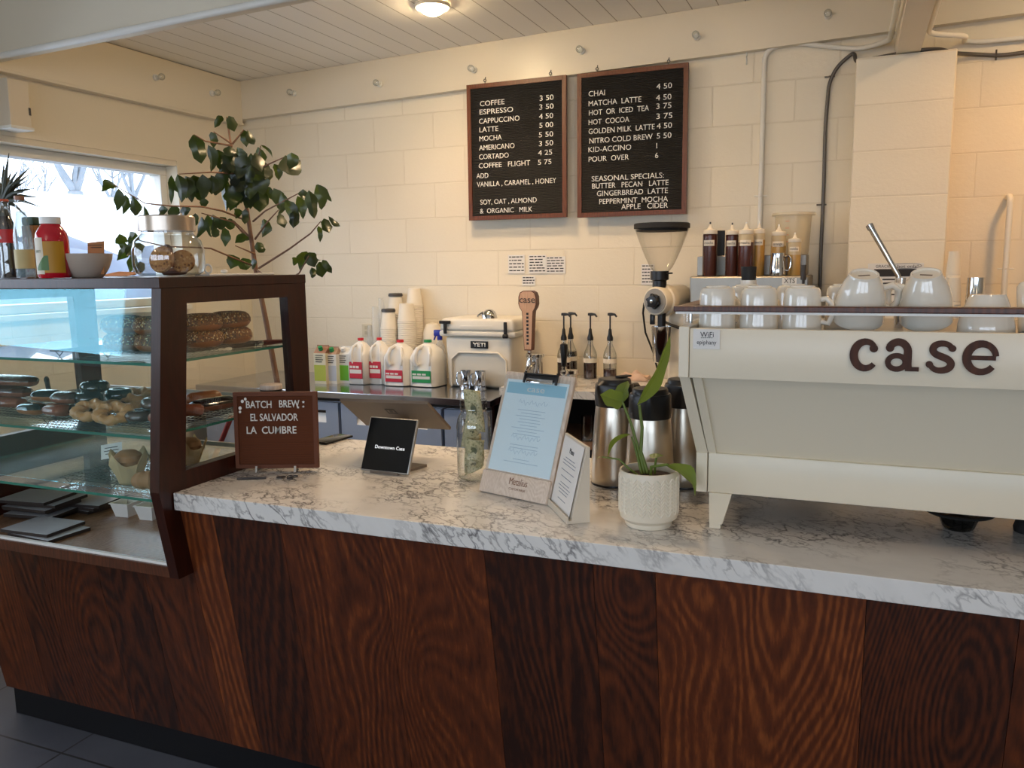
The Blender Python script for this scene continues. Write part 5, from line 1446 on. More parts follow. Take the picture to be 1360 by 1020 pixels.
# coffee grinder
YG = 4.02
gx = PY(879, 400, YG).x; gz = PY(879, 400, YG).z
t = thing('coffee_grinder', 'white bag grinder with a tall clear hopper and a steel dosing cup', 'grinder', (gx, YG + .12, MZ))
dl = Vector((.10, -1, 0)).normalized()
fc = PY(870, 400, YG - .06); rr = 19.0 / 1097.8 * (fc.y * .924 - fc.x * .382)
ax = (PY(903, 396, YG + .30) - fc).normalized(); ax = Vector((.34, .94, .02)).normalized()
b = MB(); b.lathe([(0, 0), (rr * .94, 0), (rr, .006), (rr, .05), (rr * 1.12, .055), (rr * 1.15, .075), (rr * 1.12, .095), (rr * .98, .1), (rr * .98, .24), (rr * .88, .255), (0, .258)], 36, fc, ax); b.build('motor_housing', m['cream'], t)
b = MB(); b.lathe([(0, -.004), (rr * .86, -.004), (rr * .86, .0)], 32, fc, ax); b.build('dial_plate', M('grey dial plate', (150, 146, 138), .4), t)
b = MB(); b.lathe([(0, -.034), (rr * .38, -.030), (rr * .43, -.024), (rr * .43, -.006), (rr * .5, -.004)], 24, fc, ax)
sd = ax.orthogonal().normalized()
for k in range(6):
    q = Matrix.Rotation(k * PI / 3, 3, ax) @ sd; b.box(fc - ax * .016 + q * rr * .44, (.012, .018, .012), mat=ax.to_track_quat('Y', 'Z').to_matrix().to_4x4() @ Matrix.Rotation(k * PI / 3, 4, 'Y'))
b.build('dial_knob', m['black'], t)
b = MB(); b.lathe([(0, -.035), (rr * .13, -.034), (rr * .14, -.030)], 14, fc, ax); b.build('dial_screw', m['chrome'], t)
cn = fc + ax * .045
hx = PY(876, 365, cn.y).x
zA, zB, zC_, zD = PY(876, 381, cn.y).z, PY(876, 360, cn.y).z, PY(879, 304, cn.y).z, PY(879, 296.5, cn.y).z
b = MB(); nr = 9.5 / 240
b.lathe([(0, zA - .02), (nr * .85, zA - .02), (nr * .85, zA + .03), (nr * 1.12, zA + .035), (nr * 1.12, zB), (0, zB)], 24, (hx, cn.y, 0)); b.tube([(hx + nr * .8, cn.y - .02, zB - .012), (hx + nr * 1.7, cn.y - .024, zB - .010)], .004, 8); b.build('hopper_neck', m['black'], t)
hr = 31 / 240
b = MB(); prof = [(nr * 1.0, zB)]
for i in range(1, 11):
    u = i / 10; prof.append((nr + (hr - nr) * (u ** .78), zB + (zC_ - zB) * u))
b.lathe(prof, 40, (hx + .008, cn.y, 0)); b.build('hopper', m['hopper'], t)
b = MB(); b.lathe([(0, zC_ - .012), (hr * .93, zC_ - .012), (hr * .95, zC_), (hr * 1.03, zC_ + .002), (hr * 1.03, zD - .004), (hr * .99, zD), (0, zD)], 40, (hx + .008, cn.y, 0)); b.build('hopper_lid', m['rubber'], t)
zs = fc.z - rr; cxs = PY(877, 430, fc.y).x
b = MB(); b.cyl((cxs, fc.y + .03, zs + .02), (cxs, fc.y + .03, PY(877, 434, fc.y).z), .020, n=18); b.box((cxs - .045, fc.y + .03, zs - .02), (.022, .03, .05), bev=.004); b.tube([(cxs + .01, fc.y + .03, zs - .03), (cxs + .05, fc.y + .01, zs - .045), (cxs + .10, fc.y - .0, zs - .06)], [.006, .007, .008], 8); b.build('chute', m['black'], t)
zc1, zc0 = PY(878, 434, fc.y).z, PY(878, 482, fc.y).z
tc = thing('dosing_cup', 'tapered steel dosing cup hanging under the grinder chute', 'cup', (cxs, fc.y + .03, zc0))
b = MB(); hh = zc1 - zc0; b.lathe([(0, 0), (.036, 0), (.039, .004), (.049, hh), (.046, hh), (.036, .006), (0, .006)], 28); b.build('cup_body', m['chrome'], tc, world=False)
xb0, xb1 = PY(889, 440, YG + .1).x, PY(914, 440, YG + .1).x
b = MB(); b.box(((xb0 + xb1) / 2 + .01, YG + .12, (MZ + fc.z - rr * .6) / 2), (.11, .13, fc.z - rr * .6 - MZ), bev=.012, seg=3); b.box((cxs + .03, YG + .06, MZ + .02), (.19, .26, .038), bev=.012, seg=3); b.build('stand', m['cream'], t)
b = MB(); b.tube([(fc.x - rr * .9, fc.y + .04, fc.z - .01), (fc.x - rr * 1.05, fc.y + .06, fc.z - .06), (fc.x - rr * 1.0, fc.y + .1, fc.z - .16), (fc.x - rr * .55, fc.y + .14, fc.z - .26), (fc.x - .01, fc.y + .17, MZ + .05)], .005, 8); b.build('power_cord', m['black'], t)

# coffee brewer base with squeeze bottles, behind the espresso machine
YF = 4.06
zl = PY(930, 367, YF).z; zlo = PY(930, 402, YF - .02).z - .05
xa, xb = PY(917, 390, YF).x, PY(1074, 390, YF).x
t = thing('coffee_brewer', 'stainless coffee brewer behind the cup rail with squeeze bottles on top', 'brewer', ((xa + xb) / 2, YF + .06, MZ))
YQ = 4.42
b = MB(); b.bx(xa, xb, YF - .03, YQ, MZ + .001, zl, .008); b.build('brewer_body', m['steel'], t, smooth=0)
xa2, xb2 = PY(926, 350, YF + .15).x, PY(1071, 350, YF + .15).x
zt_ = PY(930, 340, YF + .15).z
b = MB(); b.bx(xa2, xb2, YF + .15, YQ, zl, zt_, .004); b.build('upper_panel', m['steel'], t, smooth=0)
b = MB(); q = PY(957, 306, YF + .17); b.bx(q.x - .022, q.x + .022, YF + .16, YF + .18, zt_, q.z, .003); b.build('control_panel', m['black'], t, smooth=0)
b = MB(); q0 = PY(1039, 370, YF - .031); q1 = PY(1058, 376, YF - .031); b.bx(q0.x, q1.x, YF - .032, YF - .0295, q1.z - .004, q0.z + .003); bd = b.build('name_plate', m['white'], t, smooth=0)
text('XTS', 'plate_letters', m['ink'], bd, (q0.x + .008, YF - .0323, q1.z), ux, vz, (q1.x - q0.x) * .75, .022, .0006)
b = MB(); q = PY(1067, 368, YF - .03); b.cyl((q.x, YF - .036, q.z - .012), (q.x, YF - .036, q.z + .055), .012, n=14); b.cyl((q.x, YF - .036, q.z - .07), (q.x, YF - .036, q.z - .012), .006, n=10); b.build('tap_lever', m['darkgrey'], t)
b = MB(); b.tube([(xa2, YF + .12, zt_ + .03), (xa2 - .06, YF + .16, zt_ - .02), (xa2 - .09, YF + .2, zt_ - .2), (xa2 - .10, YF + .3, MZ + .05)], .004, 8); b.bm.free()

sq_brown = liquid('brown squeeze bottle', (78, 40, 30), .95, .25); sq_yel = liquid('amber squeeze bottle', (190, 144, 70), .85, .25); sq_org = liquid('orange squeeze bottle', (206, 166, 96), .8, .25); sq_top = liquid('frosted bottle shoulder', (214, 196, 160), .8, .3)
def squeeze(x0, x1, yt, yb, Y, body, lab, fill, tip='white'):
    c = (x0 + x1) / 2; p = PY(c, yb, Y); p.z = zl; r = (PY(x1, 340, Y).x - PY(x0, 340, Y).x) / 2 * .95; h = PY(c, yt, Y).z - zl
    t = thing('squeeze_bottle', lab, 'squeeze bottle', (p.x, Y, zl + .0005), 0, 'squeeze bottles on the coffee brewer')
    hb = h * .80
    b = MB(); b.lathe([(0, 0), (r * .96, 0), (r, .005), (r, hb * fill)], 24); b.build('filled_body', body, t, world=False)
    b = MB(); b.lathe([(r, hb * fill), (r, hb * .93), (r * .9, hb)], 24); b.build('shoulder', sq_top if fill < .9 else body, t, world=False)
    b = MB(); b.lathe([(r * 1.0, hb * .97), (r * 1.03, hb * .98), (r * 1.0, hb + h * .05), (r * .4, hb + h * .07), (r * .28, hb + h * .1), (r * .1, h * .97), (0, h * .97)], 22); b.build('cap', m['cup_paper'], t, world=False)
    b = MB(); b.lathe([(r * .13, h * .95), (r * .11, h), (0, h)], 10); b.build('tip', m[tip], t, world=False)
    b = MB(); wrap(b, r * 1.015, hb * .70, hb * .83, -.8, .8); tp_ = b.build('tape_label', m['cup_paper'], t, world=False, fixn=False)
    text('orange' if 'orange' in lab else 'mocha', 'tape_writing', m['ink'], t, t.location + Vector((-r * .6, -r * 1.03, hb * .74)), ux, vz, r * 1.2, .012, .0004)
    return t
for a in ((932, 952, 295, 367, YF + .01, sq_brown, 'brown squeeze bottle at the left end of the brewer', .95, 'black'), (962, 980, 296, 367, YF + .03, sq_brown, 'brown squeeze bottle, second from the left', .95, 'black'), (979, 1000, 295, 369, YF - .005, sq_brown, 'brown squeeze bottle with a frosted shoulder, third from the left', .78, 'white'),
          (999, 1015, 294, 366, YF + .05, sq_yel, 'amber squeeze bottle behind the third brown one', .82, 'white'), (1022, 1043, 298, 366, YF + .097, sq_org, 'orange squeeze bottle behind the small steel pitcher', .72, 'white'), (1045, 1063, 309, 366, YF + .05, sq_org, 'pale squeeze bottle in front of the big clear tub', .6, 'white')):
    o = squeeze(*a)
# clear tub on top of the brewer
q = PY(1053, 337, YF + .27)
t = thing('storage_tub', 'big frosted measuring tub behind the squeeze bottles', 'tub', (q.x, YF + .27, zt_ + .0005))
b = MB(); Y = YF + .27; rt, rb2 = (PY(1086, 290, Y).x - PY(1021, 290, Y).x) / 2, (PY(1079, 336, Y).x - PY(1026, 336, Y).x) / 2; hT = PY(1053, 283, Y).z - zt_
rt *= .92; cc = PY(1053, 310, Y).x - q.x
b = MB(); b.lathe([(0, .001), (rb2 * .8, .001), (rb2 * .82, .01), (rt * .82, hT * .93), (rt * .98, hT * .94), (rt * .98, hT), (rt * .82, hT), (rb2 * .8, .012), (0, .006)], 32, (cc, 0, 0)); b.build('tub_body', m['cambro'], t, world=False)
b = MB(); 
for k in range(4): b.bx(cc - .03, cc - .012, -rt * .86, -rt * .855, hT * (.3 + .16 * k), hT * (.31 + .16 * k))
b.build('measuring_marks', M('red print', (190, 70, 50), .6), t, world=False, smooth=0)
q = PY(1032, 367, YF - .01); hp = PY(1032, 338, YF - .01).z - zl
dup(t1, (q.x, YF + .009, zl), label='small steel pitcher on the brewer in front of the orange squeeze bottle', rz=PI)
# things right of the column, on the back counter
def pc(x0, x1, yt, Y, lab):
    c = (x0 + x1) / 2; p = PY(c, 400, Y); r = (PY(x1, 380, Y).x - PY(x0, 380, Y).x) / 2; h = PY(c, yt, Y).z - MZ
    t = thing('cup_stack', lab, 'cup stack', (p.x, Y, MZ + .0005), 0, 'paper cup stacks right of the column')
    b = MB(); prof = [(0, 0)]; n = int(h / .02)
    for k in range(n): z = k * (h - .1) / n; prof += [(r, z), (r * 1.03, z + .003), (r * .99, z + .006), (r * .97, z + (h - .1) / n * .9)]
    prof += [(r, h - .1), (r * .78, h), (0, h)]
    b.lathe(prof, 26); b.build('nested_cups', m['cup_paper'], t, world=False, smooth=25)
pc(1257, 1276.5, 369, 4.03, 'white paper cup stack just right of the column')
pc(1254, 1274, 334, 4.12, 'taller white paper cup stack behind the shorter one')
p = PY(1295, 390, 4.05); h = PY(1295, 368.5, 4.05).z - MZ
t = thing('cocktail_shaker', 'steel shaker right of the paper cups', 'shaker', (p.x, 4.05, MZ))
b = MB(); b.lathe([(0, .001), (.036, .001), (.042, h * .70), (.044, h * .74), (.036, h * .78), (.034, h), (0, h)], 26); b.build('shaker_body', m['chrome'], t, world=False)
# tools leaning behind the display case
a = PY(62, 505, 2.75); c = PY(83, 605, 2.75); d = (c - a).normalized(); foot = a + d * ((a.z - .001) / -d.z)
t = thing('floor_pole', 'dark metal pole leaning against the wall behind the display case', 'pole', (foot.x, foot.y, 0))
b = MB(); b.tube([a, a.lerp(foot, .5), foot + Vector((0, 0, .001))], [.011, .011, .011], 8); b.build('shaft', m['black'], t)
b = MB(); b.ball(a, .014, 10, (1, .8, 1.4)); b.build('grip', m['rubber'], t)
a = PY(302, 566, 2.75); c = PY(286, 605, 2.75); d = (c - a).normalized(); foot = a + d * ((a.z - .001) / -d.z)
t = thing('broom', 'red broom handle leaning behind the display case, seen through the side pane', 'broom', (foot.x, foot.y, 0))
b = MB(); b.tube([a - d * .05, foot - d * .1], .011, 8); b.build('handle', M('red broom handle', (150, 50, 48), .5), t)
b = MB(); b.prism([foot + Vector((-.12, -.025, .001)), foot + Vector((.12, -.025, .001)), foot + Vector((.09, -.02, .12)), foot + Vector((-.09, -.02, .12))], (0, .05, 0)); b.build('brush', m['rubber'], t, smooth=0)
# ------------------------------------------------------------------ things on the service counter
def proj(p):
    d = Vector(p) - CAM; z = d.dot(_f); return 680 + FPX * d.dot(_r2) / z, 510 + FPX * d.dot(_d2) / z


def lean(BL, u, target, lo=.1, hi=.5):
    """tilt and length of a leaning rectangle whose lower left corner is BL and whose upper left corner is seen at target"""
    bk = Vector((-u.y, u.x, 0)); best = None
    for i in range(0, 76):
        ti = math.radians(i); v = bk * math.sin(ti) + Vector((0, 0, math.cos(ti)))
        for j in range(80):
            L = lo + (hi - lo) * j / 79; q = proj(BL + v * L); e_ = (q[0] - target[0]) ** 2 + (q[1] - target[1]) ** 2
            if best is None or e_ < best[0]: best = (e_, v, L)
    return best[1], best[2]


# --- letter board sign
BL = Vector((-1.748, 1.982, CZ + .012)); BR = PZ(423, 624, CZ + .006); BR.z = BL.z
u = (BR - BL); Wd = u.length; u.normalize()
v, L = lean(BL, u, (309, 521.5)); n = u.cross(v)
t = thing('letter_sign', 'brown letter board on the counter reading BATCH BREW EL SALVADOR LA CUMBRE', 'letter board', BL + u * Wd / 2 - Vector((0, 0, .012)))
b = MB()
fw = .012
P = [BL, BL + u * Wd, BL + u * Wd + v * L, BL + v * L]; Q = [BL + u * fw + v * fw, BL + u * (Wd - fw) + v * fw, BL + u * (Wd - fw) + v * (L - fw), BL + u * fw + v * (L - fw)]
for i in range(4):
    j = (i + 1) % 4; b.prism([P[i], P[j], Q[j], Q[i]], n * -.018)
b.build('frame', M('sign frame brown', (96, 48, 18), .7), t, smooth=0)
b = MB(); b.prism([q - n * .006 for q in Q], n * -.008)
for k in range(int((L - 2 * fw) / .0075)):
    z = fw + .003 + k * .0075
    b.prism([BL + u * fw + v * z - n * .006, BL + u * (Wd - fw) + v * z - n * .006, BL + u * (Wd - fw) + v * (z + .0045) - n * .006, BL + u * fw + v * (z + .0045) - n * .006], n * .0018)
b.build('grooved_panel', M('brown grooved panel', (90, 43, 13), .9), t, smooth=0)
def onb(px, py):
    o = BL + n * (-.0038); d = _ray(px, py); k = (o - CAM).dot(n) / d.dot(n); return CAM + d * k
for s_, x0, y0, x1 in (('BATCH', 327, 542, 361), ('BREW', 371, 541, 398), ('EL SALVADOR', 333, 559, 396), ('LA  CUMBRE', 328, 576, 394)):
    a = onb(x0, y0); c = onb(x1, y0); text(s_, 'letter_line', m['letter'], t, a, u, v, (c - a).length, .022, .0022, bold=.01)
b = MB()
for px, py, r in ((322, 533, .005), (326, 530, .0045), (319, 542, .0055), (319, 547, .004), (403, 534, .0045), (396, 541, .0045), (403, 540, .004)):
    q = onb(px, py)
    pts = []
    for i in range(10):
        a = PI / 2 + 2 * PI * i / 10; rr = r * (1 if i % 2 == 0 else .5) if px > 350 else r * (1.05 - .35 * abs(math.cos((i / 10 + .25) * PI * 2)) * (1 if i in (0,) else .4)); pts.append(q + u * rr * math.cos(a) + v * rr * math.sin(a))
    b.prism(pts, n * .002)
b.build('hearts_and_stars', m['letter'], t, smooth=0)
b = MB(); c = BL + u * Wd / 2; bk = Vector((-u.y, u.x, 0))
for s_ in (-1, 1):
    o = c + u * (.06 * s_); o.z = CZ
    b.tube([o - bk * .012 + Vector((0, 0, .022)), o - bk * .016 + Vector((0, 0, .005)), o + Vector((0, 0, .005)), o + bk * .09 + Vector((0, 0, .005)), o + v * .16 + bk * .012 + Vector((0, 0, 0))], .0035, 6)
b.build('easel', M('pale easel wire', (196, 190, 180), .4), t)
# two little dark metal things in front of it
q = PZ(333, 637, CZ)
b = MB(); d = Vector((math.cos(.5), math.sin(.5), 0)); b.tube([q - d * .04 + Vector((0, 0, .004)), q - d * .01 + Vector((0, 0, .0045)), q + d * .02 + Vector((0, 0, .004)), q + d * .045 + Vector((0, 0, .004))], [.0028, .0038, .004, .003], 8)
tag(b.build('pen', m['darkgrey']), 'small dark pen lying in front of the letter sign', 'pen')
q = PZ(381, 635, CZ)
b = MB(); R.seed(4)
for k in range(9): b.torus(q + Vector((R.uniform(-.028, .028), R.uniform(-.012, .012), .003 + .0012 * (k % 3))), .008, .0018, 16, 6, Matrix.Rotation(R.uniform(-.15, .15), 3, 'X'))
tag(b.build('chain', m['darkgrey']), 'small dark metal chain heaped in front of the letter sign', 'chain')
# canister behind the sign
q = PY(356, 516, 2.14); hT = PY(356, 510, 2.14).z
t = thing('canister', 'black canister with pale wooden lid behind the letter sign', 'canister', (q.x + .012, 2.14, CZ))
b = MB(); hc = hT - CZ; b.lathe([(0, .001), (.033, .001), (.035, .006), (.035, hc - .016), (0, hc - .016)], 28); bd = b.build('canister_body', m['black'], t, world=False)
b = MB(); b.lathe([(0, hc - .0155), (.034, hc - .0155), (.035, hc - .002), (.033, hc), (0, hc)], 28); b.build('lid', m['pale_wood'], t, world=False)
b = MB()
for k in range(5): b.box((-.016 + .008 * k, -.0355, hc - .027), (.004, .0012, .009), rz=0)
b.build('label_print', m['letter'], bd, world=False, smooth=0)

# phone on the counter
A = PZ(421, 592, CZ + .001); B = PZ(455, 582, CZ + .001); C_ = PZ(440, 577, CZ + .001)
A = Vector((-1.72, 2.405, CZ)); d = (B - A); d.z = 0; c = A + d * .5 + Vector((-.02, .02, 0))
b = MB(); b.box((c.x, c.y, CZ + .005), (.075, .15, .009), rz=-.12, bev=.004); 
t = tag(b.build('phone', m['screen']), 'black phone lying flat at the back of the counter near the letter sign', 'phone')

# --- payment terminal
BL = PZ(478, 624, CZ + .006); BR = PZ(542, 631, CZ + .006)
u = BR - BL; Wd = u.length; u.normalize(); v, L = lean(BL, u, (491.5, 553)); n = u.cross(v); bk = Vector((-u.y, u.x, 0))
t = thing('payment_terminal', 'payment terminal with a black customer screen reading Downtown Case', 'payment terminal', (BL + u * Wd / 2 + bk * .06).xy.to_3d() + Vector((0, 0, CZ)))
M4 = Matrix((u, v, n)).transposed().to_4x4()
b = MB(); b.box(BL + u * Wd / 2 + v * L / 2 - n * .006, (Wd, L, .012), mat=M4, bev=.005, seg=3); b.build('screen_shell', M('silver shell', (170, 168, 164), .35, .6), t)
b = MB(); b.box(BL + u * Wd / 2 + v * L / 2 + n * .0008, (Wd * .95, L * .95, .0016), mat=M4, bev=.0006, seg=1); sc = b.build('screen_glass', m['screen'], t)
m['lit_text'] = M('lit screen text', (235, 235, 235), .5, emit=(1, 1, 1, .7))
def ons(px, py, o=BL, nn=n):
    o = o + nn * .002; d = _ray(px, py); k = (o - CAM).dot(nn) / d.dot(nn); return CAM + d * k
a = ons(498, 595); c = ons(535, 597)
text('Downtown Case', 'screen_text', m['lit_text'], sc, a, u, v, (c - a).length * 1.06, .0105, .0003, bold=.0)
b = MB(); q = BL + u * Wd / 2; q.z = CZ
b.prism([q - u * .05 + Vector((0, 0, .001)), q + u * .05 + Vector((0, 0, .001)), q + u * .075 + bk * .13 + Vector((0, 0, .001)), q - u * .045 + bk * .13 + Vector((0, 0, .001))], (0, 0, .008))
top = BL + u * Wd / 2 + v * L * .8 - n * .010
b.prism([q - u * .03 + bk * .05 + Vector((0, 0, .008)), q + u * .03 + bk * .05 + Vector((0, 0, .008)), top + u * .03, top - u * .03], bk * .02); b.build('stand', m['taupe'], t)
YA = 2.235
T0 = PY(451, 532.5, YA); T1 = PY(567.5, 537, YA)
uu = (T1 - T0).normalized(); Wt = (T1 - T0).length
q = PY(602, 571, YA + .15); dv = q - T1; dv = dv - uu * dv.dot(uu); Lt = dv.length; dv.normalize(); nn = uu.cross(dv)
b = MB(); b.prism([T0, T1, T1 + dv * Lt, T0 + dv * Lt], nn * .010 * (1 if nn.z > 0 else -1)); tab = b.build('tablet', m['taupe'], t, smooth=0)
b = MB(); c = T0 + uu * Wt * .50 + dv * Lt * .34; ns = nn * (-1 if nn.z > 0 else 1)
for k, rr in enumerate((.018, .0125)):
    pass
for (du, dw, su, sw) in ((0, .014, .034, .004), (0, -.014, .034, .004), (.015, 0, .004, .024), (-.015, 0, .004, .024), (0, 0, .010, .010)):
    b.prism([c + uu * (du - su / 2) + dv * (dw - sw / 2), c + uu * (du + su / 2) + dv * (dw - sw / 2), c + uu * (du + su / 2) + dv * (dw + sw / 2), c + uu * (du - su / 2) + dv * (dw + sw / 2)], ns * .0012)
b.build('square_emblem', M('dark emblem', (44, 39, 34), .4), tab, smooth=0)
b = MB(); c0 = T0 + uu * Wt * .45 + dv * Lt * .82; b.tube([c0 + ns * .002, c0 + ns * .03 + Vector((0, 0, -.03)), Vector((c0.x, c0.y - .01, CZ + .01))], [.02, .018, .03], 14); b.build('tablet_arm', m['taupe'], t)

# --- tip jar with bills
q = PZ(622, 640, CZ); rj = .048; p = Vector((q.x, q.y + .045, CZ)); hj = PY(628, 530, p.y).z - CZ
t = thing('tip_jar', 'tall glass tip jar stuffed with dollar bills', 'jar', p)
rj = (PY(648, 600, p.y).x - PY(604.5, 600, p.y).x) / 2 * .96
b = MB(); b.lathe([(0, .003), (rj * .85, .003), (rj * .97, .012), (rj, .03), (rj, hj * .66), (rj * .93, hj * .76), (rj * .74, hj * .84), (rj * .72, hj * .86), (rj * .78, hj * .88), (rj * .76, hj * .91), (rj * .79, hj * .93), (rj * .76, hj * .96), (rj * .78, hj), (rj * .74, hj)], 40); b.build('glass_body', m['jar_glass'], t, world=False)
billm = speckle('dollar bill', (188, 184, 146), [(160, 160, 120), (206, 200, 162), (136, 138, 102)], 160, .8)
def bill(c, wv, hv, ctr, curl, lab):
    wv, hv = Vector(wv), Vector(hv); nn = wv.cross(hv).normalized(); b = MB(); rows = []
    for i in range(9):
        uu_ = i / 8 - .5; rows.append([Vector(c) + hv * uu_ + wv * (k / 6 - .5) + nn * (curl * (math.cos(2.6 * (k / 6 - .5)) - .6) * wv.length + .004 * math.sin(9 * uu_ + k)) for k in range(7)])
    b.grid(rows); t_ = b.build('dollar_bill', billm, fixn=False, solid=.0006); o = tag(t_, lab, 'banknote', 'dollar bills in the tip jar')
    b = MB(); cc = Vector(c)
    pts = [cc + wv * (.18 * math.cos(a * PI / 8)) + hv * (.16 * math.sin(a * PI / 8)) - nn * .0 for a in range(16)]
    s_ = nn * (curl * .4 * wv.length) ; s2 = Vector((0, -.0022, 0))
    b.face([q_ + s_ + s2 for q_ in pts]); e_ = b.build('portrait_oval', M('oval print', (96, 102, 74), .8), None, smooth=0, fixn=False, solid=.0004); e_.parent = o
bill(p + Vector((.004, -.004, hj * .86)), (.05, .01, -.005), (-.02, .01, .12), 0, .12, 'bill sticking up out of the neck of the tip jar')
bill(p + Vector((.012, -.026, hj * .38)), (.058, .008, -.004), (.002, .0, .066), 0, .12, 'bill pressed flat against the front of the tip jar')
bill(p + Vector((-.008, .004, hj * .62)), (.044, .02, .0), (.026, -.006, .11), 0, .14, 'bill folded upright in the shoulder of the tip jar')
bill(p + Vector((.0, -.006, hj * .17)), (.062, -.012, .03), (-.01, .03, .034), 0, .1, 'crumpled bill at the bottom of the tip jar')
bill(p + Vector((-.012, .016, hj * .30)), (.04, .03, .02), (.01, -.012, .1), 0, .15, 'bill curled at the back of the tip jar')

# --- clipboard menu
BL = PZ(636.5, 652.5, CZ); BR = PZ(727, 672, CZ)
u = BR - BL; Wd = u.length; u.normalize(); v, L = lean(BL, u, (671.5, 493)); n = u.cross(v); bk = Vector((-u.y, u.x, 0))
M4 = Matrix((u, v, n)).transposed().to_4x4()
t = thing('clipboard_menu', 'pale wooden clipboard with a light blue menu sheet leaning on the counter', 'clipboard', (BL + BR) / 2)
base = BL + n * .0 + Vector((0, 0, .002))
b = MB(); b.box(base + u * Wd / 2 + v * L / 2 - n * .009, (Wd, L, .012), mat=M4, bev=.003); b.build('board', m['pale_wood'], t)
def onc(px, py, off=.0):
    o = base + n * off; d = _ray(px, py); k = (o - CAM).dot(n) / d.dot(n); return CAM + d * k
hb = .062
b = MB(); b.box(base + u * Wd / 2 + v * (hb / 2) + n * .001, (Wd * .985, hb, .01), mat=M4, bev=.003); ft = b.build('wooden_foot', m['pale_wood'], t)
b = MB(); x0 = .012; b.prism([base + u * x0 + v * (hb + .004) - n * .0025, base + u * (Wd - x0) + v * (hb + .004) - n * .0025, base + u * (Wd - x0) + v * (L - .022) - n * .0025, base + u * x0 + v * (L - .022) - n * .0025], n * .0008); sh = b.build('menu_sheet', m['blue_paper'], t, smooth=0)
b = MB(); b.prism([base + u * .018 + v * (L - .062) - n * .0016, base + u * (Wd - .018) + v * (L - .062) - n * .0016, base + u * (Wd - .018) + v * (L - .030) - n * .0016, base + u * .018 + v * (L - .030) - n * .0016], n * .0003); b.build('header_band', m['blue_head'], sh, smooth=0)
text('case', 'header_text', m['letter'], sh, base + u * Wd * .5 + v * (L - .054) - n * .0012, u, v, .06, .017, .0004, 'C')
b = MB(); R.seed(14)
y = L - .085
while y > hb + .03:
    big = R.random() < .16
    wl = R.uniform(.05, .12) if not big else .1
    if big:
        pts = [(Wd / 2 - wl / 2 + wl * i / 24, y + .006 * math.sin(i * 1.9) + .003 * math.sin(i * .7)) for i in range(25)]
        ribbon(b, pts, .0012, base - n * .0016, u, v, .0003); y -= .022
    else:
        b.prism([base + u * (Wd / 2 - wl / 2) + v * y - n * .0016, base + u * (Wd / 2 + wl / 2) + v * y - n * .0016, base + u * (Wd / 2 + wl / 2) + v * (y + .0016) - n * .0016, base + u * (Wd / 2 - wl / 2) + v * (y + .0016) - n * .0016], n * .0003); y -= .0085
b.build('printed_lines', M('faint blue grey print', (180, 206, 222), .8), sh, smooth=0)
b = MB(); b.box(base + u * Wd / 2 + v * ((L - .014 + hb) / 2 + .004) + n * .0022, (Wd - .012, L - hb - .018, .0022), mat=M4); b.build('acrylic_cover', m['acrylic'], t, smooth=0)
text('Metalius', 'engraved_text', M('burnt engraving', (120, 80, 58), .8), ft, base + u * Wd * .56 + v * .034 + n * .0062, u, v, .062, .019, .0003, 'C')
text('CUSTOM MADE', 'engraved_text', M('burnt engraving small', (120, 80, 58), .8), ft, base + u * Wd * .56 + v * .020 + n * .0062, u, v, .056, .006, .0003, 'C')
b = MB(); c = base + u * Wd * .56 + v * (L - .014) + n * .006
b.box(c, (.115, .018, .004), mat=M4, bev=.0015); b.box(c + v * .010 + n * .003, (.12, .004, .006), mat=M4, bev=.0015); b.box(c - u * .055 + n * .002, (.006, .034, .006), mat=M4, bev=.0015); b.box(c + u * .055 + n * .002, (.006, .034, .006), mat=M4, bev=.0015); b.build('clip', m['black'], t)
b = MB(); b.box(c - v * .010 + n * .005, (.09, .012, .002), mat=M4, bev=.0006); b.build('clip_plate', m['chrome'], t)
b = MB(); o = base + u * Wd / 2 + v * L * .55 - n * .016; g = Vector(o); foot = o + bk * .10; foot.z = CZ + .004; b.prism([o - u * .02, o + u * .02, foot + u * .02, foot - u * .02], bk * .006); b.build('back_strut', m['pale_wood'], t, smooth=0)

# --- wedge card stand
A = PZ(726, 669.5, CZ); B = PZ(753, 697, CZ); C_ = PZ(783.5, 694.5, CZ)
u = (B - A); Wd = u.length; u.normalize(); bk = Vector((-u.y, u.x, 0)); dp = (C_ - B).dot(bk); 
if dp < 0: bk = -bk; dp = -dp
Ht = PY(782.5, 594, C_.y).z - CZ
t = thing('card_stand', 'small white wooden wedge stand with a printed card in front of the carafes', 'card stand', (A + B) / 2)
zz = Vector((0, 0, 1)); e1 = Vector((0, 0, .001))
b = MB(); b.prism([A + bk * .010 + e1, A + bk * dp + e1, A + bk * dp + zz * Ht, A + bk * (dp - .006) + zz * Ht], u * Wd); b.bm.faces.ensure_lookup_table()
b.prism([A + e1, A + bk * .012 + e1, A + bk * .012 + zz * .008, A + bk * .004 + zz * .008, A + bk * .003 + zz * .018, A + zz * .018], u * Wd); b.build('wedge', M('whitewashed wood', (214, 204, 186), .5), t, smooth=0)
s0 = A + bk * .0105 + zz * .010; s1 = A + bk * (dp - .0072) + zz * (Ht - .004); vv = (s1 - s0).normalized(); nn = u.cross(vv); nn = nn if nn.dot(bk) < 0 else -nn
Ls = (s1 - s0).length
b = MB(); b.prism([s0 + u * .012 + nn * .002, s0 + u * (Wd - .012) + nn * .002, s1 + u * (Wd - .012) + nn * .002, s1 + u * .012 + nn * .002], nn * .0008); cd = b.build('card', m['paper'], t, smooth=0)
b = MB()
y = Ls - .05
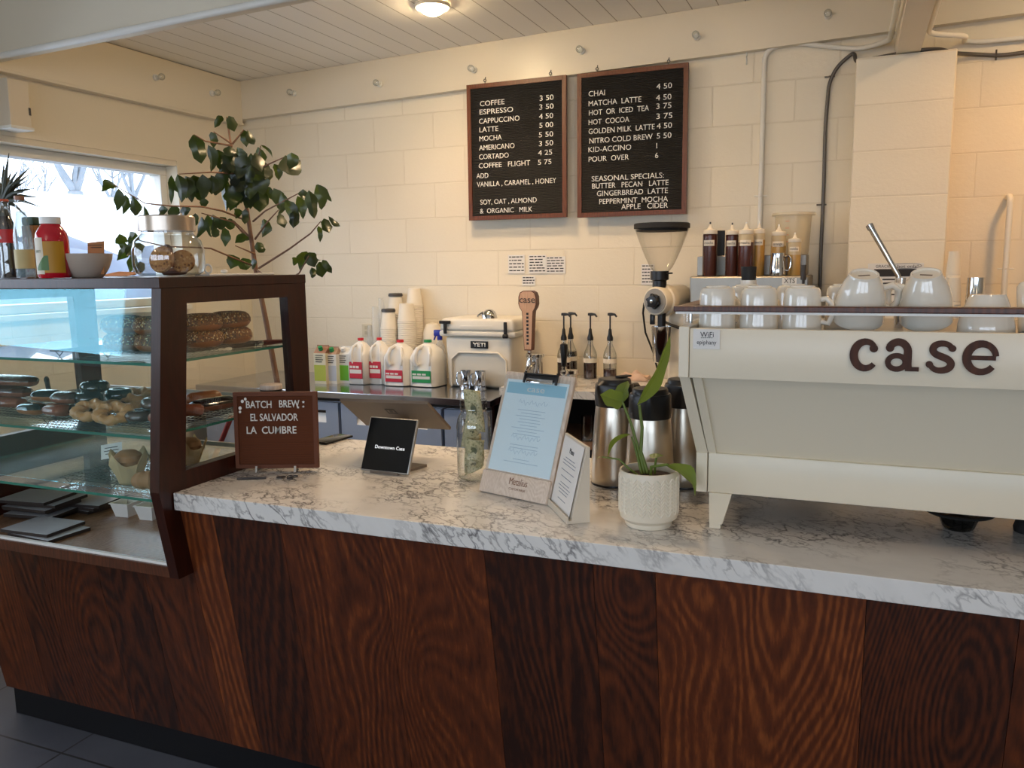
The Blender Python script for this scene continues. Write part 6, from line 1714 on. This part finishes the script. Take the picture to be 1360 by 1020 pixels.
while y > .02:
    wl = R.uniform(.05, .11); c = s0 + u * (Wd / 2 - wl / 2) + vv * y + nn * .003
    b.prism([c, c + u * wl, c + u * wl + vv * .0016, c + vv * .0016], nn * .0003); y -= R.choice((.008, .008, .016))
b.build('printed_lines', m['grey_ink'], cd, smooth=0)
text('Menu', 'card_title', m['ink'], cd, s0 + u * Wd / 2 + vv * (Ls - .035) + nn * .003, u, vv, .034, .014, .0004, 'C')

# --- pothos in a white herringbone pot
q = PZ(854, 705, CZ); p = Vector((q.x, q.y + .055, CZ))
rp = (PY(894.5, 650, p.y).x - PY(814.8, 650, p.y).x) / 2 * .955; hp = PY(854, 622, p.y).z - CZ
t = thing('potted_pothos', 'young pothos plant in a white ceramic pot with a herringbone pattern', 'plant', p)
b = MB(); b.lathe([(0, .001), (rp * .78, .001), (rp * .80, .004), (rp * .80, .012), (rp * .97, .022), (rp, .03), (rp, hp - .003), (rp * .985, hp), (rp * .93, hp), (rp * .92, hp * .5), (0, hp * .5)], 56)
pot = b.build('pot', M('white stoneware pot', (228, 218, 198), .4), t, world=False)
b = MB()
for k in range(20):
    a0 = 2 * PI * k / 20
    for j in range(10):
        z = .036 + j * (hp - .05) / 10
        for s_ in (-1, 1):
            a1 = a0 + s_ * .018; a2 = a0 + s_ * .132
            P0 = Vector((math.cos(a1) * rp, math.sin(a1) * rp, z)); P1 = Vector((math.cos(a2) * rp, math.sin(a2) * rp, z + .011))
            d = (P1 - P0).normalized(); o_ = Vector((math.cos(a0), math.sin(a0), 0)); w_ = d.cross(o_) * .0024
            vs = [b.bm.verts.new(x) for x in (P0 - w_ - o_ * .0006, P1 - w_ - o_ * .0006, P1 + w_ - o_ * .0006, P0 + w_ - o_ * .0006)]; tp0 = b.bm.verts.new(P0 + o_ * .0026); tp1 = b.bm.verts.new(P1 + o_ * .0022)
            for f in ((vs[0], vs[1], tp1, tp0), (vs[3], tp0, tp1, vs[2]), (vs[0], tp0, vs[3]), (vs[1], vs[2], tp1)): b.bm.faces.new(f)
b.build('herringbone_relief', M('white stoneware relief', (232, 224, 206), .4), pot, world=False, smooth=0)
b = MB(); b.lathe([(rp * .925, hp * .86), (rp * .5, hp * .90), (0, hp * .92)], 32)
b.build('soil', m['soil'], t, world=False)
yb = p.y
o = Vector((p.x, p.y, CZ + hp * .9))
b = MB(); lf = MB()
def pl(px, py, dy=0): return PY(px, py, yb + dy)
def stem(pts, r=.0042): b.tube(pts, [r * (1 - .1 * i) for i in range(len(pts))], 8)
stem([o + Vector((-.006, 0, -.02)), pl(846, 590), pl(838, 562), pl(826, 532)]); stem([o + Vector((.004, 0, -.02)), pl(851, 600), pl(853, 568), pl(849, 538)], .005)
stem([o + Vector((-.01, -.01, -.02)), pl(843, 592), pl(839, 580)], .003); stem([o + Vector((-.012, -.01, -.01)), pl(835, 622, -.01), pl(822, 610, -.02), pl(800, 607, -.02)], .003)
stem([o + Vector((.006, -.01, -.01)), pl(865, 620, -.015), pl(878, 618, -.02), pl(887, 617, -.03)], .0042); stem([o + Vector((.012, .01, -.01)), pl(870, 618), pl(872, 606)], .003)
b.build('stems', M('pothos stem', (98, 116, 44), .5), t)
def pleaf(px0, py0, px1, py1, wd, s, dy0=0, dy1=0, bend=.12, fold=.35): leaf(lf, pl(px0, py0, dy0), pl(px1, py1, dy1), wd, s, bend, fold, 10)
pleaf(846, 538, 890, 446, .044, (.7, .6, .3), 0, -.03, .06, .55)
pleaf(828, 534, 797, 524, .05, (.2, .3, .9), 0, -.05, -.1, .4); pleaf(826, 536, 834, 506, .046, (.7, -.3, -.1), 0, .03, .1, .5)
pleaf(838, 577, 807, 608, .04, (.6, .4, .6), 0, -.02, .15, .4)
pleaf(884, 618, 923, 660, .05, (.5, -.6, .6), -.03, -.055, .28, .3)
pleaf(862, 604, 882, 605, .034, (.1, .9, .0), 0, 0, -.12, .5)
pleaf(800, 607, 792, 610, .008, (0, 1, 0), -.02, -.03)
lf.build('leaves', m['pothos'], t, fixn=False)

# --- coffee carafes
def carafe(px, py, lab, rz, first=[]):
    q = PZ(px, py, CZ); p = Vector((q.x, q.y + .06, CZ))
    if first: return dup(first[0], p, rz, lab)
    t = thing('coffee_carafe', lab, 'carafe', p, rz, 'steel coffee carafes'); first.append(t)
    r = .066
    b = MB(); b.lathe([(0, .001), (r * .96, .001), (r, .006), (r, .03), (r * .985, .07), (r * .86, .19), (r * .80, .225), (r * .79, .228)], 44); b.build('steel_body', M('brushed carafe steel', (200, 192, 178), .3, 1, var=(20, .05)), t, world=False)
    b = MB(); b.lathe([(0, .0005), (r * 1.0, .0005), (r * 1.01, .005), (r * .99, .008)], 44); b.build('base_ring', m['black'], t, world=False)
    b = MB(); b.lathe([(r * .79, .226), (r * .83, .228), (r * .845, .25), (r * .83, .284), (r * .79, .290), (r * .72, .290), (r * .70, .300), (r * .66, .3035), (r * .3, .3035), (0, .3035)], 44)
    for v_ in b.bm.verts:
        if v_.co.y < -r * .62 and .24 < v_.co.z < .295: v_.co.y -= .014 * math.exp(-(v_.co.x / .016) ** 2) * (v_.co.z - .23) / .06
    b.build('black_collar', m['black'], t, world=False)
    b = MB(); b.box((0, r * .55, .3065), (.022, r * .7, .005), bev=.002); b.build('thumb_lever', m['rubber'], t, world=False)
    b = MB(); b.tube([(0, r * .74, .275), (0, r * 1.35, .272), (0, r * 1.75, .24), (0, r * 1.72, .16), (0, r * 1.4, .09), (0, r * .93, .075)], [.011, .012, .012, .011, .010, .010], 12); b.build('handle', m['black'], t, world=False)
    return t
carafe(808, 648, 'left steel coffee carafe, beside the clipboard', -.5)
carafe(855, 674, 'middle steel coffee carafe, directly behind the pothos', .15)
carafe(901, 650, 'right steel coffee carafe with its spout showing, next to the espresso machine', .1)
# ------------------------------------------------------------------ espresso machine
YU, YL = 1.78, 1.92
XM0, XM1 = -.345, .66
zUt, zUb = 1.469, 1.358
zLt, zLb = 1.164, 1.070
t = thing('espresso_machine', 'large cream espresso machine with the word case in wooden letters', 'espresso machine', (.16, 2.1, CZ))
cr = m['cream']
b = MB(); b.bx(XM0 + .023, XM1 - .023, YU, YU + .02, zUb, zUt - .004, .002); up = b.build('upper_panel', cr, t)
b = MB(); b.prism([(XM0 + .040, YU + .035, zUb + .004), (XM1 - .040, YU + .035, zUb + .004), (XM1 - .040, YL + .012, zLt - .002), (XM0 + .040, YL + .012, zLt - .002)], (0, .012, 0)); b.build('sloping_panel', cr, t)
b = MB(); b.bx(XM0 + .046, XM1 - .046, YL, YL + .02, zLb, zLt, .002); b.build('lower_panel', cr, t)
for s_, x in ((1, XM0), (-1, XM1)):
    x0, x1 = (x, x + .022) if s_ > 0 else (x - .022, x)
    xl0, xl1 = (x + .018, x + .044) if s_ > 0 else (x - .044, x - .018)
    b = MB()
    b.bx(x0, x1, YU - .002, 2.52, zUb, zUt, .002)
    A_ = [(x0, YU + .012, zUb), (x1, YU + .012, zUb), (x1, YU + .07, zUb), (x0, YU + .07, zUb)]; B_ = [(xl0, YL + .002, zLt), (xl1, YL + .002, zLt), (xl1, YL + .07, zLt), (xl0, YL + .07, zLt)]
    va = [b.bm.verts.new(q) for q in A_]; vb = [b.bm.verts.new(q) for q in B_]; b.bridge(va, vb); b.cap(va); b.cap(vb)
    b.bx(xl0, xl1, YL - .002, 2.45, zLb - .001, zLt, .002)
    b.build('side_frame', cr, t, smooth=0)
    e0, e1 = (x1 + .004, x1 + .024) if s_ > 0 else (x0 - .024, x0 - .004)
    f0, f1 = (xl1 + .001, xl1 + .019) if s_ > 0 else (xl0 - .019, xl0 - .001)
    b = MB(); va = [b.bm.verts.new(q) for q in ((e0, YU + .022, zUb), (e1, YU + .022, zUb), (e1, YU + .07, zUb), (e0, YU + .07, zUb))]; vb = [b.bm.verts.new(q) for q in ((f0, YL + .003, zLt), (f1, YL + .003, zLt), (f1, YL + .05, zLt), (f0, YL + .05, zLt))]
    b.bridge(va, vb); b.cap(va); b.cap(vb); b.build('panel_strip', cr, t, smooth=0)
b = MB(); b.bx(XM0 + .04, XM1 - .04, YU + .06, 2.44, zUb + .01, 1.440); b.bx(XM0 + .07, XM1 - .07, YL + .06, 2.28, zLt, zUb + .01); b.bx(XM0 + .046, XM1 - .046, YL + .02, 2.44, zLb + .006, zLt - .004); b.build('inner_body', m['steel'], t, smooth=0)
b = MB(); b.bx(XM0 + .022, XM1 - .022, YU + .02, 2.50, 1.4405, 1.4465); b.build('cup_tray', m['steel'], t, smooth=0)
def leg(x, y):
    b = MB(); ring = None
    for z, w_ in ((zLb, .052), (CZ + .012, .030), (CZ + .0125, .026), (CZ + .0006, .026)):
        r_ = [b.bm.verts.new((x - .026 + q[0] * w_, y + (.052 - w_) * .5 + q[1] * w_, z)) for q in ((0, 0), (1, 0), (1, 1), (0, 1))]
        if ring: b.bridge(ring, r_)
        else: b.cap(r_)
        ring = r_
    b.cap(ring); b.build('leg', cr, t, smooth=0)
for x in (XM0 + .076, XM1 - .05):
    for y in (YL - .004, 2.36): leg(x, y)
# cup rail
b = MB(); b.bx(XM0 - .012, XM1 + .012, YU - .004, YU + .032, 1.5005, 1.5125, .002); b.bx(XM0 - .012, XM0 + .024, YU + .032, 2.48, 1.5005, 1.5125, .002); b.build('wooden_rail', m['rail_wood'], t, smooth=0)
b = MB(); b.bx(XM0 - .008, XM1 + .008, YU - .001, YU + .028, 1.4955, 1.5003); b.bx(XM0 - .008, XM0 + .020, YU + .028, 2.48, 1.4955, 1.5003); b.build('rail_strip', m['white'], t, smooth=0)
b = MB()
for x, y in ((XM0 + .006, 2.40), (XM0 + .006, YU + .10), (XM1 - .01, YU + .012), (.30 + .08, YU + .03)): b.cyl((x, y, zUt - .03), (x, y, 1.4958), .005, n=10)
b.build('rail_post', m['chrome'], t)
b = MB(); b.bx(XM0 + .003, XM0 + .007, YU + .03, 2.1, zUt - .002, 1.4953); b.build('clear_guard', m['acrylic'], t, smooth=0)

# slab serif letters "case"
YLt = YU - .0005
Lx0, Lx1 = PY(1130, 470, YLt).x, PY(1329, 470, YLt).x
zb = PY(1230, 492.5, YLt).z; zt = PY(1230, 454, YLt).z
sc = (Lx1 - Lx0) / 5.64; sz = (zt - zb)
def arc(cx, cy, rx, ry, a0, a1, n=18): return [(cx + rx * math.cos(math.radians(a0 + (a1 - a0) * i / n)), cy + ry * math.sin(math.radians(a0 + (a1 - a0) * i / n))) for i in range(n + 1)]
def let(strokes, balls, serifs, ox):
    b = MB(); o = Vector((Lx0 + ox * sc, YLt, zb)); U = Vector((sc, 0, 0)); V = Vector((0, 0, sz))
    for si, (pts, ws) in enumerate(strokes):
        if len(pts) == 13:        # round off the hand drawn spine
            for _ in range(2): pts = [pts[0]] + [q for a_, b_ in zip(pts, pts[1:]) for q in ((a_[0] * .75 + b_[0] * .25, a_[1] * .75 + b_[1] * .25), (a_[0] * .25 + b_[0] * .75, a_[1] * .25 + b_[1] * .75))] + [pts[-1]]
        pts2 = [(x * sc, y * sz) for x, y in pts]; n_ = len(pts2)
        w_ = [(ws[0] + (ws[1] - ws[0]) * math.sin(PI * i / (n_ - 1))) * sc if isinstance(ws, tuple) else ws * sc for i in range(n_)]
        ribbon(b, pts2, w_, o, (1, 0, 0), (0, 0, 1), .0066 + .0006 * si)
    for x, y, r in balls: b.cyl(o + U * x + V * y, o + U * x + V * y + Vector((0, -.0082, 0)), r * sc * 1.08, n=20)
    for x0, x1, y0, y1 in serifs: b.prism([o + U * x0 + V * y0, o + U * x1 + V * y0, o + U * x1 + V * y1, o + U * x0 + V * y1], (0, -.0078, 0))
    b.build('wooden_letter', m['letter_wood'], t, smooth=0)
let([(arc(.58, .5, .46, .47, 42, 318, 26), (.20, .34))], [(.90, .74, .155)], [], 0)                                   # c
let([(arc(.50, .62, .38, .36, 150, 10, 14) + [(.88, .5), (.88, .22), (.90, .10)], .31), (arc(.46, .27, .34, .235, 20, 380, 28), .22)], [(.18, .77, .15)], [(.80, 1.32, -.02, .12)], 1.35)   # a
let([([(.96, .80), (.82, .93), (.56, .975), (.30, .90), (.22, .73), (.34, .59), (.58, .51), (.84, .42), (.97, .26), (.86, .09), (.58, .02), (.32, .06), (.15, .22)], (.20, .29))], [(.96, .80, .13), (.14, .23, .13)], [], 2.92)   # s
let([(arc(.68, .5, .53, .475, 8, 322, 28), (.21, .32)), ([(.2, .50), (1.20, .50)], .17)], [], [], 4.27)          # e

# wifi note stuck to the panel
a = PY(921, 437, YU); c = PY(956, 464, YU)
tn = thing('wifi_note', 'small white handwritten wifi note stuck to the espresso machine', 'note', ((a.x + c.x) / 2, YU, c.z))
b = MB(); b.bx(a.x, c.x, YU - .0022, YU - .0004, c.z, a.z); s_ = b.build('sheet', m['paper'], tn, smooth=0)
q = PY(930, 447.5, YU - .0023); text('WiFi', 'handwriting', m['ink'], s_, q, ux, vz, .028, .011, .0004)
q = PY(925.5, 457, YU - .0023); text('epiphany', 'handwriting', m['ink'], s_, q, ux, vz, .041, .009, .0004)
b = MB()
for k in range(6): q = PY(931 + k * 2.7, 449, YU - .0023); b.bx(q.x, q.x + .003, YU - .0028, YU - .0023, q.z, q.z + .0012)
b.build('dotted_line', m['ink'], s_, smooth=0)

# cups on the tray: tall cups upside down
TZm = 1.4467
def inv_cup(name, lab, r, h, k, grp, hang=0, foot=.62):
    t = thing(name, lab, 'cup', (0, 0, 0), 0, grp)
    b = MB(); b.lathe([(r * .955, .003), (r * .97, .0), (r, .002), (r * .995, h * .15), (r * k, h * .80), (r * (k - .03), h * .90), (r * (k - .12), h * .955), (r * foot, h * .975), (r * (foot - .02), h), (r * (foot - .08), h), (r * (foot - .1), h * .97), (0, h * .965)], 44)
    b.lathe([(r * .955, .003), (r * (k - .05), h * .8), (r * .5, h * .93), (0, h * .93)], 44)
    b.build('cup_body', m['ceramic'], t, world=False)
    b = MB(); b.tube([(r * .97, 0, h * .28), (r * 1.32, 0, h * .24), (r * 1.52, 0, h * .42), (r * 1.45, 0, h * .64), (r * 1.2, 0, h * .74), (r * (k - .04), 0, h * .72)], [.006, .0062, .0065, .0065, .0062, .006], 10); b.build('handle', m['ceramic'], t, world=False)
    return t
GC = 'tall white cups upside down on the espresso machine'
YC = 1.885
def cupxy(x0, x1, Y=YC): a, c = PY(x0, 425, Y).x, PY(x1, 425, Y).x; return (a + c) / 2, (c - a) / 2
x1_, r1_ = cupxy(926.5, 978.5); hcup = PY(952, 380, YC - .02).z - TZm
pc_ = None
for k, (x0, x1, lab) in enumerate(((926.5, 978.5, 'leftmost tall white cup upside down behind the wifi note'), (980.5, 1035, 'second tall white cup upside down from the left'), (1037.5, 1092, 'third tall white cup upside down, left of the round cups'))):
    x, r = cupxy(x0, x1)
    if pc_ is None: pc_ = inv_cup('coffee_cup', lab, r * .955, hcup, .93, GC); o = pc_
    else: o = dup(pc_, (0, 0, 0), label=lab)
    o.location = (x, YC, TZm); o.rotation_euler = (0, 0, (.9, .95, -.1)[k])
for k, (x0, lab) in enumerate(((-.235, 'tall white cup in the second row behind the leftmost cup'), (-.13, 'tall white cup in the second row behind the second cup'), (-.02, 'tall white cup in the second row behind the third cup'))):
    dup(pc_, (x0, 2.03, TZm), .8, lab)
GR = 'round white cups upside down on the espresso machine'
def bowlcup(lab, r, h):
    t = thing('latte_cup', lab, 'cup', (0, 0, 0), 0, GR)
    b = MB(); b.lathe([(r * .955, .002), (r * .97, 0), (r, .002), (r * 1.0, h * .2), (r * .97, h * .42), (r * .88, h * .64), (r * .73, h * .84), (r * .60, h * .94), (r * .57, h), (r * .52, h), (r * .50, h * .965), (0, h * .96)], 48)
    b.lathe([(r * .955, .002), (r * .94, h * .4), (r * .7, h * .8), (0, h * .92)], 48); bd = b.build('cup_body', m['ceramic'], t, world=False)
    b = MB(); b.box((0, 0, h * .962), (r * .46, .004, .0012)); b.build('foot_mark', M('grey foot mark', (96, 78, 64), .6), bd, world=False, smooth=0)
    b = MB(); b.tube([(r * .96, 0, h * .30), (r * 1.25, 0, h * .22), (r * 1.48, 0, h * .36), (r * 1.46, 0, h * .62), (r * 1.2, 0, h * .72), (r * .80, 0, h * .68)], [.0065, .007, .007, .007, .0068, .0065], 10); b.build('handle', m['ceramic'], t, world=False)
    return t
YC2 = 1.90
x, r = cupxy(1104, 1176, YC2); h_ = PY(1140, 370, YC2).z - TZm
lc = bowlcup('round white cup upside down with its handle to the right', r * .95, h_ * .90)
lc.location = (x, YC2, TZm + .031); lc.rotation_euler = (.40, -.05, .3)
x, r = cupxy(1186, 1265, YC2)
dup(lc, (x + .008, YC2 + .015, TZm + .031), None, 'round white cup upside down with its handle to the left', rot=(-.40, -.05, PI - .3))
x, r = cupxy(1269, 1352, YC2)
t2 = thing('wide_cup', 'low wide white cup upside down at the right end of the rail', 'cup', (x, YC2, TZm), 0, GR)
h_ = PY(1300, 391, YC2).z - TZm
b = MB(); r *= .95; b.lathe([(r * .96, .002), (r * .98, 0), (r, .003), (r * .98, h_ * .3), (r * .90, h_ * .55), (r * .66, h_ * .93), (r * .60, h_), (0, h_)], 44); b.build('cup_body', m['ceramic'], t2, world=False)
x, r = cupxy(1350, 1410, 1.95)
dup(pc_, (PY(1385, 425, 1.93).x, 1.93, TZm + .012), None, 'tilted white cup leaning at the right edge of the rail', rot=(0, .28, 1.9))
# jar with black lid behind the cups
q = PY(994, 378, 2.16); hj = PY(994, 354, 2.16).z - TZm
t2 = thing('shaker_jar', 'white jar with tall black lid behind the front cups', 'jar', (q.x, 2.16, TZm))
zl_ = PY(994, 372, 2.16).z - TZm
b = MB(); rr = (PY(1005, 360, 2.16).x - PY(983, 360, 2.16).x) / 2 * .95; b.lathe([(0, 0), (rr * 1.0, 0), (rr * 1.02, .005), (rr * 1.02, zl_), (0, zl_)], 28); b.build('jar_body', m['ceramic'], t2, world=False)
b = MB(); b.lathe([(0, zl_ + .0005), (rr * .9, zl_ + .0005), (rr * .92, zl_ + .004), (rr * 1.0, hj - .002), (rr * .97, hj), (0, hj)], 28); b.build('black_lid', m['rubber'], t2, world=False)
# steel cup with a long spoon behind the round cups
q = PY(1195, 390, 2.12); hq = PY(1195, 369, 2.12).z - TZm
t2 = thing('steel_cup', 'small steel cup between the two round white cups', 'cup', (q.x, 2.12, TZm))
b = MB(); r = (PY(1204, 380, 2.12).x - PY(1188, 380, 2.12).x) / 2 * .95; b.lathe([(0, .001), (r * .8, .001), (r, hq), (r * .94, hq), (r * .74, .004), (0, .004)], 28); b.build('cup_body', m['chrome'], t2, world=False)
a = PY(1154, 298, 2.12); c = PY(1193, 366, 2.12); d = (c - a).normalized()
e_ = Vector((q.x + r * .3, 2.12, TZm + .012))
b = MB(); b.tube([a, a.lerp(c, .5), c, e_], [.0072, .0066, .006, .0055], 12); b.lathe([(.0072, 0), (.0085, .001), (.0085, .012), (.0072, .013)], 14, a, d)
tag(b.build('frothing_wand', m['chrome']), 'long steel rod standing slanted in the small steel cup', 'rod')
# glass dish under the machine
q = PZ(1275, 709, CZ)
t2 = thing('glass_dish', 'dark glass dish on the counter under the espresso machine', 'dish', (q.x, q.y + .04, CZ))
b = MB(); n_ = 14
prof = [(0, .001), (.030, .001), (.034, .006), (.047, .040), (.044, .040), (.031, .009), (0, .009)]
b.lathe(prof, 16); b.build('dish_body', pane('dark faceted glass', (.55, .55, .54), 1.6, .03, .4, (.1, .1, .1)), t2, world=False, smooth=0)
b = MB(); b.lathe([(0, .0095), (.029, .0095), (.034, .020), (.030, .026), (0, .024)], 14); b.build('dark_contents', m['rubber'], t2, world=False)
b = MB(); b.lathe([(.0475, .036), (.072, .040), (.075, .043), (.072, .046), (.0475, .042), (.0475, .036)], 30); b.build('rubber_collar', m['rubber'], t2, world=False)
q = PZ(1372, 712, CZ)
b = MB(); b.lathe([(0, .001), (.034, .001), (.036, .01), (.03, .03), (.012, .035), (0, .035)], 24); o = b.build('rubber_foot_cap', m['rubber']); o.location = (q.x, q.y + .03, CZ); tag(o, 'round black rubber cap under the machine at the right edge', 'cap')
